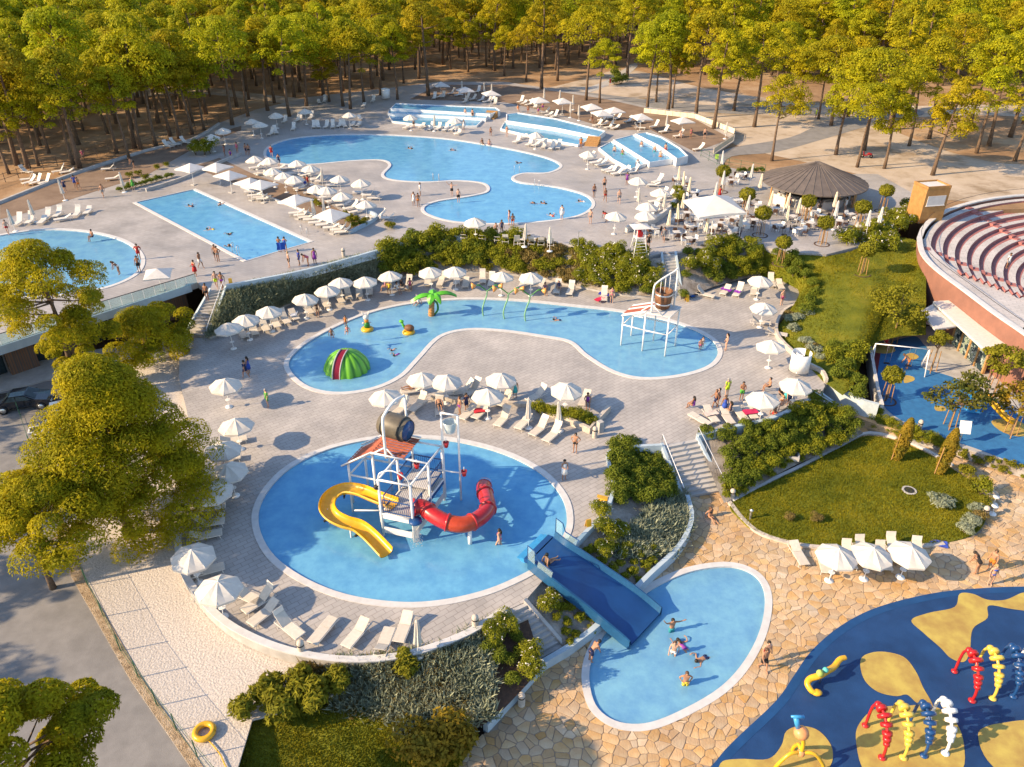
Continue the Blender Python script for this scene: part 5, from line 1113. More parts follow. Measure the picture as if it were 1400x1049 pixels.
for i in range(13):
    t = math.pi / 2 * (1 - i / 12 * 1.0)
    for s in (0, 1): 
        g = R(-118 + s * 22 * (1 if i else 1)); rr = (RM + .07) * math.cos(t) + .02; x = (RM + .07) * math.cos(t) * math.cos(R(-107)) + (s - .5) * .62 * 1.0; strip[s].append(Vector((x, (RM + .07) * math.cos(t) * math.sin(R(-107)) * .97, 2.07 * math.sin(t))))
MB().strip(strip[0], strip[1]).build('slide_strip', mat('dark_red_plastic', (0.22, 0.01, 0.03), None, 0.3), ml, True)
for s in (0, 1): MB().tube([p + Vector((0, 0, .04)) for p in strip[s]], .06, 6).build('slide_edge', mat('grey_edge', (.4, .4, .4)), ml, True)
# spring animals
def rider(u, v, label, kind):
    p = P(u, v, -.28); e = empty('water_rider', p, R(-20 if kind else 10), label=label, cat='toy')
    MB().lathe([(.001, .1), (.35, .1), (.55, .18), (.6, .32), (.5, .45), (.3, .5), (.001, .5)], n=18).build('float_ring', YEL, e, True)
    if kind:
        MB().ball((0.1, 0, .75), .42, 14, 8, 1.15, .95, .75).build('shell', BROWN, e, True); MB().tube([(-.3, 0, .6), (-.55, 0, .95), (-.62, 0, 1.2)], [.13, .11, .1], 8).build('neck', GRN, e, True); MB().ball((-.68, 0, 1.28), .2, 10, 6, 1.2, .9, .85).build('head', GRN, e, True)
        for y in (-.32, .32): MB().tube([(-.2, y, .5), (-.35, y * 1.6, .4)], [.1, .06], 6).build('flipper', YEL, e, True)
    else:
        MB().lathe([(.001, .45), (.25, .5), (.30, .75), (.2, 1.05), (.001, 1.1)], n=12).build('body', DGRN, e, True); MB().lathe([(.16, 1.0), (.22, 1.15), (.2, 1.35), (.001, 1.4)], n=12).build('collar', ORA, e, True); MB().ball((0, 0, 1.55), .28, 12, 8).build('head', PLASTIC, e, True)
        for x in (-.16, .16): MB().tube([(x, 0, 1.7), (x * 1.8, 0, 1.95), (x * 1.9, 0, 2.15)], [.07, .08, .03], 6).build('ear', PLASTIC, e, True); MB().tube([(x, 0, .95), (x * 2.4, -.1, 1.0)], .07, 6).build('arm', PLASTIC, e, True)
rider(502.5, 454, 'cream eared toy figure on a yellow float in the kids pool', 0); rider(559, 458, 'brown and green toy turtle on a yellow float in the kids pool', 1)
# spray flowers
for k, (u, v) in enumerate(((661.5, 434.5), (690, 438.5), (719, 441.5))):
    p = P(u, v, -.28); e = empty('spray_flower', p, label='tall green bent spray pipe with two orange flower heads', cat='fountain', group='spray flowers in a row in the kids pool')
    st = curve([(0, 0, 0), (-.12, 0, .8), (.05, 0, 1.6), (.3, 0, 2.3), (.38, 0, 2.9)], 5, False); MB().tube(st, .07, 8).build('stem', mat('pale_green_pipe', (0.22, 0.42, 0.22), (0.18, 0.36, 0.2), 0.4), e, True)
    for s in (-1, 1):
        MB().tube(curve([(.38, 0, 2.8), (.38 + s * .35, 0, 3.1), (.38 + s * .75, -.05, 3.45), (.38 + s * 1.0, -.1, 3.45)], 4, False), .055, 8).build('branch', DGRN, e, True)
        h = Vector((.38 + s * 1.15, -.12, 3.42)); f = MB().lathe([(.05, -.1), (.22, .1), (.36, .32), (.30, .3), (.001, .05)], n=10).build('flower_head', mat('pale_orange_plastic', (0.75, 0.33, 0.08), None, 0.4), e, True); f.location = h; f.rotation_euler = (0, s * R(100), 0)

# ================================================================ splash pad arches, snake, flower
def arch(u0, v0, u1, v1, m_, label):
    """beaded hoop standing on the pad; (u0, v0) the near foot, (u1, v1) the far foot"""
    a, b = P(u0, v0, ZL + .07), P(u1, v1, ZL + .07); d = b - a; L = d.length; e = empty('beaded_arch', a, label=label, cat='splash arch', group='beaded arches on the splash pad'); W = lambda t, h: d * t + Vector((0, 0, h))
    pts = curve([W(.0, 0), W(-.02, .5), W(.03, 1.0), W(.18, 1.65), W(.45, 2.1), W(.75, 2.15), W(.95, 1.7), W(1.0, 1.0), W(1.0, .35), W(1.0, .0)], 5, False)
    MB().tube(pts, .075, 8).build('hoop', m_, e, True)
    for t, q in ((0, .2), (1, .18)): MB().lathe([(.001, .12), (.12, .1), (q, .03), (q, 0), (.001, 0)], (W(t, 0).x, W(t, 0).y, 0), 12).build('foot', m_, e, True)
    for i, r_ in zip((10, 12, 14, 17, 20, 23, 26), (.16, .2, .24, .29, .35, .27, .18)):
        p = pts[i]; tq = (pts[i + 1] - pts[i - 1]).normalized(); MB().tube([p - tq * .12, p - tq * .08, p + tq * .08, p + tq * .12], [r_ * .5, r_, r_, r_ * .5], 14).build('bead', m_, e, True)
    return e
AR8 = [(1206, 1036, 1183, 992, 0, RED, 'red'), (1235, 1036, 1213, 990, 0, YEL, 'yellow'), (1263, 1033, 1243, 990, 0, BLUE, 'blue'), (1292, 1030, 1270, 985, 0, WHITE, 'white'), (1329, 958, 1305, 918, 1, RED, 'red'), (1357, 955, 1333, 915, 1, YEL, 'yellow'), (1385, 952, 1362, 912, 1, BLUE, 'blue'), (1413, 950, 1390, 910, 1, WHITE, 'white')]
YELP = mat('pale_yellow_plastic', (0.72, 0.50, 0.08), None, 0.3, coat=.3)
for u0, v0, u1, v1, s, m_, nm in AR8: arch(u0, v0, u1, v1, YELP if m_ is YEL else m_, '%s beaded arch %s' % (nm, ('standing on the large yellow island', 'standing on plain blue rubber beside the long yellow island')[s]))
sp_ = P(1128, 925, ZL + .07); sn = empty('snake_spray', sp_, label='yellow snake-shaped spray tube lying on the blue pad', cat='toy')
pts = curve([P(u, v, z) - sp_ for u, v, z in ((1117, 947, -1.95), (1110, 945, -1.9), (1104, 935, -1.75), (1108, 928, -1.6), (1120, 924, -1.45), (1130, 918, -1.5), (1140, 912, -1.6), (1148, 902, -1.5), (1156, 899, -1.5))], 5, False)
MB().tube(pts, [.13 + .05 * math.sin(i / len(pts) * 3.1) for i in range(len(pts))], 10).build('body', YEL, sn, True); MB().ball(pts[0], .22, 10, 6, 1.3, 1, .7).build('head', YEL, sn, True); MB().ball(pts[20] + Vector((0, 0, .2)), .2, 10, 6).build('saddle', mat('lime2', (.35, .45, .1)), sn, True); MB().ball(pts[23] + Vector((.05, 0, .25)), .16, 10, 6).build('saddle', mat('aqua', (.1, .5, .45)), sn, True)
for i in (6, 22, 36): MB().tube([Vector((pts[i].x, pts[i].y, 0)), pts[i]], .05, 6).build('leg', STEEL, sn, True)
fp = P(1090, 1046, ZL + .07); fw = empty('spray_creature', fp, label='orange three-legged spray toy with a pale blue neck and spout', cat='toy'); up = Vector((0, 0, 1))
hub = Vector((0, 0, .95)); MB().ball(hub, .2, 12, 8).build('hub', mat('peach_plastic', (.7, .3, .12), None, .35), fw, True)
for a in (200, -20, 90): MB().tube(curve([hub, hub + Vector((math.cos(R(a)) * .6, math.sin(R(a)) * .35, .12)), Vector((math.cos(R(a)) * 1.15, math.sin(R(a)) * .7, .4)), Vector((math.cos(R(a)) * 1.25, math.sin(R(a)) * .75, 0))], 4, False), .09, 8).build('leg', YEL, fw, True)
MB().tube(curve([hub, hub + up * .7 + Vector((0, .05, 0)), hub + up * 1.2 + Vector((-.15, .1, 0))], 4, False), .1, 8).build('stalk', YEL, fw, True); MB().ball(hub + up * 1.35 + Vector((-.2, .12, 0)), .36, 14, 8, 1, 1, .9).build('head', MATS['peach_plastic'], fw, True)
MB().tube([hub + up * 1.5 + Vector((-.35, .2, 0)), hub + up * 2.2 + Vector((-.55, .3, 0))], [.12, .13], 8).build('neck', LBLUE, fw, True); MB().tube([hub + up * 2.2 + Vector((-.8, .3, .1)), hub + up * 2.22 + Vector((-.2, .3, .05))], [.06, .1], 8).build('spout', LBLUE, fw, True)

# ================================================================ booths, lifeguard chair, bollards, signs, bins
def booth(u, v, z, label):
    e = empty('changing_booth', P(u, v, z), R(30), label=label, cat='booth'); e.scale = (.82, .82, .9); m = MB().lathe([(.95, .35), (.98, .35), (.98, 2.2), (.95, 2.2), (.95, .35)], n=26, a0=R(20), a1=R(350)); m.build('curved_screen', WHITE, e, True)
    MB().lathe([(.5, .4), (.53, .4), (.53, 2.15), (.5, 2.15), (.5, .4)], n=16, a0=R(60), a1=R(230)).build('inner_screen', WHITE, e, True)
    for k in range(4): g = k * math.pi / 2 + .5; MB().tube([(.96 * math.cos(g), .96 * math.sin(g), 0), (.96 * math.cos(g), .96 * math.sin(g), .5)], .04, 6).build('leg', STEEL, e, True)
booth(1091, 510, ZM, 'white cylindrical changing booth beside the curved parapet'); booth(528, 136, ZU, 'white cylindrical changing booth below the pines')
lp = P(872, 352, ZU); lg = empty('lifeguard_chair', lp, R(10), label='tall white lifeguard chair with a red seat and a sunshade', cat='chair')
for x in (-.6, .6):
    for y in (-.6, .6): MB().tube([(x * 1.3, y * 1.3, 0), (x * .75, y * .75, 2.2), (x * .7, y * .7, 3.3)], .045, 6).build('leg', WHITE, lg, True)
for i in range(7): MB().tube([(-.72 + .035 * i, -.8 + .06 * i, .3 * i + .15), (.72 - .035 * i, -.8 + .06 * i, .3 * i + .15)], .03, 5).build('rung', WHITE, lg)
MB().box((0, 0, 2.2), (1.0, 1.0, .07)).build('platform', WHITE, lg); MB().box((0, 0, 2.55), (.5, .5, .5)).build('seat', RED, lg); MB().box((0, .26, 2.95), (.5, .06, .5)).build('backrest', RED, lg)
MB().add([(-.95, -.85, 3.3), (.95, -.85, 3.3), (.95, .85, 3.3), (-.95, .85, 3.3), (0, 0, 3.65)], [(0, 1, 4), (1, 2, 4), (2, 3, 4), (3, 0, 4)]).build('sunshade', CANVAS2, lg)
GBO = 'round-topped concrete bollard lights'
for u, v, z, lab in ((413, 893, ZM, 'concrete bollard on the splash pool kerb near the folded parasol'), (650, 858, ZM, 'concrete bollard near the top of the short stairs'), (713, 964, ZL, 'concrete bollard at the foot of the straight garden wall'), (1000, 683, ZL, 'concrete bollard at the corner of the round lawn by the broad stairs'), (1345, 982 - 275, ZL, 'concrete bollard by the shrubs at the end of the round lawn'), (1256, 588, PZ, 'concrete bollard behind the ochre stone wall'), (470, 351, ZU, 'concrete bollard on the ramp above the lavender bank'), (813, 598, ZM, 'concrete bollard at the corner of the stone planter')):
    b_ = empty('bollard', P(u, v, z), label=lab, cat='bollard', group=GBO); MB().lathe([(.19, 0), (.19, .75), (.17, .85), (.1, .93), (.001, .95)], n=14).build('shaft', STONEW, b_, True); MB().lathe([(.195, .6), (.197, .62), (.197, .68), (.195, .7)], n=14).build('light_slot', DARK, b_, True)
for u, v, z, lab in ((264, 389, ZU, None), (816, 684, ZM, 'yellow wet floor sign lying on the splash pool deck'), (804, 722, ZM, 'yellow wet floor sign standing near the blue slide'), (939, 412, ZM, 'yellow wet floor sign at the foot of the narrow stairs'), (316, 390, ZU, 'yellow wet floor sign at the head of the long stairs')):
    if lab is None: continue
    p = P(u, v, z); e = empty('floor_sign', p, R(20), label=lab, cat='sign'); ly = 'lying' in lab
    for s in (-1, 1): MB().bar((0, s * .2, 0.02), (0, s * .02, .7), .32, .025).build('board', YEL, e)
    if ly: e.rotation_euler = (R(85), 0, R(80)); e.location.z += .17
for u, v, z, lab in ((1356, 703, ZL, 'white parasol stand with small disc table standing bare by the path'), (1358, 690, ZL, 'second white parasol stand behind the bare one by the path')):
    e = empty('parasol_stand', P(u, v, z), label=lab, cat='stand'); MB().lathe([(.001, .1), (.06, .1), (.27, .07), (.29, 0), (.001, 0)], n=14).build('base', WHITE, e, True); MB().tube([(0, 0, .05), (0, 0, .75)], .03, 8).build('stem', WHITE, e, True); MB().lathe([(.001, .72), (.22, .72), (.22, .69), (.001, .67)], n=12).build('disc', WHITE, e, True)
e = empty('waste_bin', P(820, 590, ZM), R(30), label='small grey bin with a blue-green front beside the planter', cat='bin'); MB().box((0, 0, .45), (.4, .4, .9)).build('body', CONC, e); MB().box((.22, 0, .5), (.03, .34, .7)).build('front', mat('teal', (.05, .25, .3)), e)
for u, v, z, lab, mm in ((1025, 711, ZL, 'silver spiral garden lamp on the round lawn edge', STEEL),):
    e = empty('garden_lamp', P(u, v, z), label=lab, cat='lamp'); MB().lathe([(.12, 0), (.12, .1), (.06, .15), (.09, .3), (.06, .4), (.1, .55), (.05, .7), (.16, .85), (.001, .95)], n=12).build('shaft', mm, e, True); MB().box((0, 0, .03), (.5, .35, .06)).build('plinth', CONC, e)
e = empty('drain_cover', P(1243, 671, ZL + .12), label='round iron drain cover set in the round lawn', cat='drain'); MB().lathe([(.5, .0), (.5, .06), (.36, .06)], n=20).build('ring', CONC, e); MB().lathe([(.001, .05), (.35, .05)], n=20).build('lid', DARK, e)
e = empty('drain_cover', P(1083, 625, -1.45), R(-20), label='square dark grate in the garden bank', cat='drain'); MB().box((0, 0, .1), (1.0, .8, .3)).build('frame', CONC, e); MB().box((0, 0, .26), (.7, .5, .02)).build('grate', DARK, e)
tm = MB(); t0 = P(280, 1003, ZR + .05); 
tm.tube([(.42 * math.cos(g), .42 * math.sin(g), .15) for g in [2 * math.pi * k / 24 for k in range(25)]], .15, 10, False); o = tm.build('swim_ring', YEL, None, True); o.location = t0; tag(o, 'yellow rubber ring lying on the gravel by the fence', 'ring')
hs = MB().tube(curve([P(u, v, ZR + .12) for u, v in ((283, 1010), (300, 1030), (310, 1050), (330, 1075))], 5, False), .03, 6); hs.thing('garden_hose', YEL, 'yellow hose trailing from the rubber ring along the fence', 'hose')
# fence along the road
fpts = densify(px([(28, 568), (62, 668), (120, 800), (165, 890), (215, 965), (270, 1035), (330, 1110)], ZR + .05), 2, False); loc = fpts[6].copy()
fe = empty('mesh_fence', loc, label='green wire mesh fence between the road and the gravel bed', cat='fence')
MESH = mat('green_mesh', (0.05, 0.11, 0.06), None, 0.6, alpha=0.07, tint=(1, 1, 1))
for i, p in enumerate(fpts):
    MB().tube([p, p + Vector((0, 0, 1.25))], .028, 6).build('post', GREENM, fe, world=loc)
    if i: MB().bar(fpts[i - 1] + Vector((0, 0, .6)), p + Vector((0, 0, .6)), .01, 1.1).build('mesh_panel', MESH, fe, world=loc)
for h in (.08, 1.2): MB().tube([p + Vector((0, 0, h)) for p in fpts], .009, 5).build('wire', GREENM, fe, world=loc)
# forest fence on the left
Lf = densify(px([(-30, 262), (60, 232), (150, 210), (250, 182), (330, 158)], 2.92), 5, False); loc = Lf[8].copy(); fe = empty('wooden_fence', loc, label='thin rustic wooden fence at the edge of the pines', cat='fence')
for p in Lf: MB().tube([p, p + Vector((0, 0, 1.3))], .05, 5).build('post', BARK, fe, world=loc)
for h in (.5, 1.15): MB().tube([p + Vector((0, 0, h)) for p in Lf], .03, 5).build('rail', BARK, fe, world=loc)
e = empty('utility_cabinet', P(84, 571, ZR), R(25), label='pale grey utility cabinet beside the road', cat='cabinet'); MB().box((0, 0, .65), (.9, .5, 1.3)).build('body', CONC, e); MB().box((0, -.26, .65), (.78, .02, 1.1)).build('door', BLUEW, e); MB().box((0, 0, 1.32), (1.0, .6, .06)).build('lid', WHITE, e)
for u, v, lab in ((50, 588, 'dark hatch with a white frame in the verge by the car'), (72, 578, 'dark hatch with a white frame beside the utility cabinet')):
    e = empty('ground_hatch', P(u, v, ZR + .03), R(20), label=lab, cat='hatch'); MB().box((0, 0, .05), (1.1, .9, .1)).build('frame', WHITE, e); MB().box((0, 0, .105), (.85, .65, .01)).build('lid', DARK, e)
# ================================================================ parked car
def car():
    p = P(36, 556, ZR); e = empty('parked_car', p, R(14), label='black saloon car parked beside the pavement under the pines', cat='car'); CARP = mat('black_car_paint', (0.008, 0.012, 0.02), (0.008, 0.012, 0.02), 0.18, coat=1.0)
    prof = [(-2.15, .45), (-2.2, .75), (-2.05, .95), (-1.3, 1.0), (-.75, 1.38), (.35, 1.42), (1.1, 1.02), (1.95, .9), (2.2, .7), (2.2, .42)]
    m = MB(); n = len(prof); rows = []
    for y, inset in ((-.86, 0), (-.84, 0), (0, 0), (.84, 0), (.86, 0)):
        rows.append([Vector((x, y * (1 - max(0, z - .95) * .42), z + (.03 if y == 0 else 0))) for x, z in prof])
    for a, b in zip(rows, rows[1:]): m.strip(a, b)
    for r_ in (rows[0], rows[-1]):
        lo = [Vector((v.x, v.y, .35)) for v in r_]; m.strip(r_, lo)
    m.strip([rows[0][0], rows[-1][0]], [Vector((-2.15, -.86, .3)), Vector((-2.15, .86, .3))]); m.strip([rows[0][-1], rows[-1][-1]], [Vector((2.2, -.86, .3)), Vector((2.2, .86, .3))])
    m.build('body', CARP, e)
    for s in (-1, 1):
        y = lambda z: s * .868 * (1 - max(0, z - .95) * .42) + s * .008
        for x0, x1, t0, t1 in ((-1.05, -.3, -.72, -.3), (-.24, .95, -.24, .32)):
            MB().add([(x0, y(1.02), 1.02), (x1, y(1.02), 1.02), (t1, y(1.34), 1.34), (t0, y(1.34), 1.34)], [(0, 1, 2, 3)]).build('side_window', DGLASS, e)
        for x in (-1.35, 1.4):
            w_ = MB().lathe([(.001, -.1), (.33, -.1), (.34, .1), (.001, .1)], n=18).build('wheel', BLACK, e, True); w_.location = (x, s * .82, .33); w_.rotation_euler = (R(90), 0, 0)
            MB().lathe([(.001, -.115), (.2, -.115), (.22, -.09), (.22, .09), (.2, .115), (.001, .115)], n=18).build('rim', STEEL, w_, True)
        MB().box((-2.17, s * .62, .78), (.08, .42, .16)).build('tail_light', RED, e); MB().box((2.16, s * .62, .68), (.08, .4, .14)).build('headlight', CANVAS2, e); MB().box((.75, s * .98, 1.0), (.18, .2, .12)).build('mirror', CARP, e)
    MB().add([(-1.28, -.66, 1.03), (-1.28, .66, 1.03), (-.8, .6, 1.385), (-.8, -.6, 1.385)], [(0, 1, 2, 3)]).build('rear_window', DGLASS, e); MB().add([(1.1, -.68, 1.04), (1.1, .68, 1.04), (.42, .6, 1.425), (.42, -.6, 1.425)], [(0, 1, 2, 3)]).build('windscreen', DGLASS, e)
    MB().box((-2.2, 0, .62), (.03, .5, .12)).build('number_plate', WHITE, e)
car()
# small things on the right
pw = P(1225, 505, PZ); sw = empty('swing_frame', pw, R(-14), label='white A-frame swing set on the blue playground', cat='swing')
for x in (-2.2, 2.2):
    for y in (-.9, .9): MB().tube([(x, y, 0), (x, 0, 2.3)], .055, 8).build('leg', WHITE, sw, True)
MB().tube([(-2.2, 0, 2.3), (2.2, 0, 2.3)], .055, 8).build('crossbar', WHITE, sw, True)
for x in (-.9, .9):
    s_ = MB().box((x, 0, .5), (.5, .25, .05)).build('swing_seat', BLACK, sw)
    for dx in (-.22, .22): MB().tube([(x + dx, 0, .5), (x + dx, 0, 2.3)], .015, 4).build('chain', STEEL, s_)
pl_ = P(1372, 580, PZ); e = empty('playground_slide', pl_, label='yellow curved playground slide under the leafy trees', cat='slide'); channel(curve([(-1.3, 1.8, 1.5), (-1.0, 1.4, 1.45), (-.4, .6, .8), (.1, 0, .4), (.7, -.4, .2)], 5, False), .6, .3).build('trough', YEL, e, True, fix=False); MB().box((-1.5, 2.1, .75), (.9, .9, 1.5)).build('tower', LBLUE, e)
e = empty('bench', P(1268, 448, PZ), R(-40), label='pale bench under the playroom awning', cat='bench'); MB().box((0, 0, .45), (1.8, .5, .07)).build('seat', PLASTIC, e)
for x in (-.8, .8): MB().box((x, 0, .2), (.08, .45, .42)).build('leg', PLASTIC, e)
e = empty('info_panel', P(1312, 604, PZ), R(-10), label='white slanted information panel at the playground edge', cat='sign'); MB().tube([(0, 0, 0), (0, 0, 1.1)], .05, 6).build('post', STEEL, e); MB().box((0, -.1, 1.4), (.8, .08, 1.0), m=Matrix.Rotation(R(-25), 3, 'X')).build('board', WHITE, e)
e = empty('motor_scooter', P(1185, 216, 2.95), R(160), label='red scooter parked on the sand behind the bar', cat='scooter'); MB().tube([(-.6, 0, .55), (-.1, 0, .6), (.1, 0, .35), (.45, 0, .35), (.6, 0, .9)], [.16, .2, .12, .12, .1], 8).build('body', RED, e, True); MB().tube([(.55, -.3, 1.0), (.55, .3, 1.0)], .03, 6).build('handlebar', DARK, e)
for x in (-.55, .65): 
    w_ = MB().lathe([(.1, -.06), (.27, -.05), (.27, .05), (.1, .06)], n=14).build('wheel', BLACK, e, True); w_.location = (x, 0, .27); w_.rotation_euler = (R(90), 0, 0)
for u, v, z, lab in ((790, 345, ZU, 'thin steel shower post above the hedge'),):
    MB().tube([P(u, v, z), P(u, v, z) + Vector((0, 0, 2.3)), P(u, v, z) + Vector((.3, 0, 2.4))], .04, 6).thing('shower_post', STEEL, lab, 'shower')
for pts, lab in (([(703, 236), (710, 237)], 'steel pool ladder at the bend of the lagoon pool'), ([(592, 247), (600, 248)], 'steel pool ladder at the inner lobe of the lagoon pool'), ([(412, 320), (420, 324)], 'steel pool ladder at the far corner of the rectangular pool'), ([(318, 345), (325, 349)], 'steel pool ladder at the near corner of the rectangular pool'), ([(731, 255), (737, 256)], 'steel pool ladder at the tip of the paved tongue')):
    a = P(*pts[0], ZU); e = empty('pool_ladder', a, label=lab, cat='ladder')
    for q in pts:
        p = P(*q, ZU) - a; MB().tube(curve([p, p + Vector((0, 0, .8)), p + Vector((0, .3, .95)), p + Vector((0, .6, .7)), p + Vector((0, .6, -.4))], 4, False), .03, 6).build('rail', STEEL, e, True)
GT = 'towels and bags left on the deck'
a_, b_ = P(381, 346, ZU), P(393, 345, ZU); g = 8; vs = [a_.lerp(b_, i / (g - 1)) + Vector((.05 * math.sin(i * 2 + j), -.38 + .06 * math.sin(i * 1.3), 1.25 - .8 * j / 4)) for j in range(5) for i in range(g)]
MB().add(vs, [(j * g + i, j * g + i + 1, (j + 1) * g + i + 1, (j + 1) * g + i) for j in range(4) for i in range(g - 1)]).thing('towel', mat('bright_blue_towel', (.02, .09, .45), None, .95), 'large blue towel held up by two people beside the rectangular pool', 'towel', smooth=True)
for u, v, z, c, lab in ((637, 320, ZU + .36, (.5, .02, .05), 'red towel on a sunbed above the hedge'), (826, 402, ZM + .36, (.03, .05, .4), 'dark blue towel on the last sunbed below the hedge'), (820, 409, ZM + .3, (.6, .02, .08), 'red mat beside the last sunbed below the hedge'), (993, 396, ZM + .36, (.25, .03, .4), 'purple towel on a sunbed near the narrow stairs'), (1009, 398, ZM + .36, (.3, .05, .45), 'violet towel on the sunbed next to the purple one'), (983, 387, ZM + .1, (.03, .1, .5), 'bright blue inflatable mat against the bank'), (944, 403, ZM + .15, (.03, .12, .4), 'dark blue airbed at the foot of the narrow stairs'), (1026, 563, ZM + .42, (.5, .02, .1), 'crimson towel on a sunbed above the dark hedge'), (972, 565, ZM + .42, (.6, .5, .45), 'flowery pale towel on a sunbed above the dark hedge'), (402, 429, ZM + .38, (.55, .6, .7), 'pale blue towel on a sunbed by the lavender bank'), (657, 561, ZM + .4, (.55, .03, .05), 'red bag on a sunbed between the pools'), (1283, 743, ZL + .08, (.05, .1, .5), 'blue and red clothes dropped at the lawn edge')):
    p = P(u, v, z); m = MB(); g = 7; vs = [(x / (g - 1) * 1.1 - .55, y / (g - 1) * .6 - .3, random.uniform(.0, .07)) for y in range(g) for x in range(g)]; m.add(vs, [(j * g + i, j * g + i + 1, (j + 1) * g + i + 1, (j + 1) * g + i) for j in range(g - 1) for i in range(g - 1)])
    m.strip([(x, -.3, -.03) for x in (-.55, .55)], [(x, .3, -.03) for x in (-.55, .55)])
    o = m.build('towel', mat('towel_%d_%d' % (u, v), c, None, .95), None, True); o.location = p; o.rotation_euler.z = random.uniform(0, 3); tag(o, lab, 'towel', GT)
# ================================================================ vegetation
def fast_mesh(name, V, nper):
    """V: (faces*nper, 3); every face has its own vertices"""
    me = bpy.data.meshes.new(name); n = len(V); nf = n // nper
    me.vertices.add(n); me.vertices.foreach_set('co', V.astype(np.float32).ravel()); me.loops.add(n); me.loops.foreach_set('vertex_index', np.arange(n, dtype=np.int32))
    me.polygons.add(nf); me.polygons.foreach_set('loop_start', np.arange(0, n, nper, dtype=np.int32)); me.polygons.foreach_set('loop_total', np.full(nf, nper, dtype=np.int32)); me.update(calc_edges=True); return me
def unit(a): return a / np.maximum(np.linalg.norm(a, axis=1, keepdims=True), 1e-9)
def leaf_quads(Pt, Nm, L, W):
    """one lozenge leaf per point, facing Nm"""
    n = len(Pt); r = RNG.normal(size=(n, 3)); t = unit(np.cross(Nm, r)); b = np.cross(Nm, t); L = np.asarray(L).reshape(-1, 1) * np.ones((n, 1)); W = np.asarray(W).reshape(-1, 1) * np.ones((n, 1))
    return np.stack([Pt - t * L / 2, Pt + b * W / 2, Pt + t * L / 2, Pt - b * W / 2], 1).reshape(-1, 3)
def needle_quads(Pt, D, L, W):
    """slim lozenges along D"""
    n = len(Pt); s = unit(np.cross(D, RNG.normal(size=(n, 3)))); L = np.asarray(L).reshape(-1, 1) * np.ones((n, 1)); W = np.asarray(W).reshape(-1, 1) * np.ones((n, 1))
    return np.stack([Pt, Pt + D * L * .5 + s * W / 2, Pt + D * L, Pt + D * L * .5 - s * W / 2], 1).reshape(-1, 3)
def clump_cloud(cent, rad, per, flat=.7, inner=.55):
    n = len(cent); idx = np.repeat(np.arange(n), per); d = unit(RNG.normal(size=(len(idx), 3))); d[:, 2] = np.where(d[:, 2] < -.2, -d[:, 2], d[:, 2])
    rr = rad[idx, None] * (inner + (1 - inner) * RNG.random((len(idx), 1)) ** .5); p = cent[idx] + d * rr * np.array([1, 1, flat]); return p, d
FOL = {}
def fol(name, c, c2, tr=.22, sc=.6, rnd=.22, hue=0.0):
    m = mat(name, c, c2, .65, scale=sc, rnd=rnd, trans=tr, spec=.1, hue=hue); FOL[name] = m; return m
PINE = fol('pine_needles', (0.48, 0.39, 0.010), (0.23, 0.23, 0.011), .45, .3, .26, .03)  # brighter than real needles, near pines too: part of the golden sunlight is colour
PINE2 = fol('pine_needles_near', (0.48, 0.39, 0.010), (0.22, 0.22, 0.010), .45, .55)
SHRUB = fol('hedge_leaves', (0.31, 0.30, 0.02), (0.16, 0.18, 0.016), .42, .8)
DARKS = fol('dark_glossy_leaves', (0.20, 0.235, 0.024), (0.105, 0.135, 0.016), .38, .8)
LIME = fol('lime_leaves', (0.26, 0.24, 0.018), (0.15, 0.15, 0.014), .35, .8)
OLIVE = fol('dry_brown_leaves', (0.25, 0.175, 0.06), (0.15, 0.12, 0.035), .25, .8)
LAV = fol('lavender_leaves', (0.32, 0.34, 0.21), (0.18, 0.21, 0.135), .3, .5)
SILV = fol('silver_leaves', (0.38, 0.40, 0.28), (0.22, 0.26, 0.18), .3, .6)
AUT = fol('yellow_orange_leaves', (0.32, 0.2, 0.018), (0.15, 0.13, 0.015), .35, 1.2)
GRASS = fol('grass_blades', (0.24, 0.21, 0.010), (0.12, 0.13, 0.008), .3, .35, .2)
FLOW = mat('white_flowers', (0.75, 0.7, 0.62), None, .8)

def pine_crown(Rr, H, ncl, per, ls, low=.25, seed=0, needle=False, lobes=0, cone=False):
    """crown of clumps round a limb skeleton; origin at the foot of the crown (z 0..H)"""
    rg = np.random.default_rng(seed); th = rg.random(ncl) * 2 * math.pi; t = rg.random(ncl) ** .75; z = H * (low * .3 + (1 - low * .3) * t)
    prof = np.sin(np.clip((z / H) * .86 + .12, 0, 1) * math.pi) ** .75 if not cone else np.clip(1.08 - (z / H) ** 1.5, .1, 1) * np.clip(.55 + z / H * 2.5, 0, 1); r = Rr * prof * (.35 + .65 * rg.random(ncl) ** .5)
    if lobes:
        ph = rg.random(3) * 6.28; r = r * (1 + .22 * np.sin(2 * th + ph[0]) + .16 * np.sin(3 * th + ph[1] + z))
    cent = np.stack([r * np.cos(th), r * np.sin(th), z], 1); rad = Rr * (.16 + .16 * rg.random(ncl)) * (1.2 if ncl < 60 else 1)
    rad = np.maximum(rad, .35); p, d = clump_cloud(cent, rad, per, .78, .74)
    if needle:
        N_ = unit(d + RNG.normal(size=d.shape) * .42 + np.array([0, 0, .15])); return leaf_quads(p, N_, ls * (.7 + .6 * RNG.random(len(p))), ls * .38), cent
    N_ = unit(d + RNG.normal(size=d.shape) * .32 + np.array([0, 0, .15])); return leaf_quads(p, N_, ls * (.7 + .6 * RNG.random(len(p))), ls * .75), cent
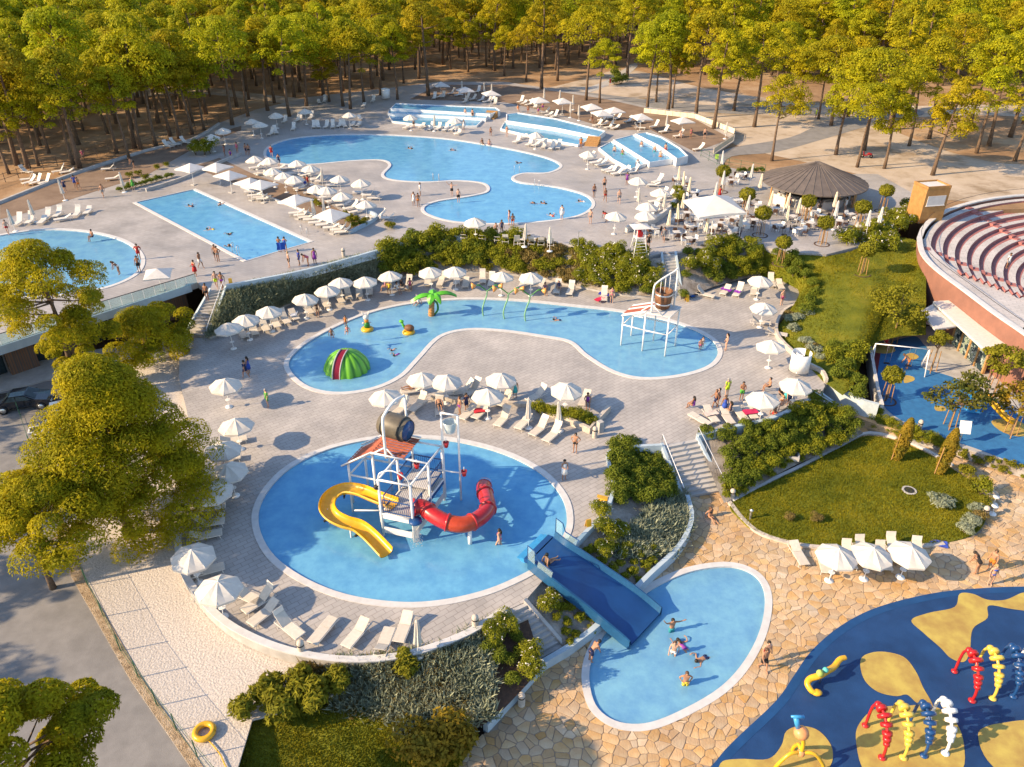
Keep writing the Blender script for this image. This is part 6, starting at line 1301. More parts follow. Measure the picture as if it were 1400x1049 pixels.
def trunk_mb(h, r, lean, cents, cz, nl, seed):
    rd = random.Random(seed); m = MB(); top = h; pts = []
    for i in range(7):
        t = i / 6; pts.append((lean[0] * t * t + .12 * math.sin(t * 5 + seed), lean[1] * t * t + .1 * math.cos(t * 4 + seed), top * t))
    m.tube(pts, [r * (1 - .72 * i / 6) * (1.25 if i == 0 else 1) for i in range(7)], 8)
    for c in rd.sample(list(map(tuple, cents)), min(nl, len(cents))):
        c = Vector(c); zb = max(.45 * h, min(c.z * 1.0 + cz - .9, top * .95)); t = zb / top; a = Vector((lean[0] * t * t, lean[1] * t * t, zb)); b = c + Vector((0, 0, cz)); m.tube([a, a.lerp(b, .55) + Vector((0, 0, -.15)), b], [r * .3, r * .18, r * .06], 5)
    return m
def make_pine(seed, h, cw, ch, ncl, per, ls, needle=False, nl=7, lean=(.3, .2), lobes=1, material=None):
    e = empty('pine_tree'); V, cents = pine_crown(cw, ch, ncl, per, ls, seed=seed, needle=needle, lobes=lobes); off = np.array([lean[0], lean[1], h - ch]); V = V + off
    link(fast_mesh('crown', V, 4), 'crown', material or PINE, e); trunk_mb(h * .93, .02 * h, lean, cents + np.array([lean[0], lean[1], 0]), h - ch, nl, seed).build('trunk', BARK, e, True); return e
PT = [make_pine(s, h, cw * 1.08, ch, 54, 140, .27, lean=ln) for s, h, cw, ch, ln in ((1, 13.5, 3.4, 7.0, (.7, .1)), (2, 12.5, 3.1, 7.4, (-.6, .2)), (3, 14.5, 3.7, 6.6, (1.2, 0)), (4, 12.0, 2.9, 6.2, (.3, -.4)), (5, 15.0, 3.5, 8.4, (-.9, .1)), (6, 13.0, 4.3, 5.2, (1.6, .4)), (7, 16.0, 3.0, 9.0, (.5, -.5)), (8, 14.0, 4.0, 7.5, (-1.4, .3)))]
PROTOS += PT
front = [(12, 238), (25, 226), (40, 230), (54, 227), (66, 210), (100, 225), (108, 230), (106, 198), (159, 210), (176, 219), (185, 203), (193, 204), (213, 201), (147, 183), (180, 177), (232, 186), (245, 190), (262, 184), (280, 178), (318, 172), (340, 160), (367, 152), (395, 160), (420, 146), (450, 140), (469, 146), (480, 150), (497, 140), (520, 131), (543, 137), (585, 132)]
front2 = [(741, 123), (762, 111), (802, 138), (819, 142), (857, 105), (885, 155), (897, 140), (913, 155), (919, 148), (950, 162), (975, 177), (1004, 152), (1032, 174), (720, 112), (690, 104), (1055, 220), (1143, 212), (1171, 229), (1180, 206), (1208, 231), (1242, 200), (1216, 178), (1269, 190), (1276, 240), (1335, 210), (1325, 175), (1352, 200), (1388, 221), (1380, 188), (1118, 163), (1136, 172), (1300, 150), (1240, 165), (1065, 150), (1090, 158), (1160, 160), (1400, 170)]
TREES = []
def tree_at(p, label, group, sc=None):
    pr = random.choice(PT); s = sc or random.uniform(.76, 1.2); o = dup(pr, p, random.uniform(0, 6.28), label=label, group=group, scale=(s * random.uniform(.92, 1.1), s, s * random.uniform(.93, 1.08))); o['category'] = 'tree'; TREES.append(p); return o
for u, v in front: tree_at(P(u, v, 2.9), 'tall pine at the edge of the dense wood beside the upper terrace', 'pines of the wood')
for u, v in front2: tree_at(P(u, v, 2.9), 'sunlit pine with a bare trunk on the sandy ground behind the bar', 'pines of the wood')
road_px = [px([(690, 116), (800, 124), (1010, 142), (1070, 142), (1070, 160), (1000, 160), (790, 142), (690, 128)], 2.9), px([(970, 235), (1000, 196), (1080, 182), (1130, 160), (1180, 150), (1290, 145), (1270, 165), (1190, 178), (1060, 214)], 2.9), px([(800, 130), (836, 104), (858, 84), (900, 84), (880, 112), (850, 130)], 2.9)]
cand = []; rows_y = 104.0
edge = [(-60, 225), (100, 205), (262, 172), (340, 150), (420, 138), (520, 125), (600, 106), (690, 100), (760, 100), (830, 96), (950, 105), (1050, 120), (1200, 120), (1420, 125)]
def edge_v(u):
    for (a, va), (b, vb) in zip(edge, edge[1:]):
        if a <= u <= b: return va + (vb - va) * (u - a) / (b - a)
    return 235 if u < 0 else 130
rd = random.Random(5); tries = 0
gridT = {}
def near_tree(p, d):
    gx, gy = int(p.x // 6), int(p.y // 6)
    return any((q - p).length < d for a in (-1, 0, 1) for b in (-1, 0, 1) for q in gridT.get((gx + a, gy + b), []))
for p in TREES: gridT.setdefault((int(p.x // 6), int(p.y // 6)), []).append(p)
new = []
for tries in range(26000):
    y = 95 + 215 * rd.random(); x = (rd.random() * 2 - 1) * (y * .74 + 40); p = Vector((x, y, 2.9)); u, v = to_px(p)
    if v > edge_v(u) - 3: continue
    if any(inside(p, q) for q in road_px): continue
    if near_tree(p, 4.9): continue
    new.append(p); gridT.setdefault((int(x // 6), int(y // 6)), []).append(p)
new.sort(key=lambda p: p.y + (0 if -60 < to_px(p)[0] < 1460 else 500)); NIND = 295 - len(TREES)
for p in new[:NIND]: tree_at(p, 'pine deep in the dense wood, its crown among many others', 'pines of the wood')
# farther trees read as one mass
loV, loC = pine_crown(4.2, 6.0, 28, 40, .6, seed=77, lobes=1); Vs = []; tm_ = MB()
for p in new[NIND:]:
    a = random.uniform(0, 6.28); s = random.uniform(.85, 1.15); ro = np.array([[math.cos(a), -math.sin(a), 0], [math.sin(a), math.cos(a), 0], [0, 0, 1]]); h = random.uniform(7.2, 9.6)
    Vs.append((loV * s) @ ro.T + np.array([p.x, p.y, 2.9 + h])); tm_.tube([p, p + Vector((.2, 0, h + 2))], [.25, .12], 5)
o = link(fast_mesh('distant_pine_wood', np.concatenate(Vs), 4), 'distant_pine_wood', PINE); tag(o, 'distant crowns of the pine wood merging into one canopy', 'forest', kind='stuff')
tag(tm_.build('distant_pine_trunks', BARK), 'dark trunks below the distant pine canopy', 'forest', kind='stuff')
# undergrowth between the trunks
# ---- single big pines on the left
def big_pine(cx, cy, cz, z0, cw, ch, ncl, per, ls, label, seed, nl=26, lean=(.8, .3), name='pine_tree', material=None, cone=False):
    c = P(cx, cy, cz); e = empty(name, (c.x - lean[0], c.y - lean[1], z0), label=label, cat='tree'); h = cz + ch * .5 - z0; V, cents = pine_crown(cw, ch, ncl, per, ls, seed=seed, needle=True, lobes=1, low=.1, cone=cone); V += np.array([lean[0], lean[1], h - ch])
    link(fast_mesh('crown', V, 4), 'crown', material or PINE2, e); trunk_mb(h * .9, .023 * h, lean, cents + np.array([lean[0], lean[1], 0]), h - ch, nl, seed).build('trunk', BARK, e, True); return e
big_pine(165, 625, 5.2, ZR, 5.0, 12.0, 210, 720, .20, 'huge spreading pine between the road and the splash pool deck', 21, cone=True)
big_pine(62, 712, 4.2, ZR, 3.4, 4.5, 44, 800, .21, 'low spreading pine leaning over the road beside the huge pine', 22, 14)
big_pine(62, 405, 8.2, ZR, 4.6, 7.0, 60, 620, .22, 'open umbrella-shaped pine in front of the round whirlpool', 23, 22, (-.5, .3))
big_pine(208, 462, 1.8, ZR, 3.6, 5.0, 50, 600, .22, 'dense green pine in front of the garage building', 24, 12)
big_pine(108, 470, 4.0, ZR, 2.6, 5.0, 30, 600, .22, 'small thin pine beside the parked car', 27, 12)
big_pine(0, 1035, 7.0, ZR, 2.8, 5.4, 60, 1000, .20, 'pine beside the road at the near end of the mesh fence', 25, 20, (.4, .2))
# pines across the road whose long shadows fall on the asphalt
for k, (x, y, s) in enumerate(((-52, 46, .9), (-48, 36, .75), (-46, 28.5, .8), (-43, 21, .8))): tree_at(Vector((x, y, ZR)), 'pine across the road casting its shadow on the asphalt', 'pines across the road', s)

# ---- shrubs
def bush_mesh(name, r, h, n, ls, material, flowers=0, seed=0, spiky=False):
    rg = np.random.default_rng(seed); k = 9; th = rg.random(k) * 6.28; rr = r * .62 * rg.random(k) ** .5; cent = np.stack([rr * np.cos(th), rr * np.sin(th), h * (.3 + .45 * rg.random(k))], 1); rad = r * (.42 + .2 * rg.random(k)); p, d = clump_cloud(cent, rad, n // k, h / (2 * r) + .35, .5)
    p[:, 2] = np.maximum(p[:, 2], .03)
    if spiky: V = leaf_quads(p, unit(d + RNG.normal(size=d.shape) * .5 + np.array([0, 0, .2])), ls * 1.15 * (.7 + .6 * RNG.random(len(p))), ls * .34)
    else: V = leaf_quads(p, unit(d + RNG.normal(size=d.shape) * .6 + np.array([0, 0, .2])), ls * (.7 + .6 * RNG.random(len(p))), ls * .6)
    e = empty(name); link(fast_mesh('foliage', V, 4), 'foliage', material, e)
    st = MB()
    for i in range(5): st.tube([(0.05 * math.cos(i), .05 * math.sin(i), 0), tuple(cent[i] * .9)], [.03, .012], 4)
    st.build('stem', BARK, e)
    if flowers:
        q = RNG.choice(len(p), flowers, replace=False); P2 = np.repeat(p[q] + d[q] * .05, 4, axis=0) + RNG.normal(size=(flowers * 4, 3)) * .05; link(fast_mesh('flowers', leaf_quads(P2, unit(RNG.normal(size=(flowers * 4, 3)) + np.array([0, 0, 1])), .13, .11), 4), 'flowers', FLOW, e)['kind'] = 'stuff'
    PROTOS.append(e); return e
BU = {'green': [bush_mesh('shrub', .95, 1.25, 1100, .17, SHRUB, 0, s) for s in (31, 32)], 'dark': [bush_mesh('dark_shrub', .9, 1.2, 1200, .15, DARKS, 0, s) for s in (33, 34)], 'lime': [bush_mesh('lime_shrub', .75, .9, 900, .15, LIME, 0, s) for s in (35, 36)],
      'brown': [bush_mesh('dry_shrub', .8, .85, 900, .14, OLIVE, 0, s) for s in (37, 38)], 'ole': [bush_mesh('oleander', 1.25, 1.9, 1700, .22, SHRUB, 26, s, True) for s in (39, 40)], 'tuft': [bush_mesh('small_tuft', .34, .45, 380, .16, SHRUB, 0, s, True) for s in (41, 42)],
      'silver': [bush_mesh('silver_shrub', .7, .6, 800, .17, SILV, 0, s, True) for s in (43, 44)], 'aut': [bush_mesh('golden_shrub', 1.5, 1.9, 2600, .2, AUT, 0, s) for s in (45,)], 'spire': [bush_mesh('leafy_shrub', .72, 1.25, 900, .26, LIME, 0, s, True) for s in (46, 47)]}
CATN = {'tuft': 'plant'}
def shrub(kind, p, label, group, sc=1.0):
    s = sc * random.uniform(.85, 1.18); o = dup(random.choice(BU[kind]), p, random.uniform(0, 6.28), label=label, group=group, scale=(s, s, s * random.uniform(.85, 1.15))); o['category'] = CATN.get(kind, 'shrub'); return o
def fill(bank, kinds, n, umin, umax, label, group, sc=1.0, gap=.75, test=None):
    got = []; t = 0
    while len(got) < n and t < 6000:
        t += 1; p = o_s[bank](); u, v = to_px(p)
        if not (umin <= u <= umax) or (test and not test(u, v)) or any((q - p).length < gap * sc for q in got): continue
        got.append(p); shrub(random.choice(kinds), p - Vector((0, 0, .08)), label, group, sc)
def mass(name, bank, n, per, h, ls, material, label, test, rad=.3):
    c = []
    t = 0
    while len(c) < n and t < n * 40:
        t += 1; p = o_s[bank]()
        if test(*to_px(p)): c.append((p.x, p.y, p.z + .02))
    if not c: return
    c = np.array(c); idx = np.repeat(np.arange(len(c)), per); d = unit(RNG.normal(size=(len(idx), 3)) * np.array([.6, .6, .25]) + np.array([0, 0, .75])); base = c[idx] + RNG.normal(size=(len(idx), 3)) * np.array([rad * .5, rad * .5, .03]); hv = h * (.6 + .6 * RNG.random(len(c)))
    return tag(link(fast_mesh(name, needle_quads(base, d, hv[idx] * (.6 + .5 * RNG.random(len(idx))), ls), 4), name, material), label, 'ground cover', kind='stuff')
GS = 'shrubs on the banks'
mass('lavender_cover', 'hedge_bank', 1500, 26, .62, .075, LAV, 'grey-green lavender covering the bank below the ramp', lambda u, v: u < 470, .34)
mass('lavender_cover', 'hedge_bank', 700, 26, .75, .075, SILV, 'silvery lavender next to the green hedge on the bank', lambda u, v: 440 < u < 535, .34)
fill('hedge_bank', ['green', 'green', 'dark', 'lime'], 70, 524, 705, 'green hedge shrub on the bank behind the palm fountain', GS, 1.1, .58)
fill('hedge_bank', ['brown', 'brown', 'lime', 'green'], 52, 690, 810, 'brownish shrub on the bank behind the spray flowers', GS, 1.05, .58)
fill('hedge_bank', ['ole', 'ole', 'dark', 'green'], 38, 795, 900, 'white-flowering oleander on the bank left of the narrow stairs', GS, .9, .7)
fill('stair_side_bank', ['ole', 'dark'], 12, 930, 975, 'white-flowering oleander on the bank right of the narrow stairs', GS, .85, .9); fill('stair_side_bank', ['dark', 'green'], 34, 970, 1040, 'dark shrub on the bank above the purple towels', GS, .9, .6)
mass('lavender_cover', 'hedge_bank', 120, 30, .5, .05, LIME, 'yellow-green grass along the foot of the hedge', lambda u, v: 700 < u < 905, .3)
fill('slide_bank', ['dark'], 62, 836, 925, 'dark glossy hedge shrub between the splash deck and the broad stairs', GS, .85, .55, lambda u, v: v < 690 - (u - 836) * .1 and u < 893 + (v - 608) * .42)
mass('silver_cover', 'slide_bank', 420, 28, .6, .08, SILV, 'silver-grey ground cover beside the curved garden wall', lambda u, v: v >= 676 and u > 845 and v < 762 and u > 1600 - v * 1.02, .34)
fill('slide_bank', ['ole', 'lime'], 9, 790, 850, 'yellowish oleander beside the top of the blue slide', GS, .6, .8, lambda u, v: 700 < v < 760 and u > 778 + (v - 735) * 1.39); fill('slide_bank', ['tuft'], 26, 800, 900, 'small green tuft on the gravelly bed beside the blue slide', 'tufts in the beds', 1.0, .6, lambda u, v: 745 < v < 815 and u > 772 + (v - 735) * 1.39)
fill('slide_side_bank', ['ole', 'lime'], 5, 725, 790, 'flowering oleander on the near side of the blue slide', GS, .5, .7, lambda u, v: v < 845 and u < 705 + (v - 768) * 1.23 and u > 732 + (v - 825) * .87); fill('slide_side_bank', ['tuft'], 14, 760, 815, 'small tuft on the near side of the blue slide', 'tufts in the beds', 1.0, .6, lambda u, v: v > 825 and u < 708 + (v - 768) * 1.23 and u > 730 + (v - 825) * .87)
fill('right_garden_bank', ['dark', 'dark', 'green'], 58, 957, 1165, 'dark hedge shrub below the picnic loungers', GS, .85, .75, lambda u, v: u > 968 + (v - 600) * .45 and v < 700 - (u - 900) * .36 + (0 if u < 1075 else 12))
fill('right_garden_bank', ['tuft'], 46, 985, 1095, 'small light green tuft in rows below the dark hedge', 'tufts in the beds', 1.15, .62, lambda u, v: v >= 694 - (u - 900) * .36)
mass('lavender_cover', 'garden_bank', 900, 28, .68, .085, SILV, 'wild grey-green lavender below the splash pool kerb', lambda u, v: 455 < u < 672 and v < 1005, .36)
mass('dry_cover', 'garden_bank', 420, 34, .6, .05, OLIVE, 'dry brown grasses among the lavender below the kerb', lambda u, v: 415 < u < 640, .36)
fill('garden_bank', ['ole', 'dark'], 10, 648, 732, 'dark oleander beside the short stairs', GS, .62, .9, lambda u, v: v < 945 and u < 684 + (v - 838) * .72)
for u, v, s in ((335, 982, 1), (372, 950, 1.05), (390, 978, 1.05), (412, 945, 1), (430, 968, 1.05), (462, 945, .95), (558, 922, .9), (365, 962, .9)): shrub('spire', P(u, v, -.8), 'upright yellow-green shrub at the edge of the lower lawn', GS, s * 1.15)
shrub('aut', P(592, 1020, -1.2), 'large golden shrub by the lower lawn', GS, 1.15)
for u in range(735, 815, 9): shrub('green', P(u, 563 + (u - 735) * .24, .1), 'clipped green hedge plant inside the stone planter', GS, .62)
for u, v in ((742, 562), (765, 566), (790, 572), (805, 575)): shrub('dark', P(u, v, .1), 'clipped dark hedge plant inside the stone planter', GS, .6)
fill('bank_below_playground', ['dark', 'green'], 26, 1190, 1300, 'dark shrub on the bank below the playground', GS, .55, .8); fill('bank_below_playground', ['lime', 'tuft'], 14, 1300, 1400, 'light shrub by the path below the playground', GS, .55, .9)
fill('bank_below_playground', ['dark'], 10, 1120, 1180, 'dark shrub beside the pale blue ramp wall', GS, .5, .6)
for u, v, z in ((1064, 352, 2.5), (1078, 358, 2.3), (1092, 368, 2.0), (1100, 380, 1.6), (1108, 392, 1.4), (1112, 406, 1.0), (1108, 420, .8), (1098, 430, .6), (1070, 366, 1.8), (1084, 378, 1.4)): shrub('dark', P(u, v, z), 'dark hedge shrub between the curved parapet and the sloping lawn', GS, .85)
for u, v, z in ((1105, 412, .8), (1114, 398, 1.1)): shrub('lime', P(u, v, z), 'yellow shrub between the parapet and the sloping lawn', GS, .9)
for u, v, z in ((1082, 440, .4), (1092, 436, .5), (1104, 430, .7), (1084, 452, .3), (1100, 470, .2), (1112, 480, .2), (1122, 492, .1)): shrub('silver', P(u, v, z), 'silver shrub along the parapet below the sloping lawn', GS, 1.0)
for u, v, z in ((1078, 432, .5), (1108, 478, .2)): shrub('brown', P(u, v, z), 'pinkish dry shrub by the parapet below the sloping lawn', GS, .8)
for u, v, z in ((1140, 478, .2), (1155, 488, .1), (1165, 500, 0), (1150, 505, 0), (1135, 495, .1), (1172, 490, .1), (1160, 520, -.2), (1175, 530, -.2), (1145, 520, -.1), (1170, 545, -.3)): shrub(random.choice(['green', 'dark', 'aut'][:2]), P(u, v, z), 'green shrub at the foot of the sloping lawn by the playground', GS, .95)
for u, v in ((1153, 342), (1170, 338), (1186, 330), (1200, 320), (1215, 312), (1228, 304), (1240, 298), (1208, 332), (1224, 322), (1238, 312), (1195, 345), (1215, 345)): shrub('ole', P(u, v, 2.2), 'big white-flowering oleander between the cafe terrace and the amphitheatre', GS, 1.05)
for u, v in ((268, 212), (280, 212), (274, 206), (288, 210)): shrub('ole', P(u, v, ZU), 'round white-flowering oleander above the rectangular pool', GS, 1.0)
for u in range(165, 240, 7): shrub('dark', P(u, 262 - (u - 165) * .28, ZU), 'low dark hedge plant along the ramp by the brown deck', GS, .6)
for u, v in ((178, 243), (190, 240), (200, 246), (215, 232), (228, 228)): shrub('lime', P(u, v, ZU), 'low golden shrub on the brown deck', GS, .75)
for u, v in ((473, 297), (480, 301), (487, 305), (495, 309), (485, 312), (500, 304), (478, 306), (432, 281), (436, 283), (530, 311), (536, 312)): shrub('lime', P(u, v, ZU), 'bright green shrub inside the rounded wall end by the ramp', GS, .75)
for u, v in ((926, 264), (929, 270), (927, 277), (922, 287)): shrub('green', P(u, v, ZU), 'small shrub behind the white curved parapet', GS, .75)
for u, v in ((843, 110), (848, 115), (840, 116)): shrub('dark', P(u, v, 2.9), 'dark round bush beside the footpath in the wood', GS, 1.6)
for u in range(1010, 1050, 8): shrub('dark', P(u, 236, ZU), 'dark low hedge plant beside the round bar', GS, .6)
for u, v, k, s in ((1318, 650, 'lime', .8), (1330, 662, 'lime', .85), (1340, 676, 'green', .8), (1345, 690, 'lime', .7), (1322, 668, 'lime', .8), (1334, 700, 'silver', 1.0), (1328, 716, 'silver', 1.1), (1338, 710, 'brown', .8), (1318, 728, 'silver', .9)): shrub(k, P(u, v, ZL + .1), {'lime': 'yellow-green shrub at the tip of the round lawn', 'green': 'green shrub at the tip of the round lawn', 'silver': 'silver shrub at the tip of the round lawn', 'brown': 'dry pinkish shrub at the tip of the round lawn'}[k], GS, s)
for u, v, lab in ((1080, 711, 'small pinkish bush alone on the round lawn'), (1116, 713, 'small orange-tinged bush on the round lawn beside the pinkish one')): shrub('brown', P(u, v, ZL + .12), lab, GS, .62)
shrub('silver', P(1284, 690, ZL + .12), 'pale olive bush below the second leaning cypress', GS, 1.5)
# cypresses that lean, each with a stake
for (u0, v0, u1, v1, lab) in ((1225, 629, 1247, 572, 'thin golden cypress leaning beside a wooden stake on the round lawn'), (1284, 648, 1309, 586, 'second golden cypress leaning above the olive bush')):
    a = P(u0, v0, ZL + .12); e = empty('cypress', a, label=lab, cat='tree'); H = 3.6; tip = P(u1, v1, ZL + H) - a; n = 2600; t = RNG.random(n) ** .8; th = RNG.random(n) * 6.28; r = .55 * np.sin(np.clip(t * .92 + .06, 0, 1) * math.pi) ** .6; ax = np.outer(t, np.array(tip)); d = np.stack([np.cos(th), np.sin(th), .7 * np.ones(n)], 1)
    p = ax + np.stack([r * np.cos(th), r * np.sin(th), np.zeros(n)], 1) * (.5 + .5 * RNG.random((n, 1))); link(fast_mesh('crown', leaf_quads(p, unit(d + RNG.normal(size=d.shape) * .4), .24, .1), 4), 'crown', AUT, e); MB().tube([(0, 0, 0), tip * .8], [.05, .02], 6).build('trunk', BARK, e); MB().tube([(-.35, 0, 0), (-.2, .1, 2.3)], .04, 6).build('stake', WOOD, e)
# round clipped trees with stakes
def ball_tree(r, seed):
    e = empty('clipped_tree'); n = 1500; d = unit(RNG.normal(size=(n, 3))); lump = 1 + .1 * np.sin(d[:, :1] * 7 + seed) * np.cos(d[:, 1:2] * 6) ; p = d * r * lump * (.72 + .28 * RNG.random((n, 1))) * np.array([1, 1, .8]) + np.array([0, 0, 2.5]); link(fast_mesh('crown', leaf_quads(p, unit(d + RNG.normal(size=d.shape) * .5), .2, .13), 4), 'crown', LIME, e); MB().tube([(0, 0, 0), (0, 0, 2.3)], [.06, .04], 6).build('trunk', BARK, e)
    for k in range(4): g = k * math.pi / 2 + .4; MB().tube([(.42 * math.cos(g), .42 * math.sin(g), 0), (.34 * math.cos(g), .34 * math.sin(g), 1.7)], .035, 5).build('stake', WOOD, e)
    MB().lathe([(.85, .0), (.85, .03), (.7, .03)], n=20).build('tree_ring', SOIL, e); PROTOS.append(e); return e
BT = [ball_tree(.95, 1), ball_tree(.88, 2)]
for u, v, z, lab in ((1212.6, 261, ZU, 'clipped round tree beside the ochre kiosk'), (1180, 285, ZU, 'clipped round tree near the tall folded white parasol'), (1130, 303.5, ZU, 'clipped round tree in a soil ring at the front of the cafe'), (1106, 274, ZU, 'clipped round tree in front of the bar counter'), (1044, 292, ZU, 'clipped round tree among the middle cafe tables'), (1072, 330, 2.2, 'clipped round tree at the top of the sloping lawn'), (1022, 266, ZU, 'clipped round tree behind the large square parasol'), (989, 236, ZU, 'clipped round tree by the green fence'), (1186, 343, 2.0, 'clipped round tree before the big oleanders'), (1221, 513, PZ, 'clipped round tree beside the swing set')):
    p = P(u, v, z + 2.5); p.z = z; o = dup(random.choice(BT), p, random.uniform(0, 6), label=lab, group='clipped round trees with stakes', scale=random.uniform(.92, 1.08)); o['category'] = 'tree'
def leafy(u, v, zc, z0, r, n, ls, material, label, seed, sparse=.6):
    c = P(u, v, zc); e = empty('leafy_tree', (c.x, c.y, z0), label=label, cat='tree'); rg = np.random.default_rng(seed); k = 22; ce = unit(rg.normal(size=(k, 3))) * r * (sparse + .3 * rg.random((k, 1))) * np.array([1, 1, .75]) + np.array([0, 0, zc - z0]); pp, d = clump_cloud(ce, r * (.28 + .16 * rg.random(k)), n // k, .8, .3)
    link(fast_mesh('crown', leaf_quads(pp, unit(d + RNG.normal(size=d.shape) * .7 + np.array([0, 0, .3])), ls * (.7 + .6 * RNG.random(len(pp))), ls * .7), 4), 'crown', material, e); m = MB().tube([(0, 0, 0), (.05, 0, zc - z0)], [.1, .05], 7)
    for q in ce[::2]: m.tube([(0.03, 0, (zc - z0) * .7), tuple(q)], [.04, .012], 4)
    m.build('trunk', BARK, e)
    for k in range(3): g = k * 2.1; MB().tube([(.5 * math.cos(g), .5 * math.sin(g), 0), (.4 * math.cos(g), .4 * math.sin(g), 2.0)], .04, 5).build('stake', WOOD, e)
leafy(1233, 420, 2.3000000000000003, PZ, 2.5, 3400, .24, LIME, 'golden green leafy tree at the corner of the playground wall', 51); leafy(1286, 464, 1.7000000000000002, PZ, 1.1, 1500, .18, LIME, 'small round leafy tree before the playroom glass', 52, .45); leafy(1313, 540, 1.5, PZ, 2.1, 1900, .26, fol('mixed_leaves', (.15, .13, .02), (.06, .08, .015), .25, 1.0), 'open leafy tree with stakes at the near edge of the playground', 53, .75); leafy(1376, 492, 2.1, PZ, 1.7, 2200, .24, LIME, 'leafy tree in front of the playroom corner', 54); leafy(1400, 548, 1.7000000000000002, PZ, 1.7, 1800, .26, AUT, 'yellow leafy tree beside the playground slide', 55, .7)
# grass blades on the lawns
def grass(name, sampler, n, h, label):
    pts = np.array([tuple(sampler()) for _ in range(n)]); d = unit(RNG.normal(size=(n, 3)) * .45 + np.array([0, 0, 1])); s = unit(np.cross(d, RNG.normal(size=(n, 3)))) * .035; hh = h * (.5 + .8 * RNG.random((n, 1))); V = np.stack([pts - s, pts + s, pts + d * hh], 1).reshape(-1, 3)
    tag(link(fast_mesh(name, V, 3), name, GRASS), label, 'grass', kind='stuff')
bx0, bx1, by0, by1 = min(p.x for p in LB), max(p.x for p in LB), min(p.y for p in LB), max(p.y for p in LB)
def lb_s():
    while True:
        p = Vector((random.uniform(bx0, bx1), random.uniform(by0, by1), ZL + .12))
        if inside(p, LB): return p
grass('lawn_grass', lb_s, 42000, .10, 'short grass of the round lawn'); grass('lawn_grass', o_s['lower_lawn'], 34000, .10, 'short grass of the lower lawn by the gravel'); grass('lawn_grass', o_s['sloping_lawn'], 40000, .12, 'short grass of the sloping lawn beside the amphitheatre')
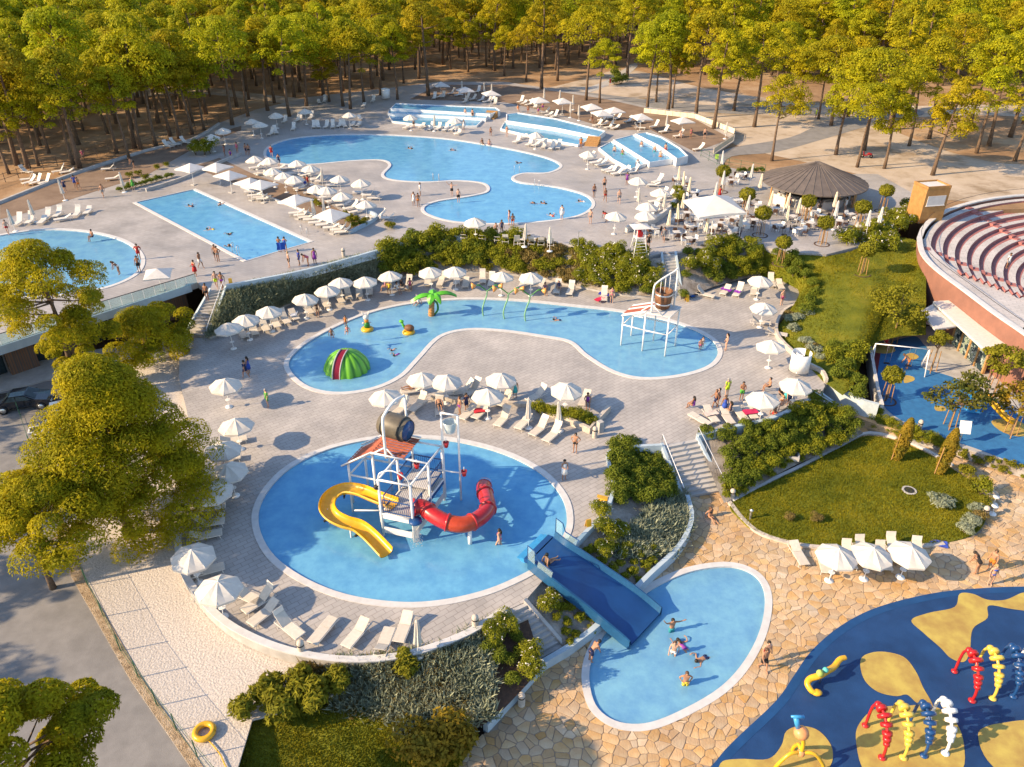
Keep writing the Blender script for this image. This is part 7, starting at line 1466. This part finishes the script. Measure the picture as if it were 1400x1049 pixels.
# ================================================================ people
def body_joints(pose):
    """joints of one figure, facing +Y, feet (or seat) on z 0"""
    J = dict(pel=(0, 0, .95), spi=(0, .01, 1.14), che=(0, .01, 1.32), nec=(0, .0, 1.46), hea=(0, .02, 1.58), top=(0, .015, 1.68), nos=(0, .125, 1.575))
    for s, n in ((-1, 'l'), (1, 'r')):
        J.update({'sh' + n: (s * .175, 0, 1.40), 'el' + n: (s * .24, -.02, 1.13), 'wr' + n: (s * .26, .06, .90), 'ha' + n: (s * .26, .09, .82), 'hi' + n: (s * .09, 0, .90), 'kn' + n: (s * .10, .03, .50), 'an' + n: (s * .105, -.02, .09), 'to' + n: (s * .12, .13, .035)})
    if pose == 'walk':
        J.update(knl=(-.1, .17, .53), anl=(-.1, .22, .10), tol=(-.1, .37, .05), knr=(.1, -.02, .50), anr=(.1, -.28, .14), tor=(.11, -.17, .05), ell=(-.24, -.14, 1.15), wrl=(-.25, -.14, .90), hal=(-.25, -.12, .82), elr=(.24, .08, 1.14), wrr=(.24, .24, .98), har=(.24, .3, .93))
    elif pose == 'hips':
        J.update(ell=(-.36, -.08, 1.18), wrl=(-.2, .05, 1.0), hal=(-.15, .08, .98), elr=(.36, -.08, 1.18), wrr=(.2, .05, 1.0), har=(.15, .08, .98))
    elif pose == 'carry':
        J.update(ell=(-.22, .08, 1.16), wrl=(-.12, .3, 1.16), hal=(-.08, .36, 1.18), elr=(.22, .08, 1.16), wrr=(.12, .3, 1.16), har=(.08, .36, 1.18))
    elif pose == 'armsout':
        J.update(ell=(-.42, .05, 1.36), wrl=(-.64, .1, 1.42), hal=(-.73, .12, 1.45), elr=(.40, .05, 1.5), wrr=(.56, .08, 1.7), har=(.61, .08, 1.79))
    elif pose == 'sit':
        J = {k: (v[0], v[1], v[2] - .83) for k, v in J.items()}
        for s, n in ((-1, 'l'), (1, 'r')): J.update({'hi' + n: (s * .1, .03, .1), 'kn' + n: (s * .13, .44, .2 + .08 * s), 'an' + n: (s * .13, .82, .08), 'to' + n: (s * .14, .9, .17), 'el' + n: (s * .26, -.12, .3), 'wr' + n: (s * .3, -.12, .08), 'ha' + n: (s * .3, -.06, .04)})
    elif pose == 'chair':
        J = {k: (v[0], v[1], v[2] - .42) for k, v in J.items()}
        for s, n in ((-1, 'l'), (1, 'r')): J.update({'hi' + n: (s * .1, .04, .5), 'kn' + n: (s * .12, .44, .52), 'an' + n: (s * .12, .46, .1), 'to' + n: (s * .12, .6, .04), 'el' + n: (s * .26, .02, .7), 'wr' + n: (s * .18, .24, .62), 'ha' + n: (s * .16, .31, .62)})
    elif pose == 'lie':
        a = R(35); J = {k: (v[0], -(v[2] - .95) * math.cos(a) if v[2] > .9 and k[:2] not in ('ha', 'wr') else v[1], .12 + (v[2] - .95) * math.sin(a) if v[2] > .9 else .12) for k, v in J.items()}
        J.update(nos=(0, J['hea'][1] + .05, J['hea'][2] + .11), top=(0, J['hea'][1] - .09, J['hea'][2] + .05))
        for s, n in ((-1, 'l'), (1, 'r')): J.update({'hi' + n: (s * .1, .06, .12), 'kn' + n: (s * .12, .45, .22 if s > 0 else .14), 'an' + n: (s * .12, .84, .1), 'to' + n: (s * .14, .88, .24), 'el' + n: (s * .28, -.02, .2), 'wr' + n: (s * .26, .22, .12), 'ha' + n: (s * .26, .3, .11)})
    elif pose == 'bend':
        def f(v): dz = v[2] - .95; return (v[0], v[1] + max(0, dz) * .8, v[2] - max(0, dz) * .42)
        J = {k: f(v) if k in ('pel', 'spi', 'che', 'nec', 'hea', 'top', 'nos', 'shl', 'shr') else v for k, v in J.items()}; J['nos'] = (0, J['hea'][1] + .08, J['hea'][2] - .07)
        for s, n in ((-1, 'l'), (1, 'r')): J.update({'el' + n: (s * .2, .42, .95), 'wr' + n: (s * .16, .5, .72), 'ha' + n: (s * .14, .54, .64)})
    elif pose == 'swim':
        J = {k: (v[0], v[2] - .95, .0 - v[1] * .5) for k, v in J.items()}
        J.update(hea=(0, .62, .12), top=(0, .7, .16), nos=(0, .70, .04), nec=(0, .5, .05), ell=(-.34, .62, .0), wrl=(-.26, .86, .02), hal=(-.24, .95, .02), elr=(.42, .3, .12), wrr=(.5, .52, .2), har=(.5, .6, .18), knl=(-.14, -.42, -.05), knr=(.16, -.4, -.12), anl=(-.12, -.8, -.1), anr=(.14, -.76, -.02), tol=(-.12, -.92, -.12), tor=(.14, -.88, -.04))
    return J
RAD = dict(pel=.135, spi=.118, che=.135, nec=.055, hea=.092, top=.07, nos=.02, sh=.062, el=.043, wr=.031, ha=.034, hi=.088, kn=.058, an=.038, to=.034)
EDG = [('pel', 'spi'), ('spi', 'che'), ('che', 'nec'), ('nec', 'hea'), ('hea', 'top'), ('hea', 'nos')] + [e for n in 'lr' for e in (('che', 'sh' + n), ('sh' + n, 'el' + n), ('el' + n, 'wr' + n), ('wr' + n, 'ha' + n), ('pel', 'hi' + n), ('hi' + n, 'kn' + n), ('kn' + n, 'an' + n), ('an' + n, 'to' + n))]
def make_body(pose):
    J = body_joints(pose); ks = list(J); V = [Vector(J[k]) for k in ks]; Ra = [RAD[k if k in RAD else k[:2]] for k in ks]; E = [(ks.index(a), ks.index(b)) for a, b in EDG]
    for n, s in (('l', -1), ('r', 1)):
        w_, h = Vector(J['wr' + n]), Vector(J['ha' + n]); d = (h - w_).normalized(); x = d.cross(Vector((0, 0, 1))) if abs(d.z) < .8 else Vector((0, 1, 0)); x.normalize(); hi_ = ks.index('ha' + n)
        for k, (off, ln) in enumerate(((-.03, .085), (-.01, .1), (.01, .095), (.03, .075), (-.055, .03))): V.append(h + x * off * 1.2 + d * ln + (Vector((0, 0, -.02)) if k % 2 else Vector((0, 0, 0)))); Ra.append(.010); E.append((hi_, len(V) - 1))
    me = bpy.data.meshes.new('tmp'); me.from_pydata([tuple(v) for v in V], E, []); ob = bpy.data.objects.new('tmp', me); C.objects.link(ob)
    sk = ob.modifiers.new('s', 'SKIN'); sk.use_smooth_shade = True
    for i, r_ in enumerate(Ra): me.skin_vertices[0].data[i].radius = (r_, r_)
    me.skin_vertices[0].data[0].use_root = True; ob.modifiers.new('d', 'SUBSURF').levels = 1
    dg = bpy.context.evaluated_depsgraph_get(); m2 = bpy.data.meshes.new_from_object(ob.evaluated_get(dg)); bpy.data.objects.remove(ob); m2.name = 'body_' + pose; m2.materials.clear(); m2.materials.append(WHITE)
    m2.polygons.foreach_set('use_smooth', [True] * len(m2.polygons))
    v = lambda k: Vector(J[k]); hd = v('top') - v('nec'); hd.normalize(); fw = (v('nos') - v('hea')).normalized()
    def hair(long):
        m = MB(); c = v('hea') + hd * .035 - fw * .018
        m.ball(c, .112, 12, 8, 1, 1.02, 1.05)
        # bare the face: keep only faces behind it
        fs = [f for f in m.f if (sum((Vector(m.v[i]) for i in f), Vector()) / len(f) - c).dot(fw) < .035 + max(0, (sum((Vector(m.v[i]) for i in f), Vector()) / len(f) - c).dot(hd)) * .9 and (sum((Vector(m.v[i]) for i in f), Vector()) / len(f) - c).dot(hd) > -.085]; m.f = fs
        if long: m.tube([c - fw * .06, c - fw * .11 - hd * .12, v('che') - fw * .14 + hd * .02], [.08, .075, .035], 8)
        o = m.build('tmp', WHITE, None, True); q = o.data; bpy.data.objects.remove(o); return q
    def wear(kind):
        m = MB()
        if kind in ('shorts', 'trunks'):
            L = .62 if kind == 'shorts' else .3; m.tube([v('pel') + (v('spi') - v('pel')) * .35, v('pel'), v('pel') + (v('hil') + v('hir')) * .0 - (v('spi') - v('pel')) * .35], [.142, .158, .13], 12)
            for n in 'lr': m.tube([v('hi' + n) * .75 + v('pel') * .25, v('hi' + n), v('hi' + n).lerp(v('kn' + n), L)], [.10, .108, .09], 10)
        if kind in ('suit', 'bikini', 'dress', 'shirt'):
            a, b, c = v('pel'), v('spi'), v('che')
            if kind == 'bikini': m.tube([a + (b - a) * .25, a, a - (b - a) * .4], [.14, .15, .10], 12); m.tube([c - (c - b) * .25, c + (c - b) * .15], [.148, .142], 12)
            else: m.tube([a - (b - a) * .45, a, b, c, c + (v('nec') - c) * .35], [.11, .152, .132, .15, .11], 12)
            if kind == 'dress': m.tube([a + (b - a) * .3, (v('hil') + v('hir')) / 2, ((v('hil') + v('hir')) / 2).lerp((v('knl') + v('knr')) / 2, .85)], [.15, .19, .23], 12)
            if kind == 'shirt':
                for n in 'lr': m.tube([c.lerp(v('sh' + n), .6), v('sh' + n), v('sh' + n).lerp(v('el' + n), .7)], [.07, .076, .062], 8)
                for n in 'lr': m.tube([v('hi' + n) * .75 + v('pel') * .25, v('hi' + n), v('hi' + n).lerp(v('kn' + n), .6)], [.1, .108, .092], 10)
        o = m.build('tmp', WHITE, None, True); q = o.data; bpy.data.objects.remove(o); return q
    return dict(body=m2, hair={0: hair(False), 1: hair(True)}, wear={k: wear(k) for k in ('shorts', 'trunks', 'suit', 'bikini', 'dress', 'shirt')})
POSES = {p: make_body(p) for p in ('stand', 'walk', 'hips', 'carry', 'armsout', 'sit', 'chair', 'lie', 'bend', 'swim')}
SK = [mat('skin_fair', (.50, .30, .21), (.46, .27, .19), .55), mat('skin_tan', (.38, .20, .12), (.34, .18, .11), .55), mat('skin_brown', (.28, .14, .08), (.25, .12, .07), .55)]
HA = {'dark': mat('dark_hair', (.02, .014, .01), None, .6), 'brown': mat('brown_hair', (.10, .05, .025), None, .6), 'blond': mat('blond_hair', (.38, .26, .11), None, .6), 'grey': mat('grey_hair', (.3, .29, .28), None, .6)}
CL = {n: mat('cloth_' + n, c, None, .85) for n, c in dict(red=(.45, .02, .02), blue=(.03, .08, .4), navy=(.015, .025, .09), black=(.015, .015, .018), green=(.08, .35, .05), lime=(.45, .62, .03), white=(.75, .74, .72), pink=(.6, .12, .22), purple=(.22, .04, .3), yellow=(.75, .55, .05), teal=(.03, .28, .32), orange=(.65, .2, .03), grey=(.2, .2, .21), turquoise=(.05, .42, .45)).items()}
PHR = dict(stand='standing', walk='walking', hips='standing with hands on hips', carry='standing with arms held forward', armsout='with arms thrown out', sit='sitting', chair='sitting', lie='lying back', bend='bending forward', swim='swimming')
WRD = dict(shorts='long swim shorts', trunks='swim trunks', suit='swimsuit', bikini='bikini', dress='dress', shirt='shirt')
def setm(o, m): o.material_slots[0].link = 'OBJECT'; o.material_slots[0].material = m
LABC = {}
def person(u, v, z, pose, hd, wear, col, place, hair='dark', long=0, skin=None, sc=1.0, zoff=0.0):
    p = P(u, v, z); B = POSES[pose]; sk = SK[(int(u * 7 + v * 3)) % 3 if skin is None else skin]
    lab = 'person in %s %s %s %s' % (col, WRD[wear], PHR[pose], place); ws = lab.split()
    o = bpy.data.objects.new('person', None); C.objects.link(o); o.location = (p.x, p.y, z + zoff); o.rotation_euler.z = R(hd); o.scale = (sc,) * 3; tag(o, ' '.join(ws[:16]), 'person', 'bathers and guests')
    for nm, me, m in (('body', B['body'], sk), ('hair', B['hair'][long], HA[hair]), ('shorts' if wear in ('shorts', 'trunks') else {'suit': 'swimsuit', 'bikini': 'bikini', 'dress': 'dress', 'shirt': 'shirt_and_shorts'}[wear], B['wear'][wear], CL[col])):
        q = bpy.data.objects.new(nm, me); C.objects.link(q); q.parent = o; setm(q, m)
    return o
U, M, L_ = ZU, ZM, ZL
# lower slide pool: standing in the water, so sunk to the chest or waist
for a in ((918, 862, L_, 'armsout', 200, 'shorts', 'teal', 'in the lower pool below the blue slide', 'dark', 0, 1, 1, -.75), (921, 893, L_, 'walk', 160, 'trunks', 'white', 'in the middle of the lower pool', 'brown', 0, 0, 1, -.75), (937, 886, L_, 'swim', 30, 'suit', 'purple', 'in the lower pool', 'dark', 1, 1, 1, -.1), (964, 898, L_, 'swim', 120, 'trunks', 'navy', 'in the lower pool', 'dark', 0, 1, 1, -.1), (937, 935, L_, 'hips', 180, 'shorts', 'yellow', 'in the near half of the lower pool', 'brown', 0, 1, 1, -.75),
          (1042, 916, L_, 'walk', 200, 'shorts', 'black', 'on the flagstones at the rim of the lower pool', 'brown', 0, 1), (1045, 906, L_, 'stand', 190, 'trunks', 'red', 'close behind another at the rim of the lower pool', 'dark', 0, 0), (807, 905, L_, 'bend', 300, 'shorts', 'navy', 'at the coping beside the blue slide', 'dark', 0, 1), (970, 707, L_, 'sit', 200, 'bikini', 'black', 'on the flagstones below the broad stairs', 'brown', 1, 1), (1352, 800, L_, 'stand', 180, 'bikini', 'blue', 'at the edge of the blue splash pad', 'blond', 1, 0),
          (1334, 785, L_, 'bend', 20, 'suit', 'black', 'on the path by the splash pad', 'dark', 1, 1), (1352, 780, L_, 'stand', 120, 'shorts', 'orange', 'talking on the path by the splash pad', 'brown', 0, 1)): person(*a)
for a in ((786, 619, M, 'hips', 160, 'trunks', 'black', 'beside the stone planter on the splash deck', 'dark', 0, 1), (771, 656, M, 'carry', 200, 'dress', 'white', 'at the rim of the splash pool', 'dark', 0, 1), (683, 744, M, 'walk', 60, 'bikini', 'pink', 'wading in the splash pool near the tube slide', 'dark', 1, 0, 1, -.5), (367, 557, M, 'stand', 120, 'shirt', 'green', 'alone on the paving left of the kids pool', 'grey', 0, 0), (337, 517, M, 'walk', 70, 'shirt', 'navy', 'on the paving near the long stairs', 'dark', 0, 1), (341, 512, M, 'stand', 80, 'dress', 'blue', 'on the paving near the long stairs', 'dark', 1, 1),
          (435, 434, M, 'stand', 180, 'bikini', 'black', 'beside the sunbeds of the lavender bank', 'dark', 1, 1, 1.02), (992, 479, M, 'stand', 90, 'bikini', 'black', 'on the paving at the end of the kids pool', 'dark', 1, 0), (957, 477, M, 'stand', 190, 'trunks', 'pink', 'in the shallow end by the white frame', 'dark', 0, 1, .75, -.28), (960, 474, M, 'stand', 190, 'bikini', 'white', 'beside another in the shallow end', 'dark', 1, 0, .75, -.28), (765, 437, M, 'swim', 90, 'trunks', 'navy', 'in the kids pool right of the spray flowers', 'dark', 0, 1, .9, -.1),
          (545, 483, M, 'swim', 140, 'suit', 'purple', 'on the pale step of the kids pool', 'dark', 0, 0, .9, -.12), (540, 476, M, 'swim', 150, 'trunks', 'grey', 'on the pale step near the turtle', 'dark', 0, 0, .8, -.12), (456, 478, M, 'sit', 200, 'trunks', 'navy', 'on the left shoulder of the watermelon dome', 'dark', 0, 1, .8, 1.4), (476, 470, M, 'stand', 190, 'suit', 'orange', 'on top of the watermelon dome', 'dark', 0, 1, .75, 1.55), (478, 478, M, 'sit', 180, 'bikini', 'pink', 'ready to slide on the watermelon dome', 'brown', 1, 0, .75, 1.75), (572, 415, M, 'sit', 160, 'suit', 'white', 'at the pool rim left of the toy palm', 'brown', 1, 0),
          (533, 400, M, 'chair', 180, 'shirt', 'yellow', 'in the picnic group under the last parasol of the row', 'brown', 0, 1), (528, 398, M, 'chair', 90, 'suit', 'purple', 'in the picnic group under the last parasol of the row', 'dark', 1, 0), (543, 401, M, 'chair', 230, 'shirt', 'white', 'in the picnic group under the last parasol of the row', 'dark', 0, 1), (549, 396, M, 'chair', 250, 'shirt', 'black', 'in the picnic group under the last parasol of the row', 'dark', 1, 1), (561, 396, M, 'chair', 190, 'suit', 'pink', 'on a sunbed near the toy palm', 'dark', 1, 1),
          (745, 402, M, 'chair', 190, 'bikini', 'purple', 'on the sunbed edge below the hedge', 'dark', 1, 1), (764, 398, M, 'lie', 180, 'suit', 'navy', 'on a sunbed beyond the spray flowers', 'dark', 1, 1, 1, .35), (836, 414, M, 'stand', 180, 'bikini', 'pink', 'beside the last sunbed below the hedge', 'dark', 1, 0), (629, 568, M, 'stand', 120, 'trunks', 'purple', 'between sunbeds near the stone divider', 'brown', 0, 1), (638, 563, M, 'stand', 220, 'shirt', 'navy', 'between sunbeds near the stone divider', 'dark', 0, 1), (601, 560, M, 'lie', 190, 'trunks', 'black', 'on a sunbed by the stone divider', 'dark', 0, 1, 1, .35),
          (564, 536, M, 'lie', 110, 'bikini', 'red', 'on a sunbed under the left parasol of the group', 'dark', 1, 1, 1, .35), (693, 541, M, 'stand', 160, 'shirt', 'red', 'beside a sunbed in the parasol group', 'dark', 0, 1), (704, 544, M, 'stand', 170, 'dress', 'turquoise', 'beside the parasol group', 'brown', 1, 1), (803, 556, M, 'chair', 180, 'suit', 'purple', 'on a sunbed beyond the planter hedge', 'brown', 1, 1), (747, 780, M, 'sit', 300, 'trunks', 'black', 'at the top of the broad blue slide', 'dark', 0, 1, 1, .47)): person(*a)
for a in ((947, 561, 'chair', 40, 'suit', 'purple', 'on the end of a sunbed above the broad stairs', 'dark', 1), (977, 558, 'walk', 90, 'shorts', 'navy', 'in the picnic group above the dark hedge', 'brown', 0), (981, 556, 'stand', 80, 'trunks', 'red', 'in the picnic group above the dark hedge', 'dark', 0), (993, 542, 'stand', 20, 'shirt', 'lime', 'with dark shorts behind the picnic group', 'grey', 0), (989, 566, 'stand', 0, 'dress', 'blue', 'among the towels above the dark hedge', 'brown', 1), (997, 568, 'chair', 60, 'suit', 'navy', 'on a towel-covered sunbed', 'dark', 1), (1013, 547, 'carry', 180, 'shorts', 'green', 'behind the picnic group above the dark hedge', 'dark', 0), (1051, 535, 'chair', 90, 'trunks', 'black', 'behind the parasol of the picnic group', 'dark', 0), (1066, 545, 'chair', 200, 'shirt', 'black', 'at the parasol by the small stairs', 'dark', 0), (1073, 552, 'stand', 260, 'dress', 'turquoise', 'at the parasol by the small stairs', 'dark', 0), (1068, 560, 'chair', 120, 'bikini', 'orange', 'near the small stairs', 'blond', 1), (1058, 566, 'sit', 200, 'trunks', 'red', 'on the blue-grey parapet', 'dark', 0), (1077, 556, 'stand', 200, 'shirt', 'navy', 'at the parasol by the small stairs', 'dark', 0), (1068, 417, 'stand', 200, 'shorts', 'pink', 'by the curved parapet near the lawn', 'brown', 0)):
    person(a[0], a[1], M, *a[2:])
for a in ((296, 356, 'stand', 190, 'shorts', 'black', 'beside the rectangular pool', 'dark', 0), (299, 358, 'hips', 170, 'trunks', 'grey', 'beside the rectangular pool', 'dark', 0), (275, 367, 'walk', 250, 'shorts', 'white', 'near the head of the long stairs', 'dark', 0), (268, 378, 'carry', 150, 'dress', 'red', 'near the glass balustrade', 'dark', 0), (297, 394, 'walk', 190, 'shorts', 'lime', 'at the head of the long stairs', 'dark', 0), (305, 395, 'walk', 170, 'trunks', 'purple', 'at the head of the long stairs', 'dark', 0), (284, 411, 'stand', 170, 'trunks', 'black', 'descending the long stairs', 'dark', 0),
          (383, 345, 'carry', 0, 'shorts', 'blue', 'shaking out a blue towel by the rectangular pool', 'dark', 0), (391, 345, 'carry', 0, 'suit', 'blue', 'holding the blue towel by the rectangular pool', 'dark', 0), (396, 366, 'stand', 120, 'shorts', 'black', 'with fair hair on the ramp above the lavender', 'blond', 0), (410, 363, 'stand', 100, 'shirt', 'blue', 'on the ramp above the lavender', 'dark', 0), (422, 364, 'bend', 120, 'suit', 'pink', 'on the ramp above the lavender', 'dark', 0), (431, 361, 'stand', 200, 'dress', 'purple', 'on the ramp above the lavender', 'dark', 0), (191, 372, 'stand', 190, 'shorts', 'black', 'beside the lifeguard at the whirlpool', 'dark', 0), (191, 355, 'hips', 190, 'shirt', 'red', 'like a lifeguard at the whirlpool rim', 'dark', 0), (128, 329, 'chair', 150, 'trunks', 'navy', 'at the whirlpool rim', 'dark', 0), (164, 376, 'bend', 90, 'bikini', 'white', 'in the whirlpool', 'dark', 1),
          (12, 321, 'walk', 200, 'trunks', 'red', 'left of the whirlpool', 'brown', 0), (90, 263, 'stand', 200, 'shirt', 'navy', 'on the brown deck', 'dark', 0), (104, 257, 'stand', 30, 'shirt', 'blue', 'on the brown deck beside a child', 'dark', 0), (109, 260, 'walk', 60, 'trunks', 'orange', 'on the brown deck', 'brown', 0), (142, 270, 'walk', 180, 'shorts', 'grey', 'along the ramp beside the hedge', 'brown', 0), (183, 260, 'stand', 200, 'dress', 'green', 'behind the hedge of the ramp', 'blond', 0), (184, 230, 'bend', 90, 'trunks', 'black', 'by the golden shrubs', 'brown', 0), (308, 214, 'stand', 100, 'bikini', 'red', 'beside the round oleander', 'dark', 1), (316, 216, 'chair', 200, 'suit', 'purple', 'beside the round oleander', 'dark', 1), (337, 212, 'stand', 240, 'shorts', 'navy', 'near the lagoon pool corner', 'dark', 0), (341, 213, 'stand', 200, 'trunks', 'black', 'near the lagoon pool corner', 'dark', 0), (325, 210, 'stand', 160, 'suit', 'pink', 'near the lagoon pool corner', 'dark', 1),
          (372, 215, 'walk', 200, 'shirt', 'red', 'at the lagoon rim behind the parasols', 'dark', 0), (382, 227, 'stand', 180, 'dress', 'navy', 'among the lagoon parasols', 'dark', 1), (418, 258, 'stand', 200, 'shorts', 'blue', 'among the lagoon parasols', 'dark', 0), (422, 257, 'stand', 180, 'suit', 'red', 'among the lagoon parasols', 'dark', 1), (566, 281, 'stand', 180, 'dress', 'white', 'near the inner lobe of the lagoon', 'brown', 1), (572, 283, 'stand', 200, 'trunks', 'orange', 'near the inner lobe of the lagoon', 'dark', 0), (575, 268, 'stand', 90, 'shirt', 'white', 'on the paved tongue of the lagoon', 'dark', 0), (618, 268, 'armsout', 180, 'shorts', 'black', 'on the paved tongue', 'dark', 0), (627, 277, 'stand', 180, 'shorts', 'black', 'at the rim of the inner lobe', 'brown', 0),
          (686, 321, 'stand', 200, 'suit', 'navy', 'at the sunbeds above the hedge', 'dark', 1), (678, 320, 'chair', 190, 'trunks', 'black', 'at the sunbeds above the hedge', 'brown', 0), (696, 307, 'stand', 90, 'bikini', 'blue', 'at the lagoon rim above the sunbeds', 'brown', 1), (701, 307, 'chair', 180, 'shorts', 'red', 'at the lagoon rim above the sunbeds', 'dark', 0), (768, 300, 'stand', 170, 'dress', 'white', 'at the lagoon rim', 'dark', 0), (807, 306, 'stand', 160, 'trunks', 'grey', 'on the lagoon deck near the pool end', 'brown', 0), (826, 260, 'stand', 180, 'shorts', 'black', 'with a friend on the lagoon deck', 'dark', 0), (827, 276, 'walk', 190, 'trunks', 'red', 'following another on the lagoon deck', 'brown', 0), (846, 278, 'walk', 180, 'shorts', 'grey', 'across the lagoon deck', 'brown', 0), (812, 270, 'stand', 200, 'trunks', 'navy', 'at the lagoon end', 'brown', 0), (829, 304, 'bend', 120, 'shirt', 'red', 'beside the parasol near the lifeguard chair', 'dark', 0), (857, 253, 'stand', 180, 'shirt', 'purple', 'before the curved cascade pool', 'dark', 0), (871, 234, 'stand', 180, 'shirt', 'white', 'at the end wall of the curved cascade pool', 'grey', 0), (907, 331, 'walk', 160, 'shirt', 'grey', 'beside the cafe near the lifeguard chair', 'dark', 0), (886, 340, 'stand', 180, 'shirt', 'black', 'beside the lifeguard chair', 'dark', 0), (983, 273, 'stand', 180, 'dress', 'red', 'behind the large square parasol', 'dark', 1),
          (834, 118, 'walk', 200, 'shirt', 'red', 'on the park road beside the wood', 'dark', 0), (944, 190, 'stand', 180, 'bikini', 'pink', 'on the back deck corner', 'dark', 1), (963, 190, 'stand', 180, 'shorts', 'black', 'at the back deck railing', 'dark', 0), (930, 188, 'chair', 180, 'trunks', 'white', 'on a sunbed of the back deck', 'dark', 0), (809, 168, 'chair', 200, 'trunks', 'navy', 'on the sunbeds behind the long cascade', 'dark', 0), (708, 153, 'chair', 200, 'suit', 'orange', 'behind the long cascade pool', 'brown', 1), (722, 154, 'chair', 180, 'trunks', 'red', 'behind the long cascade pool', 'dark', 0), (736, 156, 'chair', 170, 'suit', 'purple', 'behind the long cascade pool', 'dark', 1), (742, 152, 'stand', 170, 'shorts', 'purple', 'behind the long cascade pool', 'dark', 0), (566, 176, 'stand', 180, 'trunks', 'black', 'before the wide cascade pool', 'brown', 0), (634, 178, 'stand', 200, 'dress', 'white', 'before the wide cascade pool', 'dark', 0), (671, 185, 'chair', 180, 'trunks', 'navy', 'by the steps of the wide cascade', 'brown', 0), (693, 187, 'stand', 180, 'bikini', 'orange', 'by the steps of the wide cascade', 'dark', 1), (659, 197, 'sit', 200, 'trunks', 'teal', 'on the far rim of the lagoon', 'brown', 0), (669, 198, 'sit', 180, 'trunks', 'pink', 'on the far rim of the lagoon', 'brown', 0), (794, 203, 'stand', 180, 'shirt', 'orange', 'by the steps of the curved cascade', 'brown', 0), (1115, 162, 'stand', 90, 'shirt', 'lime', 'on the sand behind the bar', 'dark', 0), (114, 216, 'chair', 200, 'shirt', 'pink', 'below the pines by the wooden fence', 'dark', 0), (1258, 372, 'stand', 90, 'shirt', 'navy', 'x', 'dark', 0)):
    if a[6] != 'x': person(a[0], a[1], U, *a[2:])
for u, v, hd, c, pl, zo in ((563, 203, 60, 'black', 'on the far side of the lagoon pool', -.1), (622, 205, 90, 'navy', 'near a splash in the lagoon pool', -.1), (712, 222, 120, 'navy', 'in the far bay of the lagoon pool', -.1), (746, 278, 60, 'black', 'in the near bay of the lagoon pool', -.1), (728, 276, 200, 'grey', 'in the near bay of the lagoon pool', -.1), (756, 295, 30, 'red', 'near the lagoon end', -.1), (798, 275, 90, 'white', 'near the lagoon end', -.1), (300, 280, 10, 'black', 'in the rectangular pool', -.1), (263, 282, 60, 'navy', 'at the far end of the rectangular pool', -.1), (291, 313, 100, 'yellow', 'in the middle of the rectangular pool', -.1), (316, 318, 170, 'teal', 'in the rectangular pool', -.1), (313, 334, 200, 'navy', 'at the near side of the rectangular pool', -.1)):
    person(u, v, U, 'swim', hd, 'trunks', c, pl, 'dark', 0, None, 1, zo)
for u, v, z, c, pl in ((636, 155, 3.8, 'navy', 'in the wide cascade pool'), (646, 156, 3.8, 'black', 'in the wide cascade pool'), (910, 204, 4.1, 'red', 'in the top basin of the curved cascade'), (877, 200, 3.7, 'white', 'in the middle basin of the curved cascade'), (895, 207, 3.7, 'teal', 'in the middle basin of the curved cascade'), (903, 214, 3.7, 'orange', 'in the middle basin of the curved cascade'), (851, 211, 3.3, 'green', 'in the low basin of the curved cascade'), (840, 207, 3.3, 'navy', 'in the low basin of the curved cascade')):
    person(u, v, z, 'stand', 150, 'trunks', c, pl, 'dark', 0, None, 1, -.85)
person(1376, 367, 1.6, 'stand', 200, 'shirt', 'white', 'on the amphitheatre rows', 'dark', 0)
person(1209, 476, PZ, 'chair', 200, 'shirt', 'red', 'on the yellow spot of the playground', 'brown', 0)
person(1240, 505, PZ, 'bend', 60, 'trunks', 'orange', 'pushing the swing in the playground', 'brown', 0)
person(1352, 519, PZ, 'stand', 200, 'suit', 'pink', 'by the playroom corner', 'brown', 1)
for k in range(7):
    g = R(200 + k * 21); q = Vector((bc.x + RB * .78 * math.cos(g), bc.y + RB * .78 * math.sin(g), 0)); u, v = to_px((q.x, q.y, ZU)); person(u, v, ZU, 'stand', math.degrees(g) + 90, 'shirt', ('white', 'navy', 'white', 'black', 'pink', 'white', 'grey')[k], 'at the counter of the round bar', 'dark', k % 2)
# the prototypes themselves are not part of the place
for o in PROTOS:
    for c in list(KIDS.get(o.name, [])):
        for g in list(KIDS.get(c.name, [])): bpy.data.objects.remove(g)
        bpy.data.objects.remove(c)
    bpy.data.objects.remove(o)
